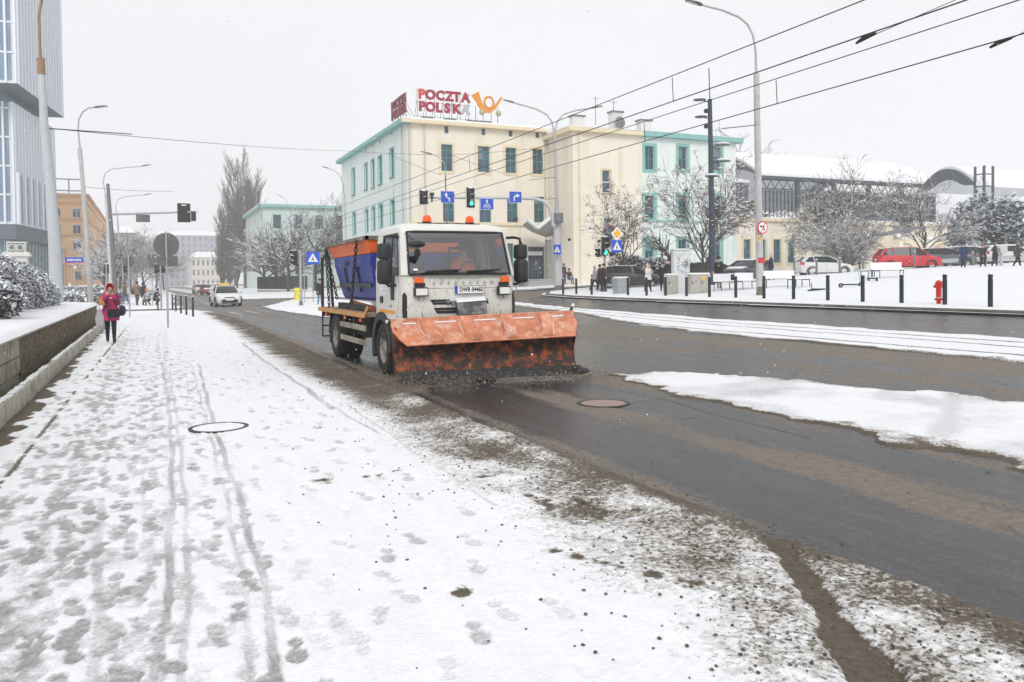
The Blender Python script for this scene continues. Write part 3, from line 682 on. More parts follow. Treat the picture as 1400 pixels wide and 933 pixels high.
rs2 = letter_sign('roof_lettering', 'red letters in two rows seen edge-on above the mint side wall', (20.3, y20, 15.45), (0, 1), ('ATZCOP', 'AKSLOP'), lambda r, i: SGDARK, (t2-b2)*.42, (t2-b2)*.5, max(.1, b2-15.45), -PI/2)
frm = MB()
for y in Ys: frm.tube([(.1, y-y20, 0), (.1, y-y20, t2-15.4)], .03, 4); frm.tube([(.1, y-y20, (t2-15.5)*.7), (1.0, y-y20, 0)], .02, 4)
for z in (.4, (t2-15.5)*.5, t2-15.6): frm.tube([(.1, -.3, z), (.1, Ys[-1]-y20+.5, z)], .025, 4)
obj('sign_frame', frm, GREYPAINT, rs2)['kind'] = 'stuff'
# horn emblem: bell, coil and mouthpiece
hx, hz0 = PX(666, 143); hs_ = (PX(686, 140)[0]-PX(646, 140)[0])/40.0
hn = thing('horn_emblem', 'orange coiled post horn emblem on the roof beside the red letters', 'sign', (hx, 66.6, 15.5))
def hp(x, y): return ((x-666)*hs_, (143-y)*hs_+hz0-15.5)
def ribbon(pts, wid):
    mb = MB(); L_, R_ = [], []
    for i, p in enumerate(pts):
        a, b_ = pts[max(i-1, 0)], pts[min(i+1, len(pts)-1)]; t = Vector((b_[0]-a[0], b_[1]-a[1])).normalized(); n = Vector((-t.y, t.x)); w_ = wid[i]/2
        L_.append((p[0]+n.x*w_, p[1]+n.y*w_)); R_.append((p[0]-n.x*w_, p[1]-n.y*w_))
    mb.loft([[(l[0], -.06, l[1]), (r[0], -.06, r[1]), (r[0], .06, r[1]), (l[0], .06, l[1])] for l, r in zip(L_, R_)]); return mb
bell = [hp(*p) for p in ((649.5, 130.5), (652.5, 136), (655.5, 142), (659, 148), (664, 151.5), (670, 151.5), (675, 148), (679, 142.5), (683, 137), (686, 133))]
obj('horn_tube', ribbon(bell, [w_*hs_ for w_ in (11, 8.5, 7, 6.5, 5, 4.2, 3.8, 3.4, 3.0, 3.4)]), SGORG, hn)
coil = [hp(668.5+6.2*math.cos(a), 140.5+7.2*math.sin(a)) for a in np.linspace(0, 2*PI, 25)]
mbc = MB().tube([(p[0], 0, p[1]) for p in coil], 1.55*hs_, 6, caps=False); obj('horn_coil', mbc, SGORG, hn, smooth=50)
frm = MB()
for x in (651, 661, 672, 681): q = hp(x, 146); frm.tube([(q[0], .12, 0), (q[0], .12, q[1])], .03, 4)
obj('sign_frame', frm, GREYPAINT, hn)['kind'] = 'stuff'
obj('ballast_block', MB().box((hp(662, 150)[0], -.1, .13), (1.1, .5, .26)), GREYPAINT, hn)
for x in (656.5, 679): q = hp(x, 154.5); obj('spot_lamp', MB().ball((q[0], -.4, q[1]), (.28, .2, .28), 8, 6), mat('lamp_olive', (.45, .42, .28), .5), hn, smooth=60)
# ---- office wing: cream corner and mint front
wg = thing('office_wing', 'long three storey wing, cream corner joined to mint front with teal framed windows', 'building')
wf = Fac((33.4, 61.2), (51.0, 61.2), (0, -1), .6, 14.35); wl = Fac((33.4, 61.2), (33.4, 66.2), (-1, 0), .6, 14.35); wr = Fac((51, 61.2), (51, 76), (1, 0), .6, 14.35)
XM = onY(877, 260, 61.2)[0]-33.4
for (x0, x1) in ((881.4, 894.8), (927.1, 939.6), (974.5, 986)):
    for (y0, y1) in ((199.5, 232.5), (267.5, 299.5), (327.5, 356.5)):
        sh_ = (x0-881)*.05*(260-y0)/100
        X0, Z1 = onY(x0, y0+max(0, sh_*.6), 61.2); X1, Z0 = onY(x1, y1+max(0, sh_*.3), 61.2)
        wf.window(X0-33.4, X1-33.4, Z0, Z1, wg, TEALDK, nv=1, nh=(.48,), trim=TEAL, tw=.26, depth=.25)
for (x0, x1, y0, y1, fm, tm) in ((823, 835.2, 232.3, 264.6, SIGNWHITE, CREAMTRIM), (824.5, 837.5, 298.5, 338, TEALDK, CREAMTRIM), (834, 841, 367, 373.5, STONEG, None)):
    X0, Z1 = onY(x0, y0, 61.2); X1, Z0 = onY(x1, y1, 61.2)
    wf.window(X0-33.4, X1-33.4, Z0, Z1, wg, fm, nv=0, nh=(.48,) if tm else (), trim=tm, tw=.16, sill=STONEG if tm else None)
wf.wall('wall', CREAM, wg, .2, 0, XM); wf.wall('wall', MINT, wg, .25, XM, wf.L); wl.wall('wall', CREAM, wg); wr.wall('wall', MINT, wg)
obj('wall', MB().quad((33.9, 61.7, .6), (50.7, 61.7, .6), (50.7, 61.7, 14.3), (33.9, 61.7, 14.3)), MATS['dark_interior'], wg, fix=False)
obj('string_course', wf.slab(MB(), XM, wf.L+.1, onY(930, 304.2, 61.2)[1], onY(930, 301.8, 61.2)[1], -.01, .14), TEAL, wg)
obj('cornice', wf.slab(MB(), -.5, XM-.003, 14.35, 14.72, -.4, .5), CREAMTRIM, wg, bevel=.03)
obj('cornice', wl.slab(MB(), -.0, 4.8, 14.34, 14.70, -.3, .49), CREAMTRIM, wg, bevel=.03)
obj('cornice', wf.slab(MB(), XM, wf.L+.5, 14.33, 14.80, -.4, .52), TEAL, wg, bevel=.03)
obj('roof', MB().loft([[(32.9, 60.75, 14.73), (51.4, 60.75, 14.81), (51.4, 77, 14.81), (32.9, 77, 14.73)], [(33.2, 61.2, 14.86), (51.2, 61.2, 14.94), (51, 72, 16.2), (33.4, 72, 16.2)]]), ROOFSNOW, wg)
for (x, y0, y1, wd) in ((791, 161.5, 173, 1.2), (843.5, 156, 174, 1.1), (882, 167.5, 180, 1.2)):
    p = at(x, 76); zb, zt_ = zat(x, y1, 76), zat(x, y0, 76)
    c_ = obj('chimney', MB().bb((p[0]-wd/2, p[1]-.4, zb-.8), (p[0]+wd/2, p[1]+.4, zt_)), mat('chimney_white', (.66, .65, .62), .85, var=.1), wg)
    obj('chimney_cap', MB().bb((p[0]-wd/2-.1, p[1]-.5, zt_+.0), (p[0]+wd/2+.1, p[1]+.5, zt_+.14)), GREYPAINT, c_)
for (x, y0, y1) in ((816.5, 134, 172), (841, 139, 160)):
    p = at(x, 76); obj('aerial', MB().tube([(p[0], p[1], zat(x, y1, 76)), (p[0], p[1], zat(x, y0, 76))], .035, 5).tube([(p[0]-.5, p[1], zat(x, y0+2, 76)), (p[0]+.5, p[1], zat(x, y0+2, 76))], .02, 4), GREYPAINT, wg, split=True)
p = at(851, 75); obj('satellite_dish', MB().lathe([(.05, 0), (.35, .06), (.55, .16)], (p[0], p[1], zat(851, 168, 75)), 14, 'y'), GREYPAINT, wg)
obj('drain_pipe', MB().tube([(34.0, 61.1, 1), (34.0, 61.1, 14.3)], .06, 6), CREAMTRIM, wg)
for (x, y) in ((818, 330), (705, 300), (711, 333), (760, 333), (777, 328)):
    X, z = onY(x, y, 61.2 if x > 745 else 66); obj('wall_lamp', MB().ball((X, (61.2 if x > 745 else 66)-.18, z), (.14, .18, .14), 8, 5), BLACK, wg if x > 745 else po)
# ---- second mint block further up the street
m2 = thing('mint_office_block', 'mint coloured office block further up the street behind bare trees', 'building')
f2 = Fac((18, 144), (52, 144), (0, -1), 0, 14.6); s2 = Fac((18, 144), (18, 172), (-1, 0), 0, 14.6)
for k in range(9):
    for z in (3.0, 7.0, 11.0): f2.window(1.6+k*3.6, 3.0+k*3.6, z, z+2.4, m2, TEALDK, nv=0, nh=(.5,), depth=.2)
for k in range(6):
    for z in (7.0, 11.0): s2.window(2+k*4.4, 3.4+k*4.4, z, z+2.4, m2, TEALDK, nv=0, nh=(.5,))
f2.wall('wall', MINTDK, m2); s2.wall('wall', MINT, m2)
obj('cornice', f2.slab(MB(), -.6, 34, 14.6, 15.1, -.5, .6), TEAL, m2); obj('cornice', s2.slab(MB(), -.59, 28.5, 14.58, 15.08, -.5, .6), TEAL, m2)
obj('roof', MB().bb((17.5, 143.5, 15.1), (52, 172, 15.35)), ROOFSNOW, m2)
# ---- orange tenement
OR = mat('orange_render', (.74, .45, .22), .9, var=.06, scale=.3); ORT = mat('orange_band_course', (.62, .34, .16), .9, var=.06)
ob = thing('orange_tenement', 'orange plastered tenement with white windows beyond the glass tower', 'building')
of = Fac((-48, 174.8), (-10.8, 174.8), (0, -1), 0, 18.6); os_ = Fac((-10.8, 174.8), (-10.8, 262), (1, 0), 0, 18.6)
xo_ = at(107.3, 155)[0]
for i, yy in enumerate((292, 314.2, 336, 357.5, 377)):
    z = zat(110, yy, 155)
    for k in range(9):
        c = xo_+48-k*3.35
        if c > 1: of.window(c-.7, c+.7, z-.85, z+.85, ob, WHITE, nv=1, nh=(), depth=.15, sill=ORT)
    for k in range(18):
        c = 2.8+k*4.6; os_.window(c-.7, c+.7, z-.85, z+.85, ob, WHITE, nv=1, nh=(), depth=.15)
    obj('string_course', of.slab(MB(), 0, of.L, z+1.7, z+2.0, -.01, .18), ORT, ob); obj('string_course', os_.slab(MB(), 0, os_.L, z+1.7, z+2.0, -.01, .17), ORT, ob)
of.wall('wall', OR, ob); os_.wall('wall', OR, ob)
obj('cornice', of.slab(MB(), -.5, of.L+.5, 18.6, 18.95, -.5, .5), ORT, ob); obj('cornice', os_.slab(MB(), -.49, os_.L, 18.58, 18.93, -.5, .5), ORT, ob)
obj('roof', MB().bb((-48, 174.4, 18.95), (-10.4, 262, 19.1)), ROOFSNOW, ob)
fz0, fz1 = zat(100, 266, 152), zat(100, 243, 152); fa, fb = at(78, 152)[0], at(113, 152)[0]
bf = thing('billboard_frame', 'empty steel billboard frame on the orange tenement roof', 'billboard', ((fa+fb)/2, 176, 19.1)); hw_ = (fb-fa)/2; h1 = fz1-19.1
for q in ([(-hw_, 0, 0), (-hw_, 0, h1)], [(hw_, 0, 0), (hw_, 0, h1)], [(0, 0, 0), (0, 0, h1)], [(-hw_, 0, h1), (hw_, 0, h1)], [(-hw_, 0, .6), (hw_, 0, .6)]): obj('frame_tube', MB().tube(q, .12, 5), GREYPAINT, bf)
# ---- glass and white metal tower
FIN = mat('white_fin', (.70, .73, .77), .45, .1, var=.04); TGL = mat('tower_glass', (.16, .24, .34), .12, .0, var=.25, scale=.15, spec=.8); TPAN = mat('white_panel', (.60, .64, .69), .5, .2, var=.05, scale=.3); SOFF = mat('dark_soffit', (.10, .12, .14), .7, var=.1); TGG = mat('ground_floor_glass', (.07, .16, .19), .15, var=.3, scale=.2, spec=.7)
tw = thing('glass_tower', 'tall office tower of blue glass with white vertical fins and overhanging upper block', 'building')
d1 = Vector((math.sin(math.radians(8.65)), math.cos(math.radians(8.65)), 0)); d2 = Vector((-d1.y, d1.x, 0))
def solve_len(C, xpx):
    best = None
    for L in np.arange(2, 160, .25):
        q = C+d1*L; dd = np.array([q.x, q.y, 0]); wv = dd@_f; xx = 700+F*(dd@_r)/wv
        if xx >= xpx: return float(L)
    return 160.
def tower_block(C, L, Wd, z0, z1, floors, bayr, winr, soffit):
    rf = Fac((C.x, C.y), (C.x+d1.x*L, C.y+d1.y*L), (d1.y, -d1.x), z0, z1); lf = Fac((C.x, C.y), (C.x+d2.x*Wd, C.y+d2.y*Wd), (-d1.x, -d1.y), z0, z1)
    c = [C, C+d1*L, C+d1*L+d2*Wd, C+d2*Wd]
    core = MB().loft([[(q.x, q.y, z0) for q in c], [(q.x, q.y, z1) for q in c]], caps=(False, True)); obj('wall', core, TPAN, tw)
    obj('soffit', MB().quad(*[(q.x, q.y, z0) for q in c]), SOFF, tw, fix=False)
    # left face: glass bands between white fins
    n = int(Wd/1.05)
    obj('glass_wall', lf.slab(MB(), .6, Wd, z0+.4, z1, -.05, .06), TGL, tw)
    for k in range(n+1): obj('fin', lf.slab(MB(), k*1.05, k*1.05+.24, z0, z1, .0, .36), FIN, tw)
    for z in np.arange(z0, z1, floors): obj('floor_band', lf.slab(MB(), .35, Wd, z, z+.22, .05, .12), FIN, tw)
    return rf, lf
C1 = Vector((*at(31, 100), 0)); L1 = solve_len(C1, 93)
zb = zat(31, 116, 100); rf, lf = tower_block(C1, L1, 26, zb, zb+34, 3.7, 0, 0, True)
for k in range(int(L1/1.3)): obj('fin', rf.slab(MB(), k*1.3, k*1.3+.28, zb, zb+34, .0, .20), FIN, tw)
C2 = Vector((*at(24.5, 104), 0)); L2 = solve_len(C2, 80); z2a, z2b = zat(25, 307, 104), zat(25, 141, 104)
rf2, lf2 = tower_block(C2, L2, 24, z2a, z2b, 3.7, 0, 0, True)
zm_ = zat(40, 236, 104)
obj('glass_wall', rf2.slab(MB(), .5, L2-.5, z2a+.3, zm_, -.05, .05), TGL, tw)
for k in range(int(L2/2.6)): obj('fin', rf2.slab(MB(), k*2.6, k*2.6+.7, z2a, zm_, .0, .4), FIN, tw)
for k in range(int(L2/1.3)): obj('fin', rf2.slab(MB(), k*1.3, k*1.3+.2, zm_+.0, z2b, .0, .12), FIN, tw)
C3 = C2+d1*1+d2*1.2; z3 = z2a-1.9
c = [C3, C3+d1*L2, C3+d1*L2+d2*24, C3+d2*24]; obj('neck', MB().loft([[(q.x, q.y, z2b) for q in c], [(q.x, q.y, zb) for q in c]]), TGL, tw)
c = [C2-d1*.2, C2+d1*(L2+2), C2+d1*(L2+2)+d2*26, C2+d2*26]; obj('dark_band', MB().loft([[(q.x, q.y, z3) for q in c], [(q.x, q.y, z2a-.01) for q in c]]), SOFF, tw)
c = [C3, C3+d1*(L2+6), C3+d1*(L2+6)+d2*24, C3+d2*24]; obj('ground_floor', MB().loft([[(q.x, q.y, -.1) for q in c], [(q.x, q.y, z3-.01) for q in c]]), TGG, tw)
f3 = Fac((C3.x, C3.y), (c[1].x, c[1].y), (d1.y, -d1.x), 0, z3); f4 = Fac((C3.x, C3.y), (c[3].x, c[3].y), (-d1.x, -d1.y), 0, z3)
for k in range(18): obj('mullion', f3.slab(MB(), k*1.6, k*1.6+.12, 0, z3-.02, .0, .12), STEEL, tw)
for k in range(14): obj('mullion', f4.slab(MB(), .4+k*1.6, .52+k*1.6, 0, z3-.02, .0, .12), STEEL, tw)
# ---- end of the street
def plain_block(name, label, x0, x1, y0, depth, m, rows, cols, wm, roof=True, deep=30, z0=0):
    A, B = at(x0, depth), at(x1, depth); z1 = zat((x0+x1)/2, y0, depth)
    t_ = thing(name, label, 'building'); f = Fac((A[0], A[1]), (B[0], A[1]), (0, -1), z0, z1); L = f.L
    for i in range(cols):
        for j in range(rows):
            a = L*(i+.5)/cols; b_ = z0+(z1-z0)*(j+.45)/rows; f.window(a-L/cols*.2, a+L/cols*.2, b_-(z1-z0)/rows*.25, b_+(z1-z0)/rows*.3, t_, wm, nv=0, nh=(), depth=.2)
    f.wall('wall', m, t_)
    mb = MB().quad((A[0], A[1], z0), (A[0], A[1]+deep, z0), (A[0], A[1]+deep, z1), (A[0], A[1], z1)).quad((B[0], A[1], z0), (B[0], A[1]+deep, z0), (B[0], A[1]+deep, z1), (B[0], A[1], z1)); obj('side_wall', mb, m, t_, split=True)
    if roof: obj('roof', MB().loft([[(A[0]-.5, A[1]-.5, z1), (B[0]+.5, A[1]-.5, z1), (B[0]+.5, A[1]+deep, z1), (A[0]-.5, A[1]+deep, z1)], [(A[0]+2, A[1]+5, z1+2.5), (B[0]-2, A[1]+5, z1+2.5), (B[0]-2, A[1]+deep-5, z1+2.5), (A[0]+2, A[1]+deep-5, z1+2.5)]]), ROOFSNOW, t_)
    return t_
plain_block('pale_townhouse', 'pale three storey townhouse with snowy roof at the end of the street', 262, 302, 352, 330, mat('pale_render', (.62, .58, .52), .9, var=.05), 3, 6, GREYPAINT)
plain_block('slab_block', 'long grey apartment slab fading into the haze at the street end', 215, 330, 321, 430, mat('slab_grey', (.26, .27, .31), .9, var=.06), 8, 14, GREYPAINT, deep=20)
plain_block('brick_tenement', 'dark brown tenement behind snowy trees past the orange tenement', 140, 186, 318, 275, mat('brown_render', (.22, .17, .14), .9, var=.1), 5, 6, GREYPAINT, deep=40)
# ---- station: low wing, arcade wall, train hall
sg = thing('station_wing', 'low cream station wing with four tall teal windows beside the mint wing', 'building')
X1_ = onY(1098, 300, 63)[0]; zr = onY(1060, 303, 63)[1]
g1 = Fac((51.1, 63), (X1_, 63), (0, -1), .8, zr)
for (x0, x1) in ((1016.2, 1026.4), (1036.5, 1047), (1057.3, 1067.5), (1076.8, 1086.8)):
    a0, Z1 = onY(x0, 327.5, 63); a1, Z0 = onY(x1, 359.5, 63); g1.window(a0-51.1, a1-51.1, Z0, Z1, sg, TEALDK, nv=1, nh=(.5,), trim=CREAMTRIM, tw=.22, sill=CREAMTRIM)
g1.wall('wall', CREAM, sg); Fac((X1_, 63), (X1_, 72), (1, 0), .8, zr).wall('wall', CREAM, sg)
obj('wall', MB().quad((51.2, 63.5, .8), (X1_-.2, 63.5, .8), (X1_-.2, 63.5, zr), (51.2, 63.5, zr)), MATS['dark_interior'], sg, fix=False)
obj('cornice', g1.slab(MB(), -.05, g1.L+.3, zr, zr+.28, -.3, .3), CREAMTRIM, sg); obj('roof', MB().bb((51.1, 63.1, zr+.28), (X1_, 72, zr+.42)), ROOFSNOW, sg)
pn = obj('pinnacle', MB().bb((X1_-.5, 62.6, zr-.5), (X1_+.5, 63.6, zr+.5)).loft([[(X1_-.6, 62.5, zr+.5), (X1_+.6, 62.5, zr+.5), (X1_+.6, 63.7, zr+.5), (X1_-.6, 63.7, zr+.5)], [(X1_-.1, 63, zr+1.5), (X1_+.1, 63, zr+1.5), (X1_+.1, 63.2, zr+1.5), (X1_-.1, 63.2, zr+1.5)]]), CREAM, sg)
aw = thing('arcade_wall', 'long cream station wall with blind arches and snowy coping', 'wall')
xa, xb = onY(1099, 306, 66)[0], onY(1327, 311, 66)[0]; za = onY(1215, 308.5, 66)[1]
a_ = Fac((xa, 66), (xb, 66), (0, -1), 1.0, za); a_.wall('wall', mat('cream_pale', (.70, .63, .50), .9, var=.07, scale=.6), aw)
obj('coping', a_.slab(MB(), -.2, a_.L+.3, za, za+.3, -.5, .3), CREAMTRIM, aw); obj('coping_snow', a_.slab(MB(), -.2, a_.L+.3, za+.3, za+.5, -.45, .28), SNOW, aw)
for xc_ in (1150, 1195, 1235, 1287):
    X = onY(xc_, 340, 66)[0]; r_ = 2.35; z_ = 3.0
    mb = MB(); pts = [(X+r_*math.cos(a), z_+r_*math.sin(a)) for a in np.linspace(0, PI, 17)]; pts = [(X+r_, 1.2)]+pts+[(X-r_, 1.2)]
    mb.loft([[(p[0], 65.75, p[1]), (p[0]+(p[0]-X)*.13, 65.75, p[1]+max(0, p[1]-z_)*.13), (p[0]+(p[0]-X)*.13, 66.02, p[1]+max(0, p[1]-z_)*.13), (p[0], 66.02, p[1])] for p in pts])
    obj('arch', mb, CREAMTRIM, aw)
    b2_ = obj('buttress', MB().bb((X+r_+.7, 65.2, 1), (X+r_+1.3, 66.05, za-1.6)), CREAM, aw); obj('buttress_snow', MB().loft([[(X+r_+.6, 65.0, za-1.6), (X+r_+1.4, 65.0, za-1.6), (X+r_+1.4, 66.02, za-.9), (X+r_+.6, 66.02, za-.9)], [(X+r_+.6, 65.0, za-1.5), (X+r_+1.4, 65.0, za-1.5), (X+r_+1.4, 66.02, za-.7), (X+r_+.6, 66.02, za-.7)]]), SNOW, b2_)
Xp = xb+.3
for dx in (0, -1.6): obj('pinnacle', MB().bb((Xp+dx-.55, 65.2, 1), (Xp+dx+.55, 66.3, za+.4)).loft([[(Xp+dx-.7, 65, za+.4), (Xp+dx+.7, 65, za+.4), (Xp+dx+.7, 66.4, za+.4), (Xp+dx-.7, 66.4, za+.4)], [(Xp+dx-.08, 65.7, za+2.3), (Xp+dx+.08, 65.7, za+2.3), (Xp+dx+.08, 65.8, za+2.3), (Xp+dx-.08, 65.8, za+2.3)]]), CREAM, aw, split=True)
pb = MB(); X, z = onY(1282, 346, 65.6)[0], onY(1282, 346, 65.6)[1]; tag(obj('poster_board', MB().bb((X-.55, 65.5, z-.8), (X+1.3, 65.62, z+.65)), mat('poster_magenta', (.50, .02, .22), .5), None), 'magenta poster board on the cream arcade wall', 'poster')
# train hall
IRON = mat('hall_iron', (.075, .085, .10), .55, .3, var=.1); HGL = glassmat('hall_glass', (.62, .66, .72), .12, .15)
th = thing('train_hall', 'old iron and glass train hall with snow covered vaulted roof behind the station', 'building')
xl, xr_ = onY(1036, 245, 80)[0], onY(1278, 258, 80)[0]; ze = onY(1150, 250.5, 80)[1]
gl = Fac((xl, 80), (xr_, 80), (0, -1), 2, ze)
mb = MB()
for k in range(int((xr_-xl)/.62)): gl.slab(mb, k*.62, k*.62+.06, 6.0, ze-1.3, -.05, .08)
for z in np.arange(6.6, ze-1.2, 1.15): gl.slab(mb, 0, gl.L, z, z+.06, -.04, .07)
obj('glazing_bars', mb, IRON, th)['kind'] = 'stuff'
obj('glass_wall', gl.slab(MB(), 0, gl.L, ze-4.0, ze-1.3, -.02, .0), HGL, th)
obj('glass_wall', gl.slab(MB(), gl.L*.5, gl.L, 6, ze-4.0, -.02, .0), HGL, th)
for k in range(6): obj('column', gl.slab(MB(), k*(gl.L-.5)/5, k*(gl.L-.5)/5+.45, 2, ze, -.3, .2), IRON, th)
tr = MB(); nn = 24
for k in range(nn):
    a0, a1 = gl.L*k/nn, gl.L*(k+1)/nn
    tr.tube([gl.p(a0, ze-1.2, .12), gl.p((a0+a1)/2, ze-.1, .12), gl.p(a1, ze-1.2, .12)], .07, 4)
tr.tube([gl.p(0, ze-1.2, .12), gl.p(gl.L, ze-1.2, .12)], .1, 4); tr.tube([gl.p(0, ze-.05, .12), gl.p(gl.L, ze-.05, .12)], .12, 4)
obj('eaves_truss', tr, IRON, th)['kind'] = 'stuff'
obj('fascia', gl.slab(MB(), -.3, gl.L+.3, ze, ze+.4, -.3, .45), IRON, th)
def vault(parent, xa, xb, y0, y1, zs, rise, m_roof, m_end, th_=.35, end=True):
    prof = [(y0+(y1-y0)*t, zs+rise*math.sin(PI*t)**.85) for t in np.linspace(0, 1, 19)]
    obj('vault', MB().loft([[(xa, p[0], p[1]), (xb, p[0], p[1]), (xb, p[0], p[1]+th_), (xa, p[0], p[1]+th_)] for p in prof]), m_roof, parent, smooth=40)
    for xe in (xa, xb):
        obj('gable_arch', MB().loft([[(xe-.45, p[0], p[1]-1.4*min(1, 2.6*min(k, 18-k)/9)), (xe+.2, p[0], p[1]-1.4*min(1, 2.6*min(k, 18-k)/9)), (xe+.2, p[0], p[1]-.01), (xe-.45, p[0], p[1]-.01)] for k, p in enumerate(prof)]), m_end, parent, smooth=40)
vault(th, xl, xr_, 79.6, 106, ze+.4, 4.6, ROOFSNOW, IRON)
xl2 = onY(1004, 245, 82)[0]
obj('lower_roof', MB().loft([[(xl2-6, 81, ze-.4), (xl-.4, 81, ze-.4), (xl-.4, 81, ze-.1), (xl2-6, 81, ze-.1)], [(xl2-6, 92, ze+2.2), (xl-.4, 92, ze+2.2), (xl-.4, 92, ze+2.5), (xl2-6, 92, ze+2.5)]]), ROOFSNOW, th)
g5 = Fac((xl2-6, 81.2), (xl-.5, 81.2), (0, -1), 2, ze-.4); mb = MB()
for k in range(int(g5.L/.7)): g5.slab(mb, k*.7, k*.7+.09, 5, ze-.5, -.05, .08)
obj('glazing_bars', mb, IRON, th)['kind'] = 'stuff'; obj('glass_wall', g5.slab(MB(), 0, g5.L, 2, ze-.45, -.04, -.01), mat('dull_hall_glass', (.14, .16, .20), .3, var=.3, scale=.3), th)
# second hall to the right with open vault end and lattice tower
h2 = thing('platform_hall', 'open vaulted platform hall with iron lattice posts right of the arcade wall', 'building')
xa2 = onY(1300, 250, 84)[0]; ya, yb = onX(1320, 243, 94)[0], onX(1276, 258, 94)[0]
zs2 = zat(1278, 262, 112)
vault(h2, 94, 150, ya-1.5, yb+2, zs2-.6, 2.6, ROOFSNOW, IRON)
lt = MB()
for dx in (0, 1.6):
    for dy in (0, 1.2): lt.tube([(94+dx, ya-2.5+dy, 2), (94+dx, ya-2.5+dy, zs2+1.8)], .16, 4)
for z in np.arange(5, zs2+1.6, 1.5):
    lt.tube([(94, ya-2.5, z), (95.6, ya-2.5, z)], .1, 4); lt.tube([(94, ya-1.3, z), (94, ya-2.5, z)], .1, 4)
obj('lattice_tower', lt, IRON, h2)['kind'] = 'stuff'
h3 = thing('far_platform_hall', 'further platform hall with wide white roof and stepped rib at the station edge', 'building')
w3 = 118.; A = at(1318, w3); B = at(1440, w3); zA, zB, zC = zat(1340, 282, w3), zat(1400, 274, w3), zat(1360, 262, w3)
fx = Fac((A[0], A[1]), (B[0], B[1]), (A[1]-B[1], B[0]-A[0]) if (A[1]-B[1])*A[0]+(B[0]-A[0])*A[1] < 0 else (B[1]-A[1], A[0]-B[0]), 1.5, zA)
obj('wall', fx.slab(MB(), 0, fx.L, 1.5, zA-1.6, -.3, 0), mat('dull_hall_glass', (.14, .16, .20), .3), h3); obj('fascia', fx.slab(MB(), -.5, fx.L, zA-1.6, zA+.5, -.5, .3), IRON, h3)
for k in range(16): obj('mullion', fx.slab(MB(), k*fx.L/16, k*fx.L/16+.18, 1.5, zA-1.6, .0, .1), IRON, h3)
rib = [(1334, 283), (1340, 277), (1347, 270), (1354, 264), (1361, 259), (1370, 253), (1380, 249.5), (1400, 246), (1440, 242)]
P = [(*at(x, w3+4), zat(x, y+6, w3+4)) for x, y in rib]
obj('roof', MB().loft([[p, (p[0]+.1, p[1]+30, p[2]), (p[0]+.1, p[1]+30, 6), (p[0], p[1], 6)] for p in P]), ROOFSNOW, h3)
for i in range(len(P)-1):
    a, b_ = Vector(P[i]), Vector(P[i+1]); q = (b_-a).normalized(); up_ = Vector((0, 0, 1)) - q*q.z; up_.normalize()
    obj('roof_rib', MB().loft([[a-up_*.1+Vector((0, -.5, 0)), a+up_*.9+Vector((0, -.5, 0)), a+up_*.9+Vector((0, .3, 0)), a-up_*.1+Vector((0, .3, 0))], [b_-up_*.1+Vector((0, -.5, 0)), b_+up_*.9+Vector((0, -.5, 0)), b_+up_*.9+Vector((0, .3, 0)), b_-up_*.1+Vector((0, .3, 0))]]), STEEL, h3)
# ------------------------------------------------------------------ planter wall and hedge
PEBBLE = mat('pebble_dash', (.16, .125, .080), .95, var=.55, scale=22, bump=1.0, bscale=30, dirt=(.045, .038, .03), damt=.45, dscale=14)
BLOCKW = mat('wall_block', (.30, .28, .22), .9, var=.25, scale=5, bump=.5, bscale=25, dirt=(.14, .12, .08), damt=.45, dscale=4)
KERBW = mat('pale_kerb', (.40, .38, .32), .85, var=.15, scale=4, bump=.3, bscale=30, dirt=(.2, .18, .14), damt=.35)
pw = thing('planter_wall', 'low planter wall, pale blocks then rough brown pebbledash, with snow along its top', 'wall')
WX = -1.98; WZ = .90; WY0, WY1, WYB = 6.0, 36.2, 15.2
obj('core', MB().bb((WX-.30, WY0, -.05), (WX-.05, WY1, WZ-.05)), PEBBLE, pw)
mbp = MB()                                  # rough faced pebbledash panel
ys_ = np.linspace(WYB, WY1, 330); zs_ = np.linspace(-.02, WZ-.05, 16); rr = np.random.default_rng(5)
D = rr.normal(0, .010, (len(zs_), len(ys_)))+.03*(fbm(*np.meshgrid(ys_, zs_), .5, 3)-.5)
for i, y in enumerate(ys_):                  # shallow weathered grooves between the panels
    if min(abs(y-g) for g in (21.0, 26.6, 31.6)) < .06: D[:, i] -= .03
mbp.loft([[(WX+D[j, i], ys_[i], zs_[j]) for i in range(len(ys_))] for j in range(len(zs_))], closed=False)
obj('pebbledash_face', mbp, PEBBLE, pw, fix=False)
row = 0; z = .0
for row, (z0, z1) in enumerate(((.0, .26), (.27, .54), (.55, .84))):
    y = WY0+(.3 if row % 2 else 0)
    while y < WYB-.02:
        L = min(random.choice((.38, .5, .6)), WYB-y)
        if L > .08: obj('block', MB().box((WX-.03+random.uniform(-.012, .012), y+L/2, (z0+z1)/2), (.10, L-.014, z1-z0-.008)), BLOCKW, pw, bevel=.012)
        y += L
obj('coping', MB().bb((WX-.32, WY0, WZ-.05), (WX+.06, WY1+.05, WZ)), KERBW, pw, bevel=.01)
y = WY0
while y < WY1:                              # low kerb stones at the foot
    L = 1.0; o = obj('kerb_stone', MB().box((-1.66+random.uniform(-.008, .008), y+L/2, .13), (.10, L-.012, .34)), KERBW, pw, bevel=.015)
    obj('kerb_snow', MB().loft([[(-1.71, y+.02+k*.12, .298), (-1.62-random.uniform(0, .03), y+.02+k*.12, .298), (-1.63, y+.02+k*.12, .298+random.uniform(.005, .03)), (-1.70, y+.02+k*.12, .298+random.uniform(.005, .03))] for k in range(9)]), SNOW, o) if random.random() < .8 else None
    y += L
obj('end_face', MB().bb((WX-2.6, WY1-.02, -.05), (WX-.05, WY1+.05, WZ-.02)), PEBBLE, pw)
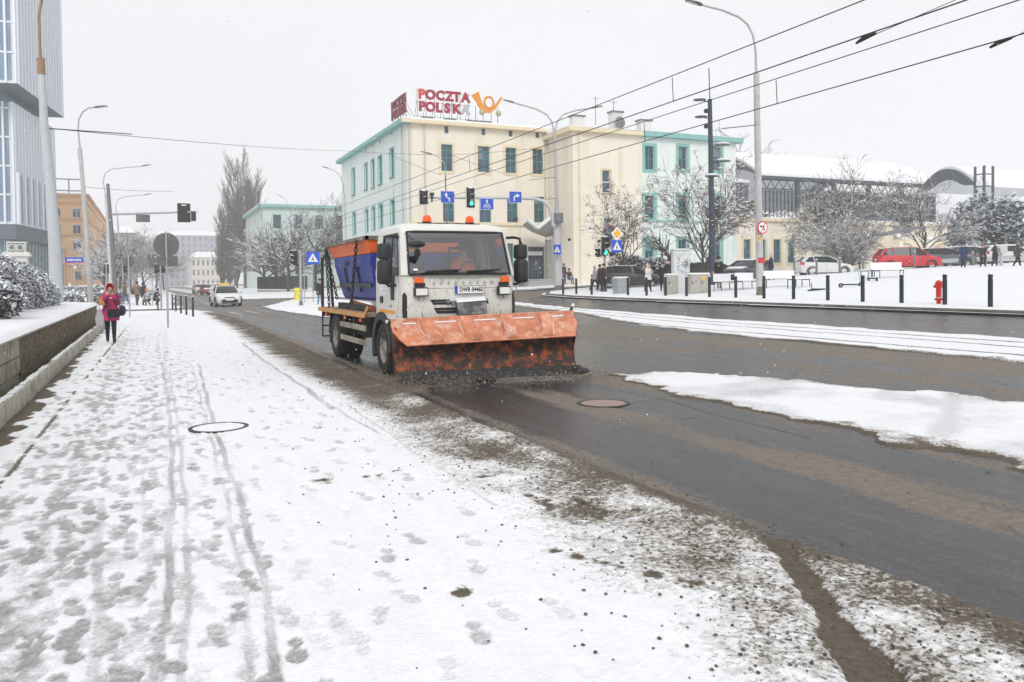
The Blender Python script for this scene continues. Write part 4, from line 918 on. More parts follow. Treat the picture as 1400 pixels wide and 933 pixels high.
pxs = np.concatenate([np.arange(-14, -3.5, .5), np.arange(-3.5, WX+.12, .05)]); pys = np.arange(4, WY1+.08, .12)
X, Y = np.meshgrid(pxs, pys); e_ = np.minimum(WX+.10-X, WY1+.06-Y)+.03*(fbm(X, Y, .4, 3)-.5)
grid_obj('planter_snow', pxs, pys, WZ-.02+.10*sstep(-.02, .16, e_)+.10*fbm(X, Y, 2.0, 8)*sstep(0, 1, e_)+.35*sstep(.6, 4, WX-X), SNOW)
grid_obj('gutter', np.array([-1.98, -1.85, -1.72, -1.58]), np.array([1., 6, 15, 37]), np.full((4, 4), .015), ASPHALT, {'slush': np.full((4, 4), .35)})

# ------------------------------------------------------------------ trees
BARK = mat('bark', (.075, .062, .055), .9, var=.3, scale=3, bump=.6, bscale=20); BARKG = mat('grey_bark', (.12, .105, .095), .9, var=.25, scale=3, bump=.4, bscale=20); TWIG = mat('twig', (.085, .068, .06), .9, var=.3); POPT = mat('poplar_twig', (.155, .128, .12), .9, var=.2, scale=.3); SEED = mat('seed_clump', (.22, .14, .095), .9, var=.35, scale=9); TREESNOW = mat('tree_snow', (.82, .84, .87), .8, var=.03)
def branch_mesh(mb, segs):
    for pts, rs in segs:
        n = 7 if rs[0] > .12 else (5 if rs[0] > .04 else 3)
        mb.tube(pts, rs, n, caps=False)
def grow(rs, p, d, L, r, lev, maxlev, out, P):
    """one branch as a polyline, then its children"""
    n = max(3, int(L/P['step'])) if lev < 2 else 3
    pts = [p.copy()]; rad = [r]; q = p.copy(); dd = d.copy()
    for k in range(n):
        j = P['jit']*(1 if lev else .35)
        dd = (dd+Vector((rs.gauss(0, j), rs.gauss(0, j), rs.gauss(0, j)+P['up'][min(lev, 3)]))).normalized()
        q = q+dd*L/n; pts.append(q.copy()); rad.append(max(P['rmin'], r*(1-(1-P['tap'])*(k+1)/n)))
    out.append((lev, pts, rad))
    if lev >= maxlev: return
    nb = P['n'][min(lev, len(P['n'])-1)]
    for k in range(nb):
        t = P['t0'][min(lev, 3)]+(1-P['t0'][min(lev, 3)])*(k+rs.random())/nb
        i = min(int(t*n), n-1); f = t*n-i; b = pts[i].lerp(pts[i+1], f); td = (pts[i+1]-pts[i]).normalized()
        az = rs.uniform(0, 2*PI); sp = P['ang'][min(lev, 3)]*rs.uniform(.75, 1.25); side = td.orthogonal().normalized(); side = Matrix.Rotation(az, 3, td) @ side
        nd = (td*math.cos(sp)+side*math.sin(sp)).normalized()
        grow(rs, b, nd, L*P['len'][min(lev, 3)]*rs.uniform(.7, 1.2)*(1-.45*t if P.get('cone') and lev == 0 else 1), max(P['rmin'], (rad[i]*.62)), lev+1, maxlev, out, P)
TREES = []
def tree(name, label, loc, H, seed, P, bark=BARK, twig=TWIG, snow=.6, clumps=0, group=None, maxlev=3, stems=1):
    rs = random.Random(seed); root = thing(name, label, 'tree', loc, 0, group); out = []
    for s in range(stems):
        d = Vector((rs.gauss(0, .05), rs.gauss(0, .05), 1)) if stems == 1 else Vector((P.get('spread', .16)*math.cos(s*2.4+.5), P.get('spread', .16)*math.sin(s*2.4+.5), 1))
        grow(rs, Vector((0, 0, -.1)), d.normalized(), H*P['trunk'], P['r'], 0, maxlev, out, P)
    mzv = max(q.z for _, pts, _ in out for q in pts); k_ = H/max(mzv, .1); ks = P.get('wide', 1.0)*k_
    for _, pts, _ in out:
        for q in pts: q.x *= ks; q.y *= ks; q.z *= k_
    A, B, S = MB(), MB(), MB()
    for lev, pts, rad in out:
        (A if lev == 0 else B).tube(pts, rad, 8 if rad[0] > .1 else (5 if rad[0] > .035 else 3), caps=False)
        if snow > 0 and lev > 0:
            for a, b_, r0 in zip(pts, pts[1:], rad):
                dv = b_-a
                if dv.length > 1e-6 and abs(dv.z)/dv.length < .85 and rs.random() < snow:
                    up_ = Vector((0, 0, r0*.55+.003)); S.tube([a+up_, b_+up_], [r0*.95+.002, r0*.8+.002], 3, caps=False)
    obj('trunk', A, bark, root, smooth=60, fix=False); obj('crown', B, twig, root, smooth=60, fix=False)
    if S.v: obj('branch_snow', S, TREESNOW, root, fix=False)['kind'] = 'stuff'
    if clumps:
        tips = [pts[-1] for lev, pts, rad in out if lev >= maxlev-1]; C = MB(); CS = MB(); rs.shuffle(tips)
        for p in tips[:clumps]:
            r_ = rs.uniform(.12, .24)
            for q in range(12):
                c = p+Vector((rs.gauss(0, r_*.75), rs.gauss(0, r_*.75), rs.gauss(-.03, r_*.55))); a = Vector((rs.gauss(0, 1), rs.gauss(0, 1), rs.gauss(0, 1))).normalized()*rs.uniform(.035, .08); b_ = a.orthogonal().normalized()*rs.uniform(.03, .055)
                C.quad(c-a, c+b_, c+a, c-b_)
            CS.ball(p+Vector((0, 0, r_*.55)), (r_*.75, r_*.75, r_*.2), 5, 3, .3)
        obj('seed_clumps', C, SEED, root, fix=False)['kind'] = 'stuff'; o = obj('clump_snow', CS, TREESNOW, root, fix=False); o['kind'] = 'stuff'
    return root
ROUND = dict(trunk=.45, r=.16, step=.5, jit=.10, up=(.02, .02, .03, .04), rmin=.010, tap=.55, n=(7, 6, 6), t0=(.45, .25, .2, .2), ang=(.75, .7, .7, .7), len=(.75, .6, .55, .5))
WIDE = dict(trunk=.42, r=.30, step=.6, jit=.13, up=(.02, .03, .02, .0), rmin=.018, tap=.5, n=(8, 7, 7, 5), t0=(.4, .25, .2, .2), ang=(.85, .7, .7, .7), len=(.95, .62, .55, .5))
POPL = dict(wide=1.12, trunk=.96, r=.42, step=1.2, jit=.03, up=(.02, .16, .16, .16), rmin=.026, tap=.12, n=(50, 6, 5), t0=(.06, .2, .2, .2), ang=(.45, .35, .3, .3), len=(.24, .5, .5, .5), cone=False)
LACY = dict(WIDE, r=.2, rmin=.014, n=(9, 7, 6, 4), trunk=.5, t0=(.3, .2, .15, .15), len=(.75, .6, .55, .5))
def gz(X, Y): return float(zt(X, Y))
for i, (x, ytop, dpt, sd) in enumerate(((302, 268, 178, 1), (312, 246, 174, 2), (323, 236, 170, 8), (336, 195, 165, 3), (349, 226, 172, 4), (358, 244, 178, 5))):
    X, Y = at(x, dpt); H = zat(x, ytop, dpt)-0
    tree('poplar_tree', ('tallest bare poplar in the row of poplars', 'slender bare poplar in the row behind the street')[0 if i == 3 else 1], (X, Y, 0), H, sd, POPL, BARKG, POPT, 0.05, group='poplars in a row' if i != 3 else None, maxlev=3)
def zone(name, label, x, ytop, dpt, seed, P=WIDE, snow=.5, clumps=0, maxlev=3, group=None, stems=1, bark=BARK, k=1.0, dz=.1):
    X, Y = at(x, dpt); z0 = gz(X, Y)+dz; H = (zat(x, ytop, dpt)-z0)*k
    return tree(name, label, (X, Y, z0-.1), H, seed, P, bark, TWIG, snow, clumps, group, maxlev, stems)
zone('bare_tree', 'spreading bare tree with snowy boughs in front of the second mint block', 430, 258, 100, 21, WIDE, .55, maxlev=4, k=1.05)
g_ = 'snowy street trees up the right side'
for i, (x, yt, dp) in enumerate(((395, 292, 104), (378, 305, 112), (412, 285, 120), (362, 312, 126), (385, 300, 135))): zone('bare_tree', 'low snowy street tree by the railing below the poplars', x, yt, dp, 31+i, WIDE, .6, group=g_)
g_ = 'snowy street trees up the left side'
for i, (x, yt, dp) in enumerate(((150, 312, 92), (164, 302, 105), (181, 304, 120), (197, 310, 140), (213, 318, 165), (172, 318, 150), (140, 325, 112), (224, 328, 190))): zone('bare_tree', 'snow laden street tree in front of the tenements', x, yt, dp, 51+i, LACY, .9, group=g_, maxlev=4)
ST = dict(ROUND, n=(8, 6, 5, 3), r=.10, rmin=.012, trunk=.40, t0=(.35, .25, .2, .2), ang=(.62, .62, .7, .7), len=(.95, .62, .5, .5), up=(.02, .05, .03, .02))
zone('seed_tree', 'small plaza tree hung with brown seed clumps before the cream corner', 853, 243, 56, 71, ST, .25, clumps=230, maxlev=3)
zone('seed_tree', 'multi stemmed plaza tree hung with brown seed clumps before the mint wing', 965, 208, 52, 72, ST, .28, clumps=330, maxlev=3, stems=2, k=1.0)
zone('young_tree', 'thin leafless sapling behind the white info pillar', 922, 310, 55, 73, ROUND, .4, maxlev=2)
SP = dict(WIDE, r=.14, rmin=.013, trunk=.38, len=(1.05, .62, .55, .5))
zone('snowy_tree', 'flat topped snowy tree rising behind the round bush', 1140, 216, 72, 74, SP, .6, clumps=190, maxlev=4, stems=2)
zone('snowy_tree', 'snow dusted bare tree in front of the arcade wall', 1263, 226, 68, 75, SP, .7, maxlev=4)
zone('bare_tree', 'big bare crown showing above the train hall roof', 1062, 182, 150, 76, dict(LACY, r=.5, rmin=.035, wide=1.25), .1, maxlev=4)
# ------------------------------------------------------------------ hedge and bushes: twig and leaf faces through the volume
HEDGE = mat('hedge_leaf', (.055, .048, .045), .9, var=.4, scale=6); CONIF = mat('conifer_leaf', (.05, .06, .055), .9, var=.4, scale=4); BUSHT = mat('bush_twig', (.20, .18, .165), .9, var=.3, scale=5)
def bush(name, label, cat, loc, R, n, size, snowfrac, leaf, seed, lumps=9, parent=None, shapes=None):
    rg = np.random.default_rng(seed); root = thing(name, label, cat, loc)
    cs = shapes or [((rg.uniform(-.55, .55)*R[0], rg.uniform(-.5, .5)*R[1], R[2]*rg.uniform(.4, .68)), rg.uniform(.42, .62)) for _ in range(lumps)]
    L, S = MB(), MB()
    for k in range(n):
        (cx, cy, cz), rr = cs[k % len(cs)]
        v = rg.normal(size=3); v /= np.linalg.norm(v); rad = rr*rg.uniform(.55, 1.05)**.6
        c = Vector((cx+v[0]*rad*R[0], cy+v[1]*rad*R[1], cz+v[2]*rad*R[2]))
        if c.z < .02: continue
        a = Vector(rg.normal(size=3)).normalized()*size*rg.uniform(.6, 1.4); b_ = a.cross(Vector(rg.normal(size=3))).normalized()*size*rg.uniform(.15, .4)
        L.quad(c-a, c+b_, c+a, c-b_)
        if rg.random() < snowfrac*(0.35+.65*max(0, v[2])+.15):
            a2 = Vector((rg.normal(), rg.normal(), rg.normal()*.35)).normalized()*size*rg.uniform(.8, 1.5); b2 = Vector((-a2.y, a2.x, rg.normal()*.01)).normalized()*size*rg.uniform(.35, .7); c2 = c+Vector(v)*size*.55+Vector((0, 0, size*.35))
            S.quad(c2-a2, c2+b2, c2+a2+Vector((0, 0, size*.1)), c2-b2)
    obj('foliage', L, leaf, root, fix=False)['kind'] = 'stuff'; obj('snow', S, TREESNOW, root, fix=False)['kind'] = 'stuff'
    T_ = MB(); rg2 = random.Random(seed)
    for k in range(14):
        (cx, cy, cz), rr = cs[k % len(cs)]; T_.tube([(cx*.4, cy*.4, -.1), (cx*.8, cy*.8, cz*.6), (cx+rg2.uniform(-.2, .2)*R[0], cy, cz)], [.04*size*8, .025*size*8, .01*size*8], 4, caps=False)
    obj('stems', T_, BARK, root, fix=False)
    return root
sh_ = []
for (y, x, h, r_) in ((19.0, -4.0, 1.05, 1.2), (20.6, -3.9, 1.1, 1.25), (22.3, -3.8, 1.0, 1.2), (24, -3.85, .95, 1.2), (25.7, -3.7, .88, 1.15), (27.4, -3.7, .82, 1.1), (29, -3.6, .76, 1.0), (30.2, -3.5, .66, .85)):
    sh_.append(((x+3.8, y-24, h*.75), .5*r_)); sh_.append(((x+3.8-.5, y-24.6, h*.9), .5*r_)); sh_.append(((x+3.8+.2, y-23.5, h*.55), .42*r_)); sh_.append(((x+3.8-1.6, y-24, h*.95), .55*r_))
hedge = bush('hedge', 'clipped dark hedge dusted with snow behind the planter wall', 'hedge', (-3.8, 24, WZ), (1.6, 2.2, 1.62), 95000, .050, 1.9, HEDGE, 3, shapes=sh_)
X, Y = -2.9, 14.6
bush('low_bush', 'small snow covered bush at the near end of the hedge', 'bush', (-3.35, 19.2, WZ+.05), (1.0, 1.0, .7), 3000, .08, 1.0, HEDGE, 9, 6)
BB = dict(LACY, spread=.75, r=.05, rmin=.012, trunk=.75, n=(9, 6, 5, 3), t0=(.15, .15, .15, .15), ang=(.55, .6, .6, .6), len=(.55, .6, .55, .5), wide=1.05)
TWIG_, TWIG = TWIG, BUSHT
zone('round_bush', 'large round leafless bush powdered with snow behind the parked cars', 1156, 292, 66, 81, BB, .6, stems=13, maxlev=3)['category'] = 'bush'
TWIG = TWIG_
X, Y = at(1362, 76); bush('evergreen_bush', 'big dark evergreen bush loaded with thick snow right of the arcade wall', 'bush', (X, Y, gz(X, Y)), (3.6, 3.2, 6.0), 9000, .30, 1.4, CONIF, 5, 16)
X, Y = at(1395, 74); bush('evergreen_bush', 'second dark evergreen bush loaded with snow beside the bigger one', 'bush', (X, Y, gz(X, Y)), (2.2, 2.2, 5.0), 4000, .30, 1.4, CONIF, 15, 10)
X, Y = at(880, 59); bush('dark_shrub', 'low dark evergreen shrub capped with snow behind the dark parked car', 'shrub', (X, Y, gz(X, Y)+.1), (2.3, 1.5, 1.9), 5000, .16, 1.3, CONIF, 6, 8)
X, Y = at(1330, 72); bush('round_bush', 'small snowy bush at the foot of the arcade wall end', 'bush', (X, Y, gz(X, Y)), (1.3, 1.2, 2.2), 2500, .15, .8, BUSHT, 7, 6)
for i, (x, y, dp, r_) in enumerate(((100, 402, 62, 1.0), (112, 398, 66, 1.2), (134, 400, 70, 1.1), (92, 400, 56, .9), (146, 402, 64, .9))):
    X, Y = at(x, dp); bush('low_bush', 'low snowed-over bush beside the side road', 'bush', (X, Y, 0), (1.7*r_, 1.4*r_, 1.1*r_), 1500, .16, .95, BUSHT, 20+i, 6)['group'] = 'low bushes by the side road'
# ------------------------------------------------------------------ snow plough truck
TW = mat('truck_white', (.70, .69, .65), .35, var=.04, dirt=(.45, .42, .37), damt=.12, dscale=30, spec=.5)
TWL = mat('truck_white_lower', (.66, .645, .60), .4, var=.05, dirt=(.36, .33, .28), damt=.26, dscale=26, dstretch=.35, spec=.5)
HOPBLUE = mat('hopper_blue', (.012, .035, .25), .45, var=.2, dirt=(.10, .10, .12), damt=.22, dscale=4)
HOPORG = mat('hopper_orange', (.75, .13, .02), .5, var=.15, dirt=(.20, .10, .06), damt=.25)
CHASSIS = mat('chassis_grime', (.022, .021, .02), .8, var=.4, dirt=(.09, .08, .07), damt=.4)
GUARD = mat('side_guard', (.42, .38, .30), .6, .2, var=.2, dirt=(.12, .10, .08), damt=.45)
PLOWTOP = mat('plough_orange', (.55, .20, .105), .6, var=.22, scale=3, dirt=(.64, .42, .33), damt=.38, dscale=6, bump=.3, bscale=60)
PLOWLOW = mat('plough_worn', (.030, .017, .013), .6, var=.5, scale=8, dirt=(.42, .085, .016), damt=.42, dscale=7.5, bump=.8, bscale=25)
AMBER = mat('amber_lens', (.8, .13, .012), .25, var=.05)
AMBERGLOW = mat('amber_beacon', (.85, .09, .012), .2, var=.05, emit=(1, .08, .01, .12))
LAMPGLASS = mat('lamp_lens', (.75, .75, .72), .15, var=.05)
ORANGEBAND = mat('orange_band', (.85, .33, .02), .45, var=.05)
WOODBED = mat('bed_timber', (.30, .25, .19), .8, var=.3, scale=12, dirt=(.55, .30, .10), damt=.35)
WSCREEN = glassmat('windscreen_glass', (.70, .78, .76), .15)
SEATF = mat('seat_fabric', (.05, .055, .06), .9, var=.2)
T = thing('snow_plough_truck', 'white snow plough truck with orange front blade and blue salt hopper on the bed', 'truck', (4.9, 16.5, 0))
def rring(hw, yf, yr, r, z, n=5, bulge=0.0):
    P = []
    for (cx, cy, a0) in ((hw-r, yf+r, -PI/2), (hw-.04, yr-.04, 0), (-hw+.04, yr-.04, PI/2), (-hw+r, yf+r, PI)):
        rr = r if cy == yf+r else .04
        for k in range(n+1):
            a = a0+PI/2*k/n; P.append((cx+rr*math.cos(a), cy+rr*math.sin(a), z))
    if bulge:
        P = [(x, y-bulge*(1-(x/hw)**2) if y < yf+r else y, z) for x, y, z in P]
    return P
# cab: lower shell, roof, pillars
cab = obj('cab', MB().loft([rring(1.05, -3.48, -1.72, .24, .99), rring(1.055, -3.50, -1.72, .24, 1.2), rring(1.055, -3.47, -1.72, .22, 1.60), rring(1.05, -3.42, -1.72, .2, 1.80)]), TWL, T, smooth=50)
obj('roof', MB().loft([rring(.99, -3.20, -1.70, .16, 2.52), rring(.985, -3.17, -1.70, .16, 2.60), rring(.95, -3.08, -1.74, .18, 2.66), rring(.85, -2.9, -1.8, .2, 2.70)]), TW, T, smooth=45)
sh = MB()
for s in (-1, 1):
    sh.loft([[(s*x, y, z) for x, y, z in ((1.045, -3.37, 1.79), (.93, -3.46, 1.79), (.93, -3.40, 1.79), (1.045, -3.25, 1.79))],
             [(s*x, y, z) for x, y, z in ((.985, -3.12, 2.53), (.90, -3.20, 2.53), (.90, -3.14, 2.53), (.985, -3.00, 2.53))]])
    sh.loft([[(s*x, y, z) for x, y, z in ((1.05, -2.16, 1.79), (.98, -2.16, 1.79), (.98, -1.72, 1.79), (1.05, -1.72, 1.79))],
             [(s*x, y, z) for x, y, z in ((.985, -2.12, 2.53), (.92, -2.12, 2.53), (.92, -1.70, 2.53), (.985, -1.70, 2.53))]])
obj('cab_pillar', sh, TW, T, split=True)
# rear wall of the cab with its window
rw = MB(); rw.bb((-.98, -1.76, 1.79), (-.62, -1.71, 2.53)); rw.bb((.62, -1.76, 1.79), (.98, -1.71, 2.53)); rw.bb((-.62, -1.76, 1.79), (.62, -1.71, 1.92)); rw.bb((-.62, -1.76, 2.42), (.62, -1.71, 2.53))
obj('cab_rear_wall', rw, SEATF, T, split=True)
# windscreen with rubber seal
def wsp(u, v, off=0.0):       # u -1..1, v 0..1
    hw = .93+(.885-.93)*v; y = -3.455+(-3.20+3.455)*v; z = 1.80+.735*v
    return (u*hw, y-.06*(1-u*u)-off, z)
ws = MB(); N = 12
ws.loft([[wsp(-1+2*i/N, v) for i in range(N+1)] for v in (0, .33, .66, 1)], closed=False)
wso = obj('windscreen', ws, WSCREEN, T, smooth=60)
seal = [wsp(-1+2*i/N, 0, .005) for i in range(N+1)]+[wsp(1, v, .005) for v in (.5, 1)]+[wsp(1-2*i/N, 1, .005) for i in range(1, N+1)]+[wsp(-1, v, .005) for v in (.5, 0)]
obj('window_seal', MB().tube(seal, .022, 6), BLACK, wso)
for (x0, x1, ya) in ((-.75, -.05, 0), (-.05, .70, 0)):
    wp = obj('wiper', MB().tube([(x0, -3.50, 1.82), ((x0+x1)/2, -3.54, 1.83), (x1, -3.53, 1.87)], .012, 5).tube([(x1-.62, -3.545, 1.845), (x1, -3.545, 1.875)], .016, 5), BLACK, wso)
tk = MB(); tk.quad((-.86, -3.487, 1.86), (-.79, -3.492, 1.86), (-.79, -3.487, 1.90), (-.86, -3.482, 1.90)); obj('sticker', tk, SIGNWHITE, wso, fix=False)
# panel joints, grille openings, corner air slots
fp = MB()
def front(x, z, off=.004):
    t = (z-.8)/1.0; hw = 1.055; yf = -3.47 if z < .9 else (-3.50+.03*max(0, (z-1.2)/.4) if z < 1.6 else -3.47+.05*(z-1.6)/.2)
    return (x, yf-off, z)
gr = MB()
for (x0, x1, z0, z1) in ((-.52, -.20, 1.28, 1.37), (.24, .50, 1.28, 1.37), (-.46, -.10, 1.13, 1.23), (.14, .46, 1.13, 1.23)):
    gr.loft([[front(x0, z0), front(x1, z0), front(x1-.03, z1), front(x0-.06 if x0 < 0 else x0, z1)]], caps=(True, False))
g = obj('grille', gr, BLACK, T, fix=False, split=True)
for (x0, x1, z0) in ((-.52, -.20, 1.325), (.24, .50, 1.325), (-.46, -.10, 1.18), (.14, .46, 1.18)):
    obj('grille_slat', MB().bb((x0+.01, -3.515, z0-.006), (x1-.03, -3.498, z0+.006)), GREYPAINT, g)
gap = MB()
for s in (-1, 1):
    gap.tube([front(s*.86, 1.78, .0), front(s*.80, 1.5, .0), front(s*.70, 1.02, .0)], .006, 4)
gap.tube([front(-.80, 1.56, .0), front(.80, 1.56, .0)], .004, 4)
obj('panel_joint', gap, BLACK, T, split=True)
for s in (-1, 1):
    # vertical air slot in the corner panel
    a = MB(); ring = []
    for (dx, z) in ((.0, 1.50), (.035, 1.46), (.04, 1.2), (.03, 1.02), (-.03, 1.02), (-.045, 1.2), (-.04, 1.44)):
        ang = .62; ring.append((s*(1.0+dx*math.cos(ang)), -3.418+dx*math.sin(ang), z))
    a.loft([ring, [(p[0]-s*.0, p[1]+.03, p[2]) for p in ring]])
    obj('air_slot', a, BLACK, T)
    hl = obj('work_lamp', MB().box((s*.76, -3.56, 1.505), (.24, .10, .15)), BLACK, T, bevel=.012)
    obj('lamp_lens', MB().box((s*.76, -3.615, 1.505), (.20, .012, .112)), LAMPGLASS, hl)
    ti = obj('indicator_lamp', MB().box((s*.79, -3.55, 1.70), (.16, .07, .10)), AMBER, T, bevel=.012)
    obj('lamp_bracket', MB().box((s*.77, -3.53, 1.62), (.18, .05, .07)), BLACK, T)
lc = obj('headlight_cluster', MB().loft([[(1.045, -3.33, .98), (1.06, -3.2, .98), (1.06, -3.2, 1.4), (1.05, -3.33, 1.38)], [(1.075, -3.33, .99), (1.075, -3.2, .99), (1.075, -3.2, 1.38), (1.075, -3.33, 1.36)]]), BLACK, T)
for k in range(3): obj('lamp_lens', MB().box((1.079, -3.265, 1.06+.12*k), (.012, .10, .09)), LAMPGLASS, lc)
# grey hydraulic valve box on the front
hb = obj('valve_box', MB().loft([[(-.12, -3.52, 1.10), (.38, -3.52, 1.13), (.42, -3.50, 1.38), (-.14, -3.50, 1.35)], [(-.14, -3.74, 1.09), (.36, -3.74, 1.12), (.38, -3.68, 1.33), (-.16, -3.68, 1.30)]]), mat('valve_box_grey', (.07, .075, .08), .5, var=.3, dirt=(.3, .3, .3), damt=.3), T, bevel=.01)
obj('snow_cap', MB().loft([[(-.15, -3.67, 1.315), (.385, -3.67, 1.345), (.415, -3.51, 1.39), (-.14, -3.51, 1.36)], [(-.13, -3.65, 1.34), (.37, -3.65, 1.37), (.40, -3.52, 1.41), (-.12, -3.52, 1.385)]]), SNOW, hb)
for s in (-1, 1): obj('bracket_arm', MB().tube([(.12+s*.16, -3.50, 1.08), (.12+s*.16, -3.7, 1.06)], .025, 6), BLACK, T)
obj('hose_coupling', MB().tube([(-.28, -3.49, 1.33), (-.28, -3.57, 1.33)], .035, 8).tube([(-.19, -3.49, 1.31), (-.19, -3.56, 1.31)], .03, 8), GREYPAINT, T, split=True)
# number plate and lettering
pl = obj('number_plate', MB().box((.13, -3.525, 1.53), (.53, .015, .135)), SIGNWHITE, T, bevel=.004)
pf = MB()
for (a, b_) in (((-.14, 1.462), (.40, 1.468)), ((-.14, 1.592), (.40, 1.598)), ((-.14, 1.468), (-.134, 1.592)), ((.394, 1.468), (.40, 1.592))): pf.bb((a[0], -3.54, a[1]), (b_[0], -3.53, b_[1]))
obj('plate_frame', pf, BLACK, pl)
obj('plate_band', MB().bb((-.132, -3.537, 1.47), (-.092, -3.533, 1.59)), BLUE, pl)
put_text('DWR 0446S', .105, BLACK, pl, (.155, -3.536, 1.53), (PI/2, 0, 0), extrude=.002, offset=.0025, sx=.80)
for i, ch in enumerate('EUROCARGO'):
    put_text(ch, .075, mat('badge_grey', (.42, .42, .41), .3, .6, var=.05), T, (-.50+i*.133, -3.487, 1.655), (PI/2-.06, 0, 0), name='badge_letter', extrude=.006, offset=.002)
# doors
for s in (-1, 1):
    dr = MB()
    dr.loft([[(s*1.058, y, z) for y, z in ((-3.10, 1.02), (-2.06, 1.02), (-2.06, 1.79), (-3.20, 1.79), (-3.22, 1.40))], [(s*1.068, y, z) for y, z in ((-3.09, 1.03), (-2.07, 1.03), (-2.07, 1.785), (-3.19, 1.785), (-3.21, 1.40))]])
    door = obj('door', dr, TW, T)
    win = MB(); win.loft([[(s*1.045, -3.22, 1.80), (s*1.045, -2.16, 1.80)], [(s*.98, -3.0, 2.50), (s*.98, -2.13, 2.50)]], closed=False)
    obj('side_window', win, WSCREEN, door)
    fr = MB().tube([(s*1.05, -3.24, 1.80), (s*.985, -3.02, 2.51), (s*.985, -2.14, 2.51), (s*1.05, -2.15, 1.80)], .02, 6).tube([(s*1.05, -3.24, 1.79), (s*1.05, -2.15, 1.79)], .022, 6).tube([(s*1.045, -2.75, 1.80), (s*.985, -2.68, 2.5)], .014, 6)
    obj('window_frame', fr, BLACK, door)
    obj('door_handle', MB().box((s*1.078, -2.22, 1.36), (.03, .16, .12)), BLACK, door, bevel=.01)
    obj('orange_stripe', MB().bb((s*1.069, -3.08, 1.125), (s*1.073, -2.07, 1.185)), ORANGEBAND, door)
    obj('document_panel', MB().bb((s*1.069, -2.62, 1.46), (s*1.073, -2.12, 1.74)), SIGNWHITE, door)
    tl = MB()
    for k in range(6): tl.bb((s*1.0735, -2.57+(.0 if k != 2 else .05), 1.70-k*.04), (s*1.0755, -2.57+(.38 if k % 2 else .30), 1.708-k*.04))
    obj('document_lines', tl, mat('print_grey', (.3, .3, .32), .6), door)['kind'] = 'stuff'
    obj('corner_trim', MB().loft([[(s*1.07, y, z) for y, z in ((-3.02, 1.36), (-2.84, 1.36), (-2.80, 1.80), (-3.06, 1.80))], [(s*1.085, y, z) for y, z in ((-3.01, 1.37), (-2.85, 1.37), (-2.81, 1.79), (-3.05, 1.79))]]), BLKPLASTIC, door)
    put_text('P 13', .07, BLACK, door, (s*1.072, -2.80, 1.25), (PI/2, 0, -s*-PI/2), extrude=.001)
    # mirrors
    def pad(x, y, z, wx, wy, wz): return [[(x+dx*wx*k, y+dy*wy*k, z+zz*wz) for dx, dy in ((-.5, -.28), (-.28, -.5), (.28, -.5), (.5, -.28), (.5, .4), (-.5, .4))] for zz, k in ((-.5, .62), (-.44, .92), (-.3, 1), (.3, 1), (.44, .92), (.5, .62))]
    xo = 1.26 if s < 0 else 1.30
    mr = obj('mirror', MB().loft(pad(s*xo, -3.12, 2.20, .21, .22, .27)).loft(pad(s*(xo+.0), -3.13, 1.85, .22, .24, .42)), BLKPLASTIC, T, smooth=50, split=True)
    obj('mirror_arm', MB().tube([(s*1.0, -3.1, 2.45), (s*1.16, -3.12, 2.46), (s*(xo-.02), -3.12, 2.44), (s*xo, -3.12, 2.3)], .026, 6).tube([(s*1.05, -3.15, 1.62), (s*1.2, -3.14, 1.61), (s*xo, -3.13, 1.68)], .024, 6), BLACK, T, split=True)
    obj('mirror_glass', MB().box((s*xo, -3.022, 2.20), (.15, .012, .19)).box((s*xo, -3.022, 1.85), (.16, .012, .32)), LAMPGLASS, T, split=True)
# proximity mirror over the windscreen edge
obj('front_mirror', MB().ball((-.86, -3.66, 2.30), (.17, .07, .06), 10, 5).tube([(-.92, -3.25, 2.50), (-.90, -3.6, 2.38)], .014, 5).ball((-.80, -3.52, 2.16), (.06, .05, .08), 8, 5), BLKPLASTIC, T, smooth=60)
# beacons and cable on the roof
for bx_ in (-.36, .46):
    bc = obj('beacon', MB().lathe([(.075, 0), (.08, .03), (.075, .08), (.055, .115), (.01, .13)], (bx_, -2.72, 2.74), 14), AMBERGLOW, T, smooth=50)
    obj('beacon_base', MB().lathe([(.085, 0), (.085, .045)], (bx_, -2.72, 2.70), 14).tube([(bx_-.18, -2.72, 2.71), (bx_+.2, -2.72, 2.71)], .02, 5), BLACK, bc)
obj('roof_cable', MB().tube([(-.62, -2.72, 2.70), (-.45, -2.75, 2.71), (-.1, -2.7, 2.725), (.1, -2.74, 2.73), (.4, -2.7, 2.72), (.8, -2.74, 2.69)], .010, 5), BLACK, T)
obj('marker_light', MB().box((-.82, -3.12, 2.575), (.10, .05, .035)), LAMPGLASS, T, bevel=.008)
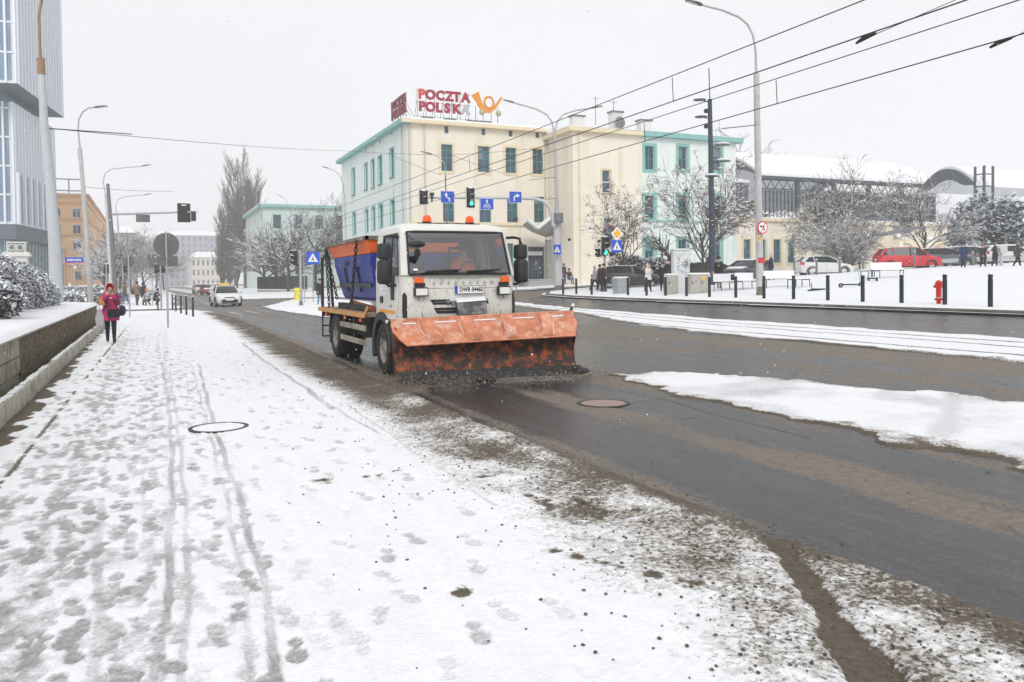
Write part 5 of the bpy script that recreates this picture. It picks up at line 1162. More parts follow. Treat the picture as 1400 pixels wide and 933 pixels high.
# interior
obj('dashboard', MB().loft([[(-.95, -3.38, 1.6), (.95, -3.38, 1.6), (.95, -3.36, 1.82), (-.95, -3.36, 1.82)], [(-.95, -2.95, 1.6), (.95, -2.95, 1.6), (.95, -3.0, 1.86), (-.95, -3.0, 1.86)]]), SEATF, T)
for sx_ in (-.45, .42):
    st = obj('seat', MB().box((sx_, -2.45, 1.50), (.52, .5, .16)).box((sx_, -2.14, 1.82), (.5, .13, .62), rx=-.12), SEATF, T, bevel=.05, split=True)
    hr = MB(); hr.tube([(sx_-.12, -2.10, 2.10), (sx_-.13, -2.08, 2.30), (sx_+.13, -2.08, 2.30), (sx_+.12, -2.10, 2.10)], .035, 6); hr.bb((sx_-.12, -2.11, 2.19), (sx_+.12, -2.06, 2.22))
    obj('head_rest', hr, SEATF, st)
sw = obj('steering_wheel', MB().tube([(.42+.2*math.cos(2*PI*k/16), -2.88+.09*math.sin(2*PI*k/16), 1.86+.16*math.sin(2*PI*k/16)) for k in range(17)], .016, 6).tube([(.42, -2.88, 1.86), (.42, -2.98, 1.75)], .03, 6), BLACK, T)
# bumper, chassis, tanks, guards
obj('bumper', MB().loft([rring(1.03, -3.49, -2.9, .2, .46), rring(1.06, -3.53, -2.9, .2, .56), rring(1.06, -3.53, -2.9, .2, .92), rring(1.04, -3.5, -2.9, .2, .985)]), BLKPLASTIC, T, smooth=40)
ch = MB()
for s in (-1, 1): ch.bb((s*.40-.05, -3.3, .72), (s*.40+.05, 3.3, .96))
for y in (-2.6, -1.2, .2, 1.4, 2.6): ch.bb((-.36, y-.05, .75), (.36, y+.05, .93))
ch.bb((-1.0, -1.6, .60), (-.5, -1.55, 1.15)); ch.bb((-.95, -.9, .58), (-.50, .3, .98)); ch.bb((.5, -.9, .58), (.95, .6, .98))
obj('chassis', ch, CHASSIS, T, split=True)
obj('air_tank', MB().tube([(-.75, -1.25, .50), (-.75, -1.02, .50)], .12, 12), LTGREY, T, smooth=40)
obj('engine_block', MB().bb((-.36, -3.0, .6), (.36, -1.2, 1.3)), CHASSIS, T)
def wheel(name, x, y, r, wd, front):
    s = -1 if x < 0 else 1
    ty = obj(name, MB().lathe([(r*.62, -wd/2), (r*.92, -wd/2), (r, -wd*.36), (r, wd*.36), (r*.92, wd/2), (r*.62, wd/2), (r*.60, 0), (r*.62, -wd/2)], (x, y, r+.0), 32, 'x', caps=False), RUBBER, T, smooth=35)
    tr = MB()
    for k in range(32):
        a = 2*PI*k/32
        for q in (-.3, 0, .3): tr.box((x+q*wd, y+(r+.004)*math.sin(a+q*.12), r+(r+.004)*math.cos(a+q*.12)), (wd*.2, .035, .02), rx=-(a+q*.12))
    obj('tread', tr, RUBBER, ty)['kind'] = 'stuff'
    prof = [(r*.63, wd*.42), (r*.56, wd*.44), (r*.52, wd*.2 if front else .02), (r*.30, wd*.12 if front else -.02), (r*.27, wd*.34 if front else .06), (r*.17, wd*.42 if front else .1), (.02, wd*.44 if front else .1)]
    obj('rim', MB().lathe([(a, s*b_) for a, b_ in prof], (x, y, r), 24, 'x', caps=False), mat('wheel_rim', (.30, .28, .25), .6, .2, var=.3, dirt=(.12, .10, .085), damt=.35, dscale=10), ty, smooth=35)
    nb = MB()
    for k in range(8):
        a = 2*PI*k/8; nb.tube([(x+s*wd*(.12 if front else -.02), y+r*.40*math.cos(a), r+r*.40*math.sin(a)), (x+s*wd*(.24 if front else .1), y+r*.40*math.cos(a), r+r*.40*math.sin(a))], .02, 6)
    obj('wheel_nut', nb, GREYPAINT, ty, split=True)
    return ty
wheel('wheel', -.93, -2.20, .47, .27, True); wheel('wheel', .93, -2.20, .47, .27, True)
for s in (-1, 1):
    wheel('wheel', s*.99, 1.66, .48, .27, False); wheel('wheel', s*.69, 1.66, .48, .25, False)
obj('axle', MB().tube([(-.8, -2.2, .47), (.8, -2.2, .47)], .06, 8).tube([(-.8, 1.66, .48), (.8, 1.66, .48)], .08, 8).ball((0, 1.66, .48), (.22, .22, .2)), CHASSIS, T, split=True)
def arch(name, x0, x1, yc, zc, r, a0, a1, m, th=.03):
    mb = MB(); rings = []
    for k in range(15):
        a = a0+(a1-a0)*k/14; c, s_ = math.cos(a), math.sin(a)
        rings.append([(x0, yc+r*c, zc+r*s_), (x1, yc+r*c, zc+r*s_), (x1, yc+(r+th)*c, zc+(r+th)*s_), (x0, yc+(r+th)*c, zc+(r+th)*s_)])
    mb.loft(rings); return obj(name, mb, m, T, smooth=40)
for s in (-1, 1):
    arch('wheel_arch', s*.74, s*1.10, -2.20, .50, .50, -.35, PI+.1, BLKPLASTIC, .14)
    arch('mudguard', s*.55, s*1.14, 1.66, .50, .56, .0, PI, BLKPLASTIC)
    obj('mud_flap', MB().bb((s*.62, 2.20, .28), (s*1.13, 2.225, .62)), BLKPLASTIC, T)
    for z0, y0, y1 in ((.78, -1.25, 1.00), (.50, -1.25, 1.00)):
        obj('side_guard', MB().box((s*1.13, (y0+y1)/2, z0), (.03, y1-y0, .11)), GUARD, T, bevel=.008)
    for y in (-1.0, -.1, .8): obj('guard_post', MB().bb((s*1.08, y-.03, .45), (s*1.11, y+.03, 1.0)), CHASSIS, T)
    obj('fog_lamp', MB().ball((s*1.12, -2.72, .98), (.03, .035, .035), 8, 5), LAMPGLASS, T)
# bed
bed = obj('bed', MB().bb((-1.13, -1.22, 1.0), (1.13, 3.45, 1.06)), WOODBED, T)
for k in range(14): obj('bed_board', MB().bb((-1.10, -1.18+k*.33, 1.062), (1.10, -1.18+k*.33+.31, 1.082)), WOODBED, bed)
edge = MB()
for s in (-1, 1): edge.bb((s*1.13, -1.2, .985), (s*1.155, 3.45, 1.075))
edge.bb((-1.13, 3.45, .985), (1.13, 3.475, 1.075)); edge.loft([[(-1.155, -1.2, .985), (-1.13, -1.2, .985), (-1.13, -1.2, 1.075), (-1.155, -1.2, 1.075)], [(-1.155, -1.42, 1.14), (-1.13, -1.42, 1.14), (-1.13, -1.42, 1.23), (-1.155, -1.42, 1.23)]])
obj('edge_board', edge, mat('bed_edge', (.62, .30, .08), .6, var=.3, scale=10, dirt=(.35, .3, .25), damt=.3), bed, split=True)
for y in (-.8, .6, 2.6): obj('side_marker', MB().box((-1.12, y, .93), (.04, .09, .07)), AMBER, T)
# hopper: a skip with orange upper rim
def skip(yf0, yf1, hw, z): return [(-hw, yf0, z), (hw, yf0, z), (hw, yf1, z), (-hw, yf1, z)]
hop = obj('hopper', MB().loft([skip(-.95, 1.95, .80, 1.30), skip(-.98, 2.02, .84, 1.37), skip(-1.06, 2.22, .98, 2.02), skip(-1.06, 2.28, .98, 2.24)]), HOPBLUE, T, bevel=.02)
obj('upper_rim', MB().loft([skip(-1.07, 2.30, .99, 2.24), skip(-1.10, 2.36, 1.00, 2.28), skip(-1.16, 2.62, 1.06, 2.50), skip(-1.10, 2.54, 1.0, 2.51)]), HOPORG, hop, bevel=.01)
rimb = MB(); R0 = [(-1.07, -1.17, 2.525), (1.07, -1.17, 2.525), (1.07, 2.62, 2.525), (-1.07, 2.62, 2.525), (-1.07, -1.17, 2.525)]
for a, b_ in zip(R0, R0[1:]): rimb.bb((min(a[0], b_[0])-.03, min(a[1], b_[1])-.03, 2.50), (max(a[0], b_[0])+.03, max(a[1], b_[1])+.03, 2.575))
obj('rim_tube', rimb, mat('rim_steel', (.16, .12, .11), .7, var=.3, dirt=(.4, .38, .36), damt=.4), hop, split=True)
obj('load', MB().bb((-1.0, -1.08, 2.46), (1.0, 2.5, 2.50)), mat('road_salt', (.22, .18, .15), .9, var=.3, bump=.8), hop)
ribs = MB()
for y in (.0, 1.15):
    ribs.loft([[(-.985, y-.03, 2.0), (-.985, y+.03, 2.0), (-1.02, y, 2.0)], [(-.86, y+.10, 1.46), (-.86, y+.16, 1.46), (-.90, y+.13, 1.46)]])
obj('hopper_rib', ribs, BLACK, hop, split=True)
obj('hopper_band', MB().loft([[(-.895, -.9, 1.64), (-.875, -.9, 1.58), (-.875, 1.95, 1.58), (-.895, 1.95, 1.64)], [(-.945, -.9, 1.66), (-.925, -.9, 1.57), (-.925, 1.95, 1.57), (-.945, 1.95, 1.66)]]), BLACK, hop)
for i, (dy, ch_) in enumerate(((-.16, 'k'), (0, 'g'), (.16, 'k'))):
    put_text(ch_, .17, BLACK, hop, (-.992, .95+.16*i-.16, 2.10), (PI/2-.0, 0, -PI/2), extrude=.002, offset=.004)
# lifting chains and tail frame
def chain(a, b_, nm='chain'):
    a, b_ = Vector(a), Vector(b_); n = int((b_-a).length/.085); mb = MB(); t = (b_-a).normalized(); u = t.orthogonal().normalized(); v = t.cross(u)
    for k in range(n):
        c = a.lerp(b_, (k+.5)/n); w1 = (u if k % 2 else v)
        mb.tube([c+t*.055*math.cos(q*PI/4)+w1*.03*math.sin(q*PI/4) for q in range(9)], .014, 5, caps=False)
    return obj(nm, mb, CHASSIS, T)
chain((-1.10, 2.66, 2.50), (-1.06, 2.55, 1.08)); chain((-1.10, 2.6, 2.45), (-1.0, 1.95, 1.30)); chain((-1.12, -.55, 2.50), (-1.02, .45, 1.22))
chain((1.12, -.55, 2.50), (1.02, .45, 1.22))
obj('tail_frame', MB().tube([(-1.05, 3.40, 1.05), (-1.05, 3.36, 2.25), (-.98, 3.34, 2.32), (-.90, 3.30, 2.32), (-.86, 3.10, 1.08)], .035, 6).tube([(1.05, 3.40, 1.05), (1.05, 3.36, 2.28), (.90, 3.30, 2.30), (.86, 3.10, 1.08)], .035, 6), BLACK, T, split=True)
obj('lift_arm', MB().box((-.93, .6, 1.16), (.12, 2.6, .12)).box((.93, .6, 1.16), (.12, 2.6, .12)), CHASSIS, T, split=True)
obj('lift_cylinder', MB().tube([(-.90, -.9, 1.15), (-.90, .9, 1.24)], .06, 8), mat('red_brown', (.25, .06, .03), .7, var=.3), T)
obj('tail_light', MB().box((-.9, 3.50, .9), (.3, .05, .11)).box((.9, 3.50, .9), (.3, .05, .11)), RED, T, split=True)
obj('rear_step', MB().tube([(-1.05, 3.42, 1.0), (-1.05, 3.46, .35)], .02, 5).tube([(-1.05, 3.46, .62), (-.6, 3.46, .62)], .02, 5).tube([(-.6, 3.42, 1.0), (-.6, 3.46, .35)], .02, 5).tube([(-1.05, 3.46, .36), (-.6, 3.46, .36)], .02, 5), CHASSIS, T)
# plough
def plow_pt(u, d, z):    # u along the blade -1..1 (negative: pavement side), d forward
    x = .22+u*1.50; y = -4.05-.28*(u)-d
    return (x, y, z)
def section(u, prof): return [plow_pt(u, d, z) for d, z in prof]
mprof = [(.10, .15), (.02, .24), (-.04, .38), (-.05, .52), (-.02, .66), (.06, .78), (.06, .80), (-.05, .68), (-.09, .52), (-.08, .38), (-.03, .24), (.05, .15)]
NU = 16
plo = obj('plough_blade', MB().loft([section(-1+2*i/NU, mprof) for i in range(NU+1)]), PLOWLOW, T, smooth=50)
obj('wear_edge', MB().loft([section(-1.01+2.05*i/NU, [(.125, .06), (.14, .065), (.115, .22), (.09, .22)]) for i in range(NU+1)]), BLKPLASTIC, plo)
obj('rubber_end', MB().ball(plow_pt(1.04, .14, .13), (.16, .12, .06), 10, 6), BLKPLASTIC, plo, smooth=60)
# hood over the blade: raised ribs with recessed panels between
def hood_pt(u, t, lift=0.0):
    uu = u*(1.0-.14*t*(1 if u < 0 else .90)) if abs(u) > .8 else u
    d = -.20+.50*t; z = 1.00-.075*(u+1)*0-.26*t**1.25-.05*t+.055*math.sin(PI*min(t*1.5, 1))
    p = plow_pt(u if t < .5 else (u*(1-.10*(t-.5)*2)), d, z+.04*(u+.2))
    return (p[0], p[1]-lift*.5, p[2]+lift)
hd = MB(); M_ = 16
us = np.linspace(-1.03, 1.03, 150); ribs_u = [-.66, -.22, .22, .66]
rows = []
for j in range(M_+1):
    t = j/M_; row = []
    for u in us:
        dd = min(abs(u-r) for r in ribs_u); lift = .10*(1-float(sstep(.06, .085, dd)))
        if t < .30: lift = max(lift, .10*(1-float(sstep(.17, .27, t))))
        row.append(hood_pt(u, t, lift*(1-float(sstep(.86, .99, t)))))
    rows.append(row)
hd.loft(rows, closed=False); o = len(hd.v); n_ = len(us)
hood = obj('blade_hood', hd, PLOWTOP, T, smooth=60)
sol = hood.modifiers.new('thickness', 'SOLIDIFY'); sol.thickness = .025; sol.offset = -1
for r in ribs_u:                                  # snow lying in the corners of the recessed panels
    for e in (-.078, .078): obj('snow_line', MB().tube([hood_pt(r+e, t, .018) for t in np.linspace(.26, .92 if e > 0 else .7, 9)], [.006, .014, .016, .014, .015, .012, .012, .009, .004] if e > 0 else .006, 5), SNOW, hood)
for a, b__ in zip([-1.0]+ribs_u, ribs_u+[1.0]): obj('snow_line', MB().tube([hood_pt(u, .245, .022) for u in np.linspace(a+.10, b__-.10, 9)], .014, 5), SNOW, hood)
cap = MB()
for r in ribs_u: cap.box(tuple(np.array(hood_pt(r, .0, .05))+np.array([0, .0, .01])), (.06, .06, .05))
obj('hood_bolt', cap, BLACK, hood, split=True)
obj('hood_lip', MB().tube([hood_pt(u, 1.0, .0) for u in us], .014, 5), PLOWTOP, hood)
for u, nm in ((-1.0, 'blade_end'), (1.0, 'blade_end')):
    obj(nm, MB().loft([[plow_pt(u, d, z) for d, z in ((.12, .14), (-.10, .16), (-.16, .6), (-.2, .97), (.02, .93), (.08, .78), (-.02, .52), (.0, .3))], [plow_pt(u+.012, d, z) for d, z in ((.12, .14), (-.10, .16), (-.16, .6), (-.2, .97), (.02, .93), (.08, .78), (-.02, .52), (.0, .3))]]), PLOWLOW, plo)
mk = obj('marker_pole', MB().tube([plow_pt(.95, -.1, 1.02), plow_pt(1.02, -.1, 1.20)], .022, 6), BLACK, T)
obj('marker_ball', MB().ball(plow_pt(1.03, -.1, 1.235), (.035, .035, .035), 8, 6), LAMPGLASS, mk, smooth=60)
pa = MB()
for s in (-1, 1):
    pa.box((s*.45, -3.62, .52), (.10, .36, .14)); pa.tube([(s*.35, -3.45, .85), (s*.30, -3.82, .55)], .05, 8)
pa.box((.1, -3.72, .5), (1.6, .10, .16))
obj('plough_mount', pa, HOPORG, T, split=True)
# ------------------------------------------------------------------ lamp posts, masts
LEDM = mat('led_head', (.06, .065, .07), .4, .3, var=.1)
def head(parent, p, d, L=.75, snow=False):
    p = Vector(p); d = Vector(d).normalized(); s = Vector((-d.y, d.x, 0)).normalized()
    def ring(t, hw, z0, z1): c = p+d*t; return [c+s*hw+Vector((0, 0, z0)), c-s*hw+Vector((0, 0, z0)), c-s*hw*.8+Vector((0, 0, z1)), c+s*hw*.8+Vector((0, 0, z1))]
    h = obj('lamp_head', MB().loft([ring(0, .05, -.03, .04), ring(.12, .11, -.04, .07), ring(L*.5, .14, -.05, .05), ring(L, .12, -.05, .0)]), LEDM, parent)
    obj('lamp_lens', MB().loft([ring(L*.3, .09, -.056, -.052), ring(L*.95, .10, -.056, -.052)]), LAMPGLASS, h)
    return h
def px3(x, y, depth): X, Y = at(x, depth); return Vector((X, Y, zat(x, y, depth)))
def lamp_post(label, base_px, depth, col, arm, hd, r=(.20, .12), box=None, group=None, z0=None, colmat=None, ra=.06, name='street_lamp'):
    """col: pixels of the thick shaft from the foot up, arm: pixels of the steel top, all at one depth"""
    X, Y = at(base_px, depth); zb = float(zt(X, Y)) if z0 is None else z0
    root = thing(name, label, 'lamp post', (X, Y, zb), 0, group); o = Vector((X, Y, zb))
    pts = [Vector((0, 0, -.05))]+[px3(x, y, depth)-o for x, y in col]; n = len(pts)
    obj('shaft', MB().tube(pts, [r[0]+(r[1]-r[0])*i/(n-1) for i in range(n)], 14), colmat or POLECON, root, smooth=50)
    A = [px3(x, y, depth)-o for x, y in arm]; obj('arm', MB().tube(A, [ra]+[ra*.8]*(len(A)-1), 8), STEEL if depth > 30 else RUST, root, smooth=60)
    if box:
        b0, b1 = px3(*box[0], depth)-o, px3(*box[1], depth)-o; obj('collar_box', MB().tube([b0, b1], max(r[1]*1.15, .1), 10), RUST if box[2:] else POLECON, root)
    if hd:
        d = (px3(*hd[1], depth)-px3(*hd[0], depth)); head(root, px3(*hd[0], depth)-o, d, d.length)
    return root
lamp_post('tall rust streaked concrete lamp post rising behind the hedge', 77, 29, [(76, 330), (72, 250), (66, 175), (64, 103)], [(64, 103), (62.5, 60), (62.5, 25), (66, 5), (74, -8), (95, -20)], ((95, -20), (112, -24)), (.235, .115), ((64, 104), (63.5, 82), 1), z0=.9, colmat=mat('painted_pole', (.47, .49, .51), .6, var=.06, dirt=(.4, .34, .28), damt=.08, dscale=2))
lamp_post('slim concrete lamp post with long shaft past the end of the planter wall', 124, 52, [(123, 390), (119, 300), (114, 207)], [(114, 206), (112, 180), (113, 165), (119, 154), (127, 149), (135, 148)], ((135, 148.5), (152, 146)), (.19, .12), ((114, 218), (113.5, 204)))
lamp_post('lamp post with long arm beside the left signal gantry', 152, 85, [(150, 350), (148, 268)], [(148, 268), (144, 250), (147, 238), (156, 232), (175, 230), (198, 228)], ((198, 228), (209, 225.5)), (.18, .12), ((148, 282), (147.5, 266)), colmat=LTGREY)
lamp_post('hazy lamp post with long arm among the left street trees', 165, 118, [(164, 350), (163, 300)], [(163, 300), (160.5, 283), (164, 273), (175, 269), (200, 267)], ((200, 267), (210, 265)), (.18, .12), colmat=LTGREY)
lamp_post('lamp post at the corner of the mint side wall', 475, 86, [(474, 370), (472.5, 268)], [(472.5, 268), (470.5, 250), (467, 240), (460, 234), (452, 231)], ((452, 231), (443, 228)), (.17, .12), colmat=LTGREY)
lamp_post('distant lamp post showing over the second mint block', 400, 132, [(400, 350), (399, 300)], [(399, 300), (398, 284), (394, 275), (388, 270)], ((388, 270), (380, 266)), (.17, .12), colmat=LTGREY)
lamp_post('thin lamp post standing before the cream post office front', 612, 62.5, [(612, 350), (611, 240)], [(611, 240), (610, 224), (603, 216), (593, 212)], ((593, 212), (578, 207.5)), (.08, .05), colmat=GREYPAINT, ra=.04)
b_ = lamp_post('concrete lamp post with a round no left turn sign by the plaza kerb', 1040, 36.5, [(1039, 390), (1037.5, 250), (1035.5, 102)], [(1035.5, 103), (1034.5, 70), (1031, 50), (1024, 36), (1012, 26), (990, 17), (963, 10)], ((963, 10), (940, 3)), (.19, .13))
obj('sticker', MB().tube([(0, 0, 1.62), (0, 0, 1.86)], .195, 12), mat('torn_red', (.55, .05, .06), .7), b_)
obj('stain', MB().tube([(0, 0, .1), (0, 0, .55)], .198, 14), mat('dark_stain', (.16, .15, .13), .9, var=.6, scale=12), b_)
lm = lamp_post('double armed lamp mast carrying the signal gantry at the plaza corner', 764, 58, [(763, 350), (762.5, 290)], [(762.5, 290), (761, 230), (760, 182)], None, (.30, .27), z0=.72, colmat=LTGREY, ra=.14, name='signal_mast')
o = Vector(lm.location)
for arm, hd in (([(760, 184), (757, 168), (750, 158), (735, 150), (706, 142)], ((706, 142), (691, 137.5))), ([(760, 184), (764, 168), (772, 158), (790, 152), (812, 149)], ((812, 149), (826, 146)))):
    A = [px3(*p, 58)-o for p in arm]; obj('lamp_arm', MB().tube(A, .06, 8), STEEL, lm, smooth=60); d = px3(*hd[1], 58)-px3(*hd[0], 58); head(lm, px3(*hd[0], 58)-o, d, d.length)
A = [px3(*p, 57.6)-o for p in ((574, 270.5), (640, 271), (700, 271), (732, 272), (744, 275.5), (752, 283), (757, 295), (758, 310))]
obj('signal_arm', MB().tube(A, [.09, .1, .11, .13, .14, .15, .16, .16], 10), LTGREY, lm, smooth=60)
obj('foot', MB().tube([(0, 0, -.05), (0, 0, .5)], .34, 14), GREYPAINT, lm); obj('control_box', MB().tube([px3(764, 305, 57.6)-o, px3(764, 292, 57.6)-o], .36, 10), GREYPAINT, lm)
# dark mast with petal lamps on the plaza
X, Y = at(974, 50); dm = thing('plaza_light_mast', 'dark blue plaza light mast with snow capped petal lamps', 'lamp post', (X, Y, float(zt(X, Y))+.1)); o = Vector(dm.location)
NAVY = mat('mast_navy', (.045, .055, .08), .5, .2, var=.1)
obj('shaft', MB().tube([(0, 0, 0)]+[px3(*p, 50)-o for p in ((974, 330), (972, 137))], [.19, .19, .13], 12), NAVY, dm, smooth=50); obj('spike', MB().tube([px3(972, 137, 50)-o, px3(971, 95, 50)-o], .035, 6), NAVY, dm)
for (x, y, dx) in ((985, 199, 12), (986, 221, 12), (974.5, 241.5, 0), (958, 138, -14), (960, 161, -11)):
    c = px3(x+(4 if dx > 0 else 0), y, 50)-o; big = y > 190
    l_ = obj('lamp_head', MB().ball(c, ((.52 if big else .42), .40, .06), 14, 5), LEDM if not big else GREYPAINT, dm, smooth=60)
    if big: obj('snow_cap', MB().ball(c+Vector((0, 0, .07)), (.50, .38, .10), 14, 5), SNOW, l_, smooth=60)
    obj('bracket', MB().tube([px3(972.5, y+3, 50)-o, c], .03, 6), NAVY, dm)
for y in (153, 174): obj('spot_lamp', MB().box(px3(968, y, 49.7)-o, (.28, .24, .22)), BLACK, dm)
# ------------------------------------------------------------------ signs
def sign_board(name, label, x, y, depth, w, h, col, shape='rect', pole=True, rz=0.0, graphics=(), cat='sign', back=False, base=None, face=SIGNWHITE, border=None, group=None, poler=.035, zb=None):
    X, Y = at(x, depth); z = zat(x, y, depth); gz_ = float(zt(X, Y)) if zb is None else zb
    r = thing(name, label, cat, (X, Y, gz_ if pole else z), rz, group); zc = z-gz_ if pole else 0.0
    if shape == 'rect': poly = [(-w/2, -h/2), (w/2, -h/2), (w/2, h/2), (-w/2, h/2)]
    elif shape == 'round': poly = [(w/2*math.cos(a), w/2*math.sin(a)) for a in np.linspace(0, 2*PI, 33)[:-1]]
    elif shape == 'diamond': poly = [(0, -w/2), (w/2, 0), (0, w/2), (-w/2, 0)]
    obj('panel', MB().prism([(p[0], p[1]+zc) for p in poly], 'y', *((.045, .065) if back else (-.07, -.05))), SIGNBACK if back else face, r)
    if not back:
        k = 1 if border is None else border
        obj('face', MB().prism([(p[0]*k, p[1]*k+zc) for p in poly], 'y', -.0745, -.0715), col, r)
        for i, (pts, m) in enumerate(graphics): obj('graphic', MB().prism([(p[0], p[1]+zc) for p in pts], 'y', -.080-.003*i, -.0765), m, r)
    if back:
        for dz in (-.18, .18): obj('clamp', MB().box((0, .030, zc+dz*h), (w*.35, .022, .035)), GREYPAINT, r)
    if pole: obj('pole', MB().tube([(0, 0, -.05), (0, 0, zc+h*.5+.05)], poler, 8), STEEL, r, smooth=60)
    return r
def ped(s):
    tri = [(-.40*s, -.30*s), (.40*s, -.30*s), (0, .38*s)]
    leg = [(-.02*s, -.02*s), (.04*s, -.02*s), (.05*s, .08*s), (.14*s, -.24*s), (.08*s, -.25*s), (.0, -.10*s), (-.10*s, -.25*s), (-.16*s, -.24*s), (-.05*s, -.04*s), (-.12*s, .0), (-.10*s, .04*s), (-.03*s, .10*s), (.0, .12*s)]
    hd_ = [(.03*s+.04*s*math.cos(a), .17*s+.04*s*math.sin(a)) for a in np.linspace(0, 2*PI, 11)[:-1]]
    return ((tri, SIGNWHITE), ([(p[0]*.8, p[1]*.8-.03*s) for p in leg], BLACK), ([(p[0]*.8, p[1]*.8-.03*s) for p in hd_], BLACK))
sign_board('crossing_sign', 'blue pedestrian crossing sign on a steel post behind the truck bed', 428, 353, 58, .92, .92, BLUE, graphics=ped(.92), cat='road sign')
def thick(pts, wd):
    L_, R_ = [], []
    for i, p in enumerate(pts):
        a, b = pts[max(i-1, 0)], pts[min(i+1, len(pts)-1)]; t = Vector((b[0]-a[0], b[1]-a[1])).normalized(); n = (-t.y*wd/2, t.x*wd/2); L_.append((p[0]+n[0], p[1]+n[1])); R_.append((p[0]-n[0], p[1]-n[1]))
    return L_+R_[::-1]
def gsign(label, x, y, w, h, gr): return sign_board('lane_sign', label, x, y, 57.0, w, h, BLUE, pole=False, graphics=gr, cat='road sign', border=.95)
gsign('blue lane sign with a white bending arrow hung on the signal arm', 613, 270, 1.05, .85, ((thick([(.14, -.30), (.14, -.12), (-.10, .02), (-.10, .16)], .10), SIGNWHITE), ([(-.24, .12), (.04, .12), (-.10, .32)], SIGNWHITE)))
gsign('blue lane sign with a white right turn arrow hung on the signal arm', 705.5, 270, 1.0, .80, ((thick([(-.10, -.28), (-.10, -.02), (-.02, .08), (.10, .10)], .09), SIGNWHITE), ([(.08, -.04), (.08, .24), (.34, .10)], SIGNWHITE)))
def ringp(cx, cy, r, wd): return thick([(cx+r*math.cos(a), cy+r*math.sin(a)) for a in np.linspace(0, 2*PI*.985, 20)], wd)
gsign('blue lane sign with a white bicycle and arrow under the signal arm', 666.5, 279.5, 1.05, .80, ((ringp(-.15, -.18, .11, .035), SIGNWHITE), (ringp(.15, -.18, .11, .035), SIGNWHITE), (thick([(-.15, -.18), (-.05, .0), (.10, .0), (.15, -.18)], .03), SIGNWHITE), (thick([(0, .04), (0, .18)], .07), SIGNWHITE), ([(-.10, .16), (.10, .16), (0, .34)], SIGNWHITE)))
sign_board('crossing_sign', 'small blue pedestrian crossing sign on the double armed mast', 761.5, 341.5, 57.2, .60, .70, BLUE, pole=False, graphics=ped(.62), cat='road sign')
sign_board('crossing_sign', 'blue pedestrian crossing sign under the yellow diamond on the plaza signal', 843, 337, 49.6, .76, .76, BLUE, pole=False, graphics=ped(.76), cat='road sign')
sign_board('priority_sign', 'yellow diamond priority sign above the plaza signal', 843.5, 320, 49.6, .86, .86, SIGNWHITE, 'diamond', False, graphics=(([(0, -.30), (.30, 0), (0, .30), (-.30, 0)], YELLOW),), cat='road sign')
sign_board('turn_ban_sign', 'round red ringed no left turn sign on the concrete post', 1041.5, 311.5, 36.2, .58, .58, RED, 'round', False, face=RED, graphics=(([(.235*math.cos(a), .235*math.sin(a)) for a in np.linspace(0, 2*PI, 25)[:-1]], SIGNWHITE), (thick([(.07, -.17), (.07, .05), (-.10, .05)], .065), BLACK), ([(-.09, -.02), (-.09, .12), (-.18, .05)], BLACK), (thick([(-.09, -.19), (.12, .19)], .035), RED)), cat='road sign')
sign_board('yellow_plate', 'small yellow plate under the no left turn sign', 1036, 326, 36.2, .17, .28, YELLOW, pole=False, graphics=((thick([(-.02, -.08), (.03, -.02), (-.03, .03), (.02, .08)], .03), BLACK),), cat='sign')
sign_board('round_sign', 'large grey back of a round road sign with a plate below on a thin pole', 228.5, 335, 30, .90, .90, None, 'round', True, back=True, cat='road sign')
sign_board('plate_sign', 'grey back of a rectangular plate under the large round sign', 229.5, 357.5, 29.95, .72, .38, None, pole=False, back=True, cat='road sign')
sign_board('round_sign', 'small grey back of a round road sign beside the walking people', 176.5, 358, 39.5, .52, .52, None, 'round', True, back=True, cat='road sign')
sign_board('plate_sign', 'grey plate seen from behind on the far signal pole', 208, 353, 58, .62, .42, None, back=True, cat='road sign')
sign_board('plate_sign', 'square grey plate seen from behind over the far signals', 212.5, 360, 52, .70, .60, None, pole=False, back=True, cat='road sign')
sign_board('plate_sign', 'small grey plate seen from behind next to the blue crossing sign', 416, 356, 58.3, .75, .42, None, back=True, cat='road sign')
ss = sign_board('street_sign', 'blue street name sign with red lower edge beside the slim lamp post', 102.5, 356, 50, 1.0, .34, BLUE, cat='street sign', poler=.05)
sz = zat(102.5, 356, 50)
obj('red_edge', MB().bb((-.49, -.078, sz-.165), (.49, -.0745, sz-.115)), RED, ss); o_ = MB()
for k in range(9): o_.bb((-.38+.085*k, -.079, sz-.01-.05*(k % 2 == 0)), (-.32+.085*k, -.0746, sz+.07))
obj('name_print', o_, SIGNWHITE, ss)['kind'] = 'stuff'
sign_board('parking_sign', 'blue and green parking sign on a grey shelter post', 1226.5, 349, 62, .85, 1.1, BLUE, face=GREYPAINT, poler=.09, graphics=((thick([(-.1, -.2), (-.1, .3), (.12, .3), (.16, .18), (.1, .06), (-.1, .06)], .08), SIGNWHITE), ([(-.4, -.52), (.4, -.52), (.4, -.28), (-.4, -.28)], mat('sign_green', (.12, .5, .08), .5))))
X, Y = at(1226, 62); zc_ = zat(1226, 318, 62)
tag(obj('shelter_canopy', MB().loft([[(X-1.6, Y-.6, zc_-.3), (X-1.6, Y+.6, zc_-.3), (X-1.6, Y+.6, zc_-.15), (X-1.6, Y-.6, zc_-.15)], [(X, Y-.6, zc_), (X, Y+.6, zc_), (X, Y+.6, zc_+.15), (X, Y-.6, zc_+.15)], [(X+2.4, Y-.6, zc_+.35), (X+2.4, Y+.6, zc_+.35), (X+2.4, Y+.6, zc_+.5), (X+2.4, Y-.6, zc_+.5)]]), GREYPAINT), 'thin grey winged canopy over the parking sign', 'canopy')
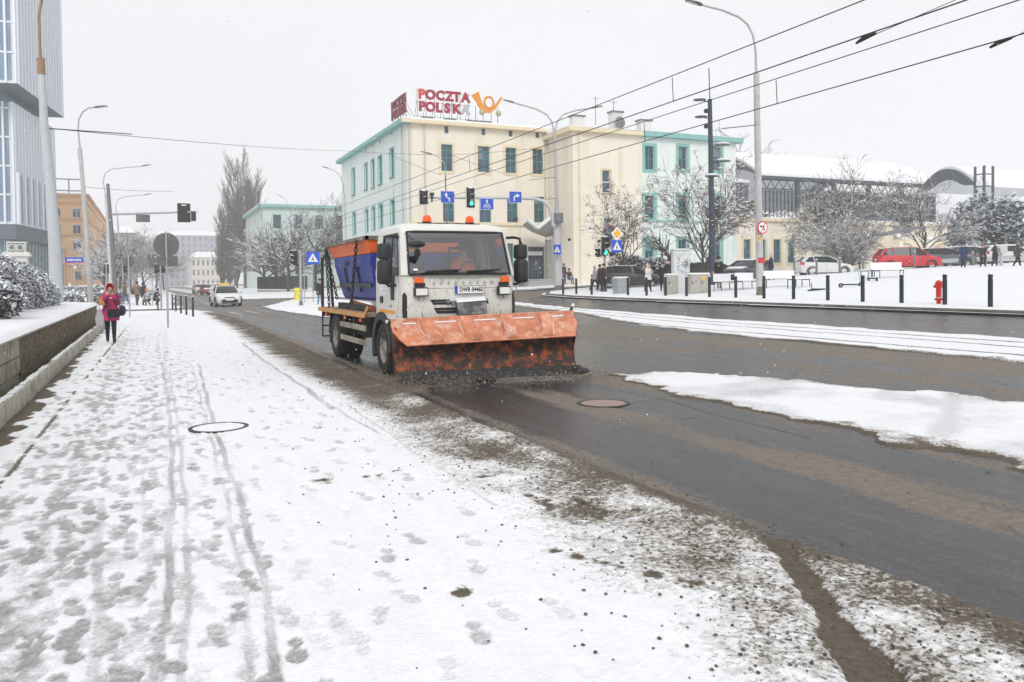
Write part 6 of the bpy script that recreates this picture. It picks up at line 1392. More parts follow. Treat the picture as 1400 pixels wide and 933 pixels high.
# ------------------------------------------------------------------ traffic signals
SIGBODY = mat('signal_black', (.02, .022, .022), .5, var=.15); LENSOFF = mat('lens_dark', (.05, .05, .05), .3); LENSG = mat('lens_green', (.02, .5, .3), .3, emit=(.05, 1, .55, 2.2))
def signal(label, x, y, depth, n=3, s=.30, lit=None, rz=0.0, plate=False, snow=True, back=False, group=None, pole_to=None):
    X, Y = at(x, depth); z = zat(x, y, depth); r = thing('traffic_signal', label, 'traffic light', (X, Y, z), rz, group); H = n*s
    obj('housing', MB().box((0, 0, 0), (s*.95, s*.6, H)), SIGBODY, r, bevel=.02)
    if plate:
        pl_ = MB(); w_, h_ = s*1.75, H+s*.7
        obj('back_board', MB().box((0, .05, 0), (w_, .02, h_)), SIGBODY, r); t = .06
        for q in (((-w_/2, .03, -h_/2), (-w_/2+t, .045, h_/2)), ((w_/2-t, .03, -h_/2), (w_/2, .045, h_/2)), ((-w_/2+t, .03, h_/2-t), (w_/2-t, .045, h_/2)), ((-w_/2+t, .03, -h_/2), (w_/2-t, .045, -h_/2+t))): pl_.bb(*q)
        obj('white_border', pl_, SIGNWHITE, r)
    for k in range(n):
        zc = H/2-s*(k+.5)
        if not back:
            l_ = obj('lens', MB().lathe([(s*.36, -s*.31), (s*.3, -s*.35), (.01, -s*.37)], (0, 0, zc), 14, 'y'), LENSG if lit == k else LENSOFF, r)
        v = MB(); rings = []
        for a in np.linspace(-.35, PI+.35, 12): rings.append([(s*.42*math.cos(a), -s*.3, zc+s*.42*math.sin(a)), (s*.42*math.cos(a), -s*.3-s*.75*(.55+.45*max(0, math.sin(a))), zc+s*.42*math.sin(a)), (s*.45*math.cos(a), -s*.3-s*.75*(.55+.45*max(0, math.sin(a))), zc+s*.45*math.sin(a)), (s*.45*math.cos(a), -s*.3, zc+s*.45*math.sin(a))])
        vz = obj('visor', v.loft(rings), SIGBODY, r)
        if snow: obj('snow_cap', MB().ball((0, -s*.6, zc+s*.47), (s*.32, s*.38, s*.09), 8, 4), SNOW, vz)
    if snow: obj('snow_cap', MB().ball((0, 0, H/2+s*.05), (s*.45, s*.3, s*.15), 8, 4), SNOW, r)
    if pole_to is not None: obj('pole', MB().tube([(0, .25*s+.1, H/2), (0, .25*s+.1, pole_to-z)], .05, 8), STEEL, r)
    return r
signal('small two lens signal at the tip of the signal arm', 581, 270, 57.2, 2, .42, plate=True)
signal('big three lens signal showing green on the signal arm', 645, 270.5, 57.2, 3, .42, lit=2, plate=True)
tag(sobj_('camera_sensor', MB().box((0, 0, 0), (.25, .35, .2)).box((0, 0, -.3), (.1, .1, .5)), SIGBODY), 'little black sensor camera on the signal arm', 'camera').location = px3(592, 266, 57.4)
signal('side facing signal seen beside the truck mirror', 709, 352, 54, 3, .30, rz=1.3, pole_to=.75)
sgp = at(827, 50); zb_ = float(zt(*sgp))+.12
pp = thing('signal_pole', 'grey steel signal pole with black foot at the plaza kerb', 'pole', (sgp[0], sgp[1], zb_)); zt__ = zat(827, 322, 50)-zb_
obj('shaft', MB().tube([(0, 0, 0), (0, 0, zt__)], .09, 10), STEEL, pp); obj('foot', MB().tube([(0, 0, -.05), (0, 0, .45)], .13, 10), GREYPAINT, pp)
signal('three lens signal lit green on the grey plaza pole', 827, 337, 49.7, 3, .38, lit=2)
signal('side facing signal left of the lit green one', 818.5, 346, 49.9, 2, .26, rz=-1.2); signal('side facing signal right of the lit green one', 836, 348, 49.9, 1, .30, rz=1.3)
signal('signal facing the side road beside the blue crossing sign', 404, 353, 52, 3, .32, rz=-1.25); 
pq = at(411, 52); rp = thing('signal_pole', 'pale signal pole with dark foot behind the truck', 'pole', (pq[0], pq[1], .05)); obj('shaft', MB().tube([(0, 0, 0), (0, 0, zat(408, 343, 52))], .09, 10), STEEL, rp); obj('foot', MB().tube([(0, 0, -.05), (0, 0, .4)], .13, 10), GREYPAINT, rp)
signal('black signal at the left pavement beside the slim lamp post', 146, 368, 62, 2, .36, back=True, rz=PI, pole_to=0.0); signal('black signal facing away left of the small round sign', 171, 366, 66, 3, .28, rz=2.0, pole_to=0.0)
signal('dark signal cluster on the far pole beyond the large round sign', 214, 368, 52, 2, .30, rz=1.6); signal('dark signal facing right on the far pole', 222, 367, 52, 2, .30, rz=2.6, pole_to=0.0)
# left gantry
X, Y = at(158, 60); lg = thing('signal_gantry', 'dark signal gantry with a long arm over the left road', 'gantry', (X, Y, 0)); o = Vector((X, Y, 0))
obj('post', MB().tube([Vector((0, 0, -.05)), px3(155, 330, 60)-o, px3(150.5, 252, 60)-o], [.17, .15, .11], 10), GREYPAINT, lg, smooth=60)
obj('arm', MB().tube([px3(152, 293.5, 60)-o, px3(205, 292, 60)-o, px3(272, 290, 60)-o], [.09, .08, .06], 8), STEEL, lg)
signal('large signal seen from behind on the left gantry arm', 253.5, 291.5, 60, 2, .52, back=True, rz=PI, plate=True); signal('small signal seen from behind at the left gantry arm tip', 266.5, 296, 60, 2, .36, back=True, rz=PI)
sign_board('plate_sign', 'dark plate seen from behind hanging on the left gantry arm', 197.5, 299, 60, .95, .55, None, pole=False, back=True, cat='road sign')
# ------------------------------------------------------------------ overhead wires
WIRE = mat('wire', (.03, .03, .032), .5, .3, var=.1)
def wire(label, a, b, sag=0.0, r=.014, n=14, group=None):
    a, b = Vector(a), Vector(b); pts = [a.lerp(b, k/n)-Vector((0, 0, sag*4*(k/n)*(1-k/n))) for k in range(n+1)]
    return tag(obj('overhead_wire', MB().tube(pts, r, 5), WIRE), label, 'wire', group)
def wx(x, y, X0):    # height and place of a wire that runs up the street at X0
    d = ray(x, y); k = X0/d[0]; return float(d[1]*k), CH+float(d[2]*k)
WI = {}
for nm, p, X0 in (('A', (919, 106), 11.2), ('B', (925.6, 139), 11.2), ('C', (1061, 110), 13.7), ('D', (1063.6, 143.6), 13.7)):
    WI[nm] = (X0, wx(*p, X0)[1], wx(*p, X0)[0])
for nm, lb in (('A', 'upper carrying wire over the nearer tram track'), ('B', 'lower contact wire over the nearer tram track'), ('C', 'upper carrying wire over the farther tram track'), ('D', 'lower contact wire over the farther tram track')):
    X0, z, y = WI[nm]; wire(lb, (X0, -3, z), (X0, 76, z+.15), .0, .0125 if nm in 'BD' else .0115)
for k, (u, l, xs__) in enumerate((('A', 'B', (919, 640, 535)), ('C', 'D', (1061, 880, 740, 520)))):
    for x in xs__:
        X0 = WI[u][0]; d = ray(x, 100); yy = float(d[1]*X0/d[0]); wire('short dropper wire between carrying and contact wire', (X0, yy, WI[u][1]), (X0+.03, yy, WI[l][1]+.03), 0, .010, 2, 'dropper wires')
CL = mat('clamp_iron', (.025, .025, .027), .5, .3)
for (x, y, X0, to) in ((1178, 57, 11.2, (1330, -10)), (1362, 63, 13.7, (1440, 22))):
    yy, z = wx(x, y, X0); d = ray(*to); kk = (X0+4)/d[0]; e = Vector((X0+4, float(d[1]*kk), CH+float(d[2]*kk)))
    c = tag(obj('wire_clamp', MB().tube([(X0, yy+.12, z), (X0+.02, yy-.02, z+.05), (X0+.1, yy-.22, z+.09)], [.02, .042, .02], 6), CL), 'black clamp gripping the %s contact wire' % ('nearer' if X0 < 12 else 'farther'), 'clamp'); wire('thin pull wire leading off the %s contact wire' % ('nearer' if X0 < 12 else 'farther'), (X0+.1, yy-.2, z+.08), e, 0, .008)
pA = px3(67, 176, 29); pB = px3(468, 207, 75); wire('long span wire from the rust streaked post across the road', pA, pB, .15, .013)
pA = px3(68, 176.5, 28.9); pB = px3(185, 184.5, 36); wire('insulated near section of the long span wire', pA, pB, .0, .022)
wire('span wire from the slim lamp post over the left road', px3(117, 256, 52), px3(240, 262, 70), .1, .014)
for (x0, y0, x1, y1, nm) in ((470, 207, 620, 213, 'thin span wire crossing the mint side wall'), (612, 213, 742, 203, 'thin span wire crossing the cream front'), (530, 210, 605, 240, 'sloping pull wire before the mint side wall'), (620, 213, 698, 240, 'sloping pull wire before the cream front')): wire(nm, px3(x0, y0, 60), px3(x1, y1, 60), .05, .012)
wire('bracket wire from the concrete post towards the mint wing', px3(1036, 172, 36.5), px3(988, 177, 34), 0, .02); wire('upper bracket wire on the double armed mast', px3(761, 243, 58), px3(725, 247, 56), 0, .02); wire('lower bracket wire on the double armed mast', px3(761, 271.5, 58), px3(748, 273, 57), 0, .02)
# ------------------------------------------------------------------ bollards, bins, cabinets, benches
BOL = mat('bollard_black', (.02, .027, .03), .45, .2, var=.15)
def mk_bollard(name, label, H, r, loc, group):
    t_ = thing(name, label, 'bollard', loc, 0, group)
    obj('post', MB().lathe([(r, -.1), (r, H*.86), (r*.85, H*.87), (r*.85, H*.90), (r, H*.91), (r, H*.985), (r*.6, H)], n=14), BOL, t_, smooth=40); obj('snow_cap', MB().ball((0, 0, H+.01), (r*.95, r*.95, .035), 10, 4), SNOW, t_); return t_
blist = [(1354, 421.5), (1291.7, 418.8), (1232.6, 416.7), (1179.5, 415), (1131.8, 412.8), (1085, 411), (1044.5, 409.9), (1006, 408.9), (970, 407.9), (938.6, 406.9), (910, 405.8), (884, 405.5), (858.6, 405), (809, 404.5), (788, 403.6), (770, 403.4)]
b0 = None
for (x, y) in blist:
    X, Y = gp(x, y, .12); X = max(X, 22.6); L_ = (float(X), float(Y), float(zt(X, Y))+.10)
    if b0 is None: b0 = mk_bollard('bollard', 'black round bollard capped with snow in the row along the plaza kerb', 1.02, .068, L_, 'bollards along the plaza kerb')
    else: dup(b0, L_)
b1 = None
for (x, y) in ((264, 434.5), (255, 432), (247.5, 430), (240.5, 428), (236, 425)):
    X, Y = gp(x, y); L_ = (X, Y, 0.03)
    if b1 is None: b1 = mk_bollard('bollard', 'thin black bollard in the short row at the left road edge', 1.0, .05, L_, 'bollards at the left road edge')
    else: dup(b1, L_)
X, Y = gp(216, 424); mk_bollard('bollard', 'single black bollard apart from the row near the far signals', .95, .05, (X, Y, .03), None)
def gpz(x, y): X, Y = gp(x, y, .15); return X, Y, float(zt(X, Y))+.15
def addthing(name, label, cat, loc, rz=0.0, group=None): return thing(name, label, cat, loc, rz, group)
BINM = mat('bin_grey', (.33, .35, .36), .5, .2, var=.1); CABM = mat('cabinet_grey', (.40, .39, .35), .75, var=.12, scale=4, dirt=(.28, .26, .22), damt=.35)
X, Y, Z = gpz(849, 402); t_ = addthing('litter_bin', 'rounded grey litter bin beside the plaza signal pole', 'bin', (X, Y, Z))
obj('body', MB().loft([rring(.36, -.30, .30, .12, 0), rring(.42, -.34, .34, .12, .55), rring(.42, -.34, .34, .12, .82)]), BINM, t_, smooth=40); obj('lid', MB().loft([rring(.44, -.36, .36, .12, .821), rring(.40, -.30, .30, .12, .92)]), BINM, t_, smooth=40); obj('snow_cap', MB().loft([rring(.40, -.30, .30, .1, .92), rring(.32, -.24, .24, .1, .98)]), SNOW, t_)
X, Y, Z = gpz(930.5, 401); kk = addthing('info_pillar', 'white info pillar scrawled with graffiti between grey cabinets', 'pillar', (X, Y, Z), -.25)
obj('body', MB().bb((-.45, -.2, -.1), (.45, .2, 2.25)), mat('pillar_white', (.66, .66, .66), .5, var=.05), kk, bevel=.03); obj('cap', MB().bb((-.48, -.23, 2.25), (.48, .23, 2.31)), LTGREY, kk); obj('snow_cap', MB().bb((-.44, -.2, 2.31), (.44, .2, 2.36)), SNOW, kk)
rs_ = random.Random(4); gm = MB(); GM2 = MB()
for k in range(16):
    p = [(rs_.uniform(-.34, .28), rs_.uniform(1.05, 2.0))]
    for q in range(6): p.append((max(-.38, min(.38, p[-1][0]+rs_.gauss(0, .10))), p[-1][1]+rs_.gauss(0, .10)))
    (gm if k % 2 else GM2).tube([(a, -.205, b) for a, b in p], .012, 4)
obj('graffiti', gm, mat('graffiti_dark', (.10, .12, .14), .6), kk)['kind'] = 'stuff'; obj('graffiti', GM2, mat('graffiti_blue', (.25, .38, .48), .6), kk)['kind'] = 'stuff'
for (x, y, wd, h, lb, rz) in ((917.5, 403, .62, 1.02, 'narrow grey utility cabinet left of the info pillar', -.2), (955, 402, 1.12, 1.0, 'wide grey utility cabinet right of the info pillar', -.2)):
    X, Y, Z = gpz(x, y); c_ = addthing('utility_cabinet', lb, 'cabinet', (X, Y, Z), rz); obj('body', MB().bb((-wd/2, -.22, -.1), (wd/2, .22, h)), CABM, c_, bevel=.015)
    for k in range(2 if wd > .8 else 1):
        n_ = 2 if wd > .8 else 1; a = -wd/2+.04+k*(wd-.04)/n_; d_ = obj('door', MB().bb((a, -.235, .08), (a+(wd-.04)/n_-.04, -.222, h-.08)), CABM, c_, bevel=.006); obj('handle', MB().bb((a+.06, -.255, h*.5), (a+.10, -.236, h*.5+.14)), BLACK, d_)
    if wd > .8: obj('sticker', MB().bb((.1, -.242, h*.72), (.26, -.2365, h*.9)), YELLOW, c_)
    obj('snow_cap', MB().loft([[(-wd/2, -.22, h), (wd/2, -.22, h), (wd/2, .22, h), (-wd/2, .22, h)], [(-wd/2+.05, -.17, h+.07), (wd/2-.05, -.17, h+.07), (wd/2-.05, .17, h+.07), (-wd/2+.05, .17, h+.07)]]), SNOW, c_)
X, Y, Z = gpz(1283.5, 416.5); hy = addthing('fire_hydrant', 'red fire hydrant half sunk in snow beside a black bollard', 'hydrant', (X, Y, Z)); HR = mat('hydrant_red', (.60, .02, .02), .4, var=.1)
obj('barrel', MB().lathe([(.10, .22), (.085, .24), (.08, .62), (.11, .63), (.11, .68), (.09, .74), (.03, .78)], n=14), HR, hy, smooth=40); obj('foot', MB().lathe([(.07, -.1), (.07, .12), (.13, .13), (.13, .19), (.08, .2)], n=14), HR, hy, smooth=40); obj('outlet', MB().tube([(-.20, 0, .58), (.20, 0, .58)], .05, 8), HR, hy); obj('snow_collar', MB().ball((0, -.03, .215), (.12, .11, .02), 10, 4), SNOW, hy)
YB = mat('salt_yellow', (.75, .68, .05), .5, var=.08)
X, Y = gp(408, 413); yb = addthing('yellow_box', 'bright yellow roadside salt box on the far snow island', 'box', (X, Y, .1)); obj('body', MB().loft([rring(.26, -.22, .22, .06, 0), rring(.30, -.26, .26, .06, .9)]), YB, yb); obj('lid', MB().loft([rring(.34, -.3, .3, .06, .9), rring(.28, -.24, .24, .06, 1.12)]), YB, yb)
BF = mat('bench_frame', (.05, .055, .06), .5, .3, var=.1)
def bench(label, loc, rz, L=1.6, back=True, group=None):
    b = thing('bench', label, 'bench', loc, rz, group)
    for s in (-1, 1): obj('leg', MB().tube([(s*L*.46, -.22, -.1), (s*L*.46, -.22, .42), (s*L*.46, .22, .42), (s*L*.46, .30 if back else .22, .85 if back else -.1)], .025, 6).tube([(s*L*.46, .22, .42), (s*L*.46, .22, -.1)], .025, 6), BF, b)
    for k in range(4): obj('slat', MB().bb((-L/2, -.22+k*.115, .43), (L/2, -.12+k*.115, .455)), BF, b)
    obj('seat_snow', MB().loft([[(-L/2, -.22, .456), (L/2, -.22, .456), (L/2, .22, .456), (-L/2, .22, .456)], [(-L/2+.04, -.19, .52), (L/2-.04, -.19, .52), (L/2-.04, .2, .53), (-L/2+.04, .2, .53)]]), SNOW, b)
    if back:
        for k in range(3): obj('back_slat', MB().bb((-L/2, .24+k*.02, .55+k*.11), (L/2, .26+k*.02, .64+k*.11)), BF, b)
        obj('back_snow', MB().bb((-L/2, .19, .46), (L/2, .235, .88)), SNOW, b)
    return b
for (x, y, rz, bk, lb) in ((992, 397, .35, True, 'snow filled bench behind the man in the dark coat'), (1022, 396, .3, True, 'snow filled bench behind the concrete post'), (1066, 393, -.4, True, 'snow filled bench left of the parked white hatchback'), (1092, 394, .2, False, 'backless bench under snow before the white hatchback'), (1190, 381, .2, False, 'backless bench with snow left of the red car'), (1213, 380.5, -.5, True, 'snow covered chair like bench before the red car')):
    X, Y, Z = gpz(x, y); bench(lb, (X, Y, Z), rz, 1.7 if bk else 1.3, bk)
# e-scooters
MNT = mat('scooter_mint', (.34, .62, .56), .45, var=.05)
def scooter(label, loc, rz, lying=False):
    s = thing('electric_scooter', label, 'scooter', loc, rz)
    if lying: s.rotation_euler = (0, PI/2*.94, rz)
    for y in (-.50, .50):
        w_ = obj('wheel', MB().tube([(0, y+.09*math.cos(a), .11+.09*math.sin(a)) for a in np.linspace(0, 2*PI, 17)], .028, 6, caps=False), RUBBER, s); obj('hub', MB().tube([(-.03, y, .11), (.03, y, .11)], .05, 8), GREYPAINT, w_)
    obj('deck', MB().bb((-.075, -.36, .12), (.075, .42, .19)), BLACK, s, bevel=.01); obj('deck_snow', MB().bb((-.07, -.33, .19), (.07, .40, .235)), SNOW, s)
    obj('stem', MB().tube([(0, -.50, .14), (0, -.46, .35), (0, -.36, 1.12)], .024, 8), MNT, s); obj('handlebar', MB().tube([(-.25, -.36, 1.13), (.25, -.36, 1.13)], .02, 6), BLACK, s); obj('mudguard', MB().tube([(0, -.62, .22), (0, -.52, .26), (0, -.42, .2)], .03, 6), BLACK, s); return s
X, Y, Z = gpz(1163, 393); scooter('mint and black electric scooter standing in deep snow', (X, Y, Z-.02), 1.25); X, Y, Z = gpz(1193, 385); scooter('mint and black electric scooter parked beside a backless bench', (X, Y, Z), 2.7)
X, Y, Z = gpz(1122, 398); scooter('mint electric scooter fallen on its side in the snow', (X, Y, Z+.02), 1.45, True)
# posts behind the cars, ticket machine, railing
for (x, y0, y1, dp) in ((1086, 352, 375, 58), (1116.5, 355, 375, 57), (1148, 353, 374, 57), (1208, 340, 366, 60), (1250.5, 344, 372, 58), (1180, 352, 374, 57), (1330, 345, 364, 58)):
    X, Y = at(x, dp); z_ = float(zt(X, Y)); h = zat(x, y0, dp)-z_; t_ = thing('post', 'slim dark post in the line between plaza and parked cars', 'post', (X, Y, z_), 0, 'posts before the parked cars'); obj('shaft', MB().tube([(0, 0, -.1), (0, 0, h)], .075, 8), GREYPAINT, t_); obj('snow_cap', MB().ball((0, 0, h), (.08, .08, .05), 8, 4), SNOW, t_)
X, Y = at(1369, 54); z_ = float(zt(X, Y)); tm = thing('ticket_machine', 'white ticket machine on a post behind the snowy rise', 'machine', (X, Y, z_)); obj('post', MB().tube([(0, 0, -.1), (0, 0, 1.2)], .11, 8), LTGREY, tm); obj('hood', MB().loft([[(-.35, -.2, 1.0), (.35, -.2, 1.0), (.35, .2, 1.0), (-.35, .2, 1.0)], [(-.42, -.2, 1.35), (.32, -.2, 1.52), (.32, .2, 1.52), (-.42, .2, 1.35)]]), LTGREY, tm)
A, B = at(1268, 60), at(1400, 60); gr_ = thing('guard_rail', 'low grey guard rail behind the snowy rise', 'railing', (A[0], A[1], float(zt(*A)))); o = Vector(gr_.location); bz = Vector((B[0], B[1], float(zt(*B))))-o
obj('rail', MB().loft([[Vector((0, 0, .45)), Vector((0, 0, .75)), Vector((0, .08, .75)), Vector((0, .08, .45))], [bz+Vector((0, 0, .45)), bz+Vector((0, 0, .75)), bz+Vector((0, .08, .75)), bz+Vector((0, .08, .45))]]), STEEL, gr_)
for k in range(9): q = bz*(k/8); obj('rail_post', MB().tube([q+Vector((0, .12, -.1)), q+Vector((0, .12, .7))], .05, 6), STEEL, gr_)
# railing and wall under the far trees
A, B = at(352, 112), at(420, 100); fr2 = thing('iron_railing', 'dark iron railing on a low snowy wall below the bare trees', 'railing', (A[0], A[1], .15)); o = Vector(fr2.location); bz = Vector((B[0], B[1], .15))-o
obj('base_wall', MB().loft([[Vector((0, -.2, -.2)), Vector((0, .2, -.2)), Vector((0, .2, .5)), Vector((0, -.2, .5))], [bz+Vector((0, -.2, -.2)), bz+Vector((0, .2, -.2)), bz+Vector((0, .2, .5)), bz+Vector((0, -.2, .5))]]), CONCRETE, fr2); obj('base_snow', MB().loft([[Vector((0, -.22, .5)), Vector((0, .22, .5)), Vector((0, .2, .6)), Vector((0, -.2, .6))], [bz+Vector((0, -.22, .5)), bz+Vector((0, .22, .5)), bz+Vector((0, .2, .6)), bz+Vector((0, -.2, .6))]]), SNOW, fr2)
m_ = MB()
for k in range(90): q = bz*(k/89); m_.bb((q.x-.03, q.y+.1, q.z+.5), (q.x+.03, q.y+.16, q.z+2.3))
obj('bars', m_, BLACK, fr2)['kind'] = 'stuff'; obj('top_rail', MB().tube([Vector((0, .13, 2.2)), bz+Vector((0, .13, 2.2))], .05, 5), BLACK, fr2)
# stone lantern over the hedge
X, Y = at(24, 36); z0_, z1_ = zat(24, 353, 36), zat(24, 331, 36); k_ = (z1_-z0_); lt_ = thing('gate_lantern', 'white stone gate cap with two round openings above the hedge', 'gate pillar', (X, Y, 0)); WS = mat('white_stone', (.62, .62, .58), .8, var=.08)
obj('pillar', MB().bb((-.42, -.3, 0), (.42, .3, z0_+k_*.1)), WS, lt_); obj('ledge', MB().loft([[(-.58, -.4, z0_+.10*k_), (.58, -.4, z0_+.10*k_), (.58, .4, z0_+.10*k_), (-.58, .4, z0_+.10*k_)], [(-.48, -.34, z0_+.36*k_), (.48, -.34, z0_+.36*k_), (.48, .34, z0_+.36*k_), (-.48, .34, z0_+.36*k_)]]), WS, lt_)
obj('top', MB().bb((-.36, -.25, z0_+.92*k_), (.36, .25, z1_)), WS, lt_); obj('side_post', MB().bb((-.36, -.2, z0_+.36*k_), (-.30, .2, z0_+.92*k_)).bb((.30, -.2, z0_+.36*k_), (.36, .2, z0_+.92*k_)).bb((-.03, -.2, z0_+.36*k_), (.03, .2, z0_+.92*k_)), WS, lt_, split=True)
for s in (-1, 1): obj('ring', MB().tube([(s*.165+.13*math.cos(a), -.22, z0_+.64*k_+.13*math.sin(a)) for a in np.linspace(0, 2*PI, 19)], .03, 6, caps=False), WS, lt_)
# manhole covers
def manhole(label, px, r, m):
    X, Y = gp(*px); t_ = thing('manhole_cover', label, 'manhole', (X, Y, .004 if px[0] > 500 else .045)); obj('frame', MB().lathe([(r, -.03), (r, .006), (r*.86, .008), (r*.86, -.03)], n=36, caps=False), mat('cast_iron', (.06, .055, .05), .6, .4, var=.3), t_); obj('lid', MB().lathe([(r*.84, -.02), (r*.84, .004), (.01, .006)], n=36), m, t_); return t_
manhole('round manhole cover with pinkish lid in the wet lane', (825, 552), .36, mat('lid_pink', (.30, .22, .19), .6, var=.2, scale=12)); manhole('snow filled manhole ring on the pavement', (299, 590), .33, TRODDEN)
# ------------------------------------------------------------------ cars
CARGLASS = mat('car_glass', (.02, .027, .03), .15, var=.2, spec=.3)
HEADL = mat('car_headlamp', (.55, .57, .58), .15, .2, var=.1); TAILR = mat('tail_red', (.5, .015, .02), .3, var=.1)
def car(name, label, loc, rz, col, L=4.2, W=1.76, H=1.48, kind='hatch', snow=0.0, group=None, taxi=False, cat='car', rough=.3):
    """front of the car towards local -y"""
    r = thing(name, label, cat, loc, rz, group); h = L/2; w = W/2
    M = mat('car_paint_%s' % name+str(col), col, rough, .0, var=.05, spec=.6, dirt=tuple(c*.6+.05 for c in col), damt=.15, dscale=6)
    if kind == 'hatch': st = [(-h, .62, .30, .62), (-h+.06, .80, .22, .70), (-h+.35, .92, .20, .80), (-h+.95, .99, .20, .93), (-h+1.35, 1, .20, .97), (0, 1, .20, 1.0), (h-1.0, 1, .20, 1.03), (h-.35, .97, .22, 1.05), (h-.08, .86, .28, 1.02), (h, .70, .38, .95)]
    else: st = [(-h, .62, .32, .68), (-h+.06, .80, .24, .78), (-h+.3, .92, .22, .88), (-h+.8, .99, .22, 1.0), (-h+1.15, 1, .22, 1.03), (0, 1, .22, 1.05), (h-1.0, 1, .22, 1.07), (h-.3, .97, .24, 1.08), (h-.06, .88, .30, 1.05), (h, .74, .40, .98)]
    rings = []
    for (y, k, zb, zt_) in st:
        a = w*k; rings.append([(-a*.94, y, zb), (-a, y, zb+.12), (-a, y, zt_*.72), (-a*.95, y, zt_-.04), (-a*.86, y, zt_), (a*.86, y, zt_), (a*.95, y, zt_-.04), (a, y, zt_*.72), (a, y, zb+.12), (a*.94, y, zb)])
    obj('body', MB().loft(rings), M, r, smooth=38)
    wb0 = -h+1.0 if kind == 'hatch' else -h+.85
    G = [(wb0, .84, .80, .95), (wb0+.75, .80, .70, H-.06), (wb0+1.05, .80, .69, H), (h-1.0, .79, .68, H-.01), (h-.55, .79, .68, H-.08), (h-.12, .82, .78, 1.02)]
    gl_ = []
    for (y, kb, kr, z) in G:
        zb = .97 if z > 1.1 else z-.02
        gl_.append([(-w*.93, y, zb), (-w*kr, y, z-.03), (-w*kr*.9, y, z), (w*kr*.9, y, z), (w*kr, y, z-.03), (w*.93, y, zb)])
    g = obj('glasshouse', MB().loft(gl_), CARGLASS, r, smooth=38)
    rf = [[(-w*kr*1.005, y, z-.035), (-w*kr*.9, y, z+.012), (w*kr*.9, y, z+.012), (w*kr*1.005, y, z-.035)] for (y, kb, kr, z) in G[1:5]]
    obj('roof', MB().loft(rf, closed=False), M, r, smooth=38)
    for s in (-1, 1):
        pil = [[(s*w*.94, wb0, .97), (s*w*.705, wb0+.8, H-.05)], [(s*w*.94, -.05 if kind == 'hatch' else .0, 1.0), (s*w*.695, .0, H-.02)], [(s*w*.94, h-1.05, 1.02), (s*w*.685, h-1.0, H-.03)], [(s*w*.90, h-.14, 1.02), (s*w*.68, h-.58, H-.07)]]
        for k, (a, b_) in enumerate(pil): obj('pillar', MB().tube([a, b_], .035 if k != 3 else .10, 5), M if k != 1 else BLACK, r)
        for y in (-h+.82, h-.80):
            R_ = .31; ty = obj('wheel', MB().lathe([(R_*.66, -.09), (R_*.95, -.1), (R_, -.06), (R_, .06), (R_*.95, .1), (R_*.66, .09), (R_*.64, 0), (R_*.66, -.09)], (s*(w-.10), y, R_), 20, 'x', caps=False), RUBBER, r, smooth=40)
            obj('rim', MB().lathe([(R_*.67, s*.085), (R_*.6, s*.06), (R_*.25, s*.07), (.02, s*.09)], (s*(w-.10), y, R_), 12, 'x', caps=False), STEEL, ty)
            obj('wheel_arch', MB().tube([(s*(w+.004), y+(R_+.06)*math.cos(a), R_+(R_+.06)*math.sin(a)) for a in np.linspace(-.1, PI+.1, 13)], .035, 5), BLACK, r)
        obj('mirror', MB().ball((s*(w+.10), wb0+.35, 1.02), (.11, .07, .08), 8, 5), M, r, smooth=60)
        hl = [(s*w*.50, -h+.10, .60), (s*w*.86, -h+.30, .66), (s*w*.84, -h+.36, .78), (s*w*.50, -h+.14, .70)]
        obj('headlight', MB().loft([[(p[0], p[1]-.03, p[2]) for p in hl], [(p[0], p[1]+.1, p[2]) for p in hl]]), HEADL, r)
        tl = [(s*w*.70, h-.03, .78), (s*w*.93, h-.18, .80), (s*w*.88, h-.22, 1.08), (s*w*.72, h-.05, 1.06)]
        obj('tail_light', MB().loft([[(p[0], p[1]+.03, p[2]) for p in tl], [(p[0], p[1]-.1, p[2]) for p in tl]]), TAILR, r)
        obj('door_handle', MB().box((s*(w+.006), .25, .84), (.02, .18, .035)), M, r); obj('fog_lamp', MB().ball((s*w*.62, -h+.04, .40), (.08, .05, .06), 8, 5), BLACK, r)
        obj('door_line', MB().tube([(s*(w+.002), wb0+.25, .3), (s*(w+.002), wb0+.25, .94)], .008, 4).tube([(s*(w+.002), .12, .3), (s*(w+.002), .12, .96)], .008, 4), BLACK, r, split=True)
    gm_ = [(-w*.62, .27), (w*.62, .27), (w*.56, .50), (-w*.56, .50)]
    obj('grille', MB().prism(gm_, 'y', -h-.015, -h+.12), BLACK, r); obj('upper_grille', MB().prism([(-w*.42, .60), (w*.42, .60), (w*.36, .66), (-w*.36, .66)], 'y', -h-.005, -h+.1), BLACK, r)
    obj('number_plate', MB().bb((-.26, -h-.03, .42), (.26, -h-.017, .53)), SIGNWHITE, r); obj('number_plate', MB().bb((-.26, h+.0, .70), (.26, h+.015, .81)), SIGNWHITE, r)
    obj('sill', MB().bb((-w*.96, -h+1.2, .16), (w*.96, h-1.15, .24)), BLACK, r)
    if taxi:
        t_ = obj('taxi_sign', MB().bb((-.32, -.1, H+.01), (.32, .12, H+.17)), YELLOW, r, bevel=.03); obj('tail_dome', MB().box((0, .4, H+.04), (.05, .2, .07)), BLACK, r)
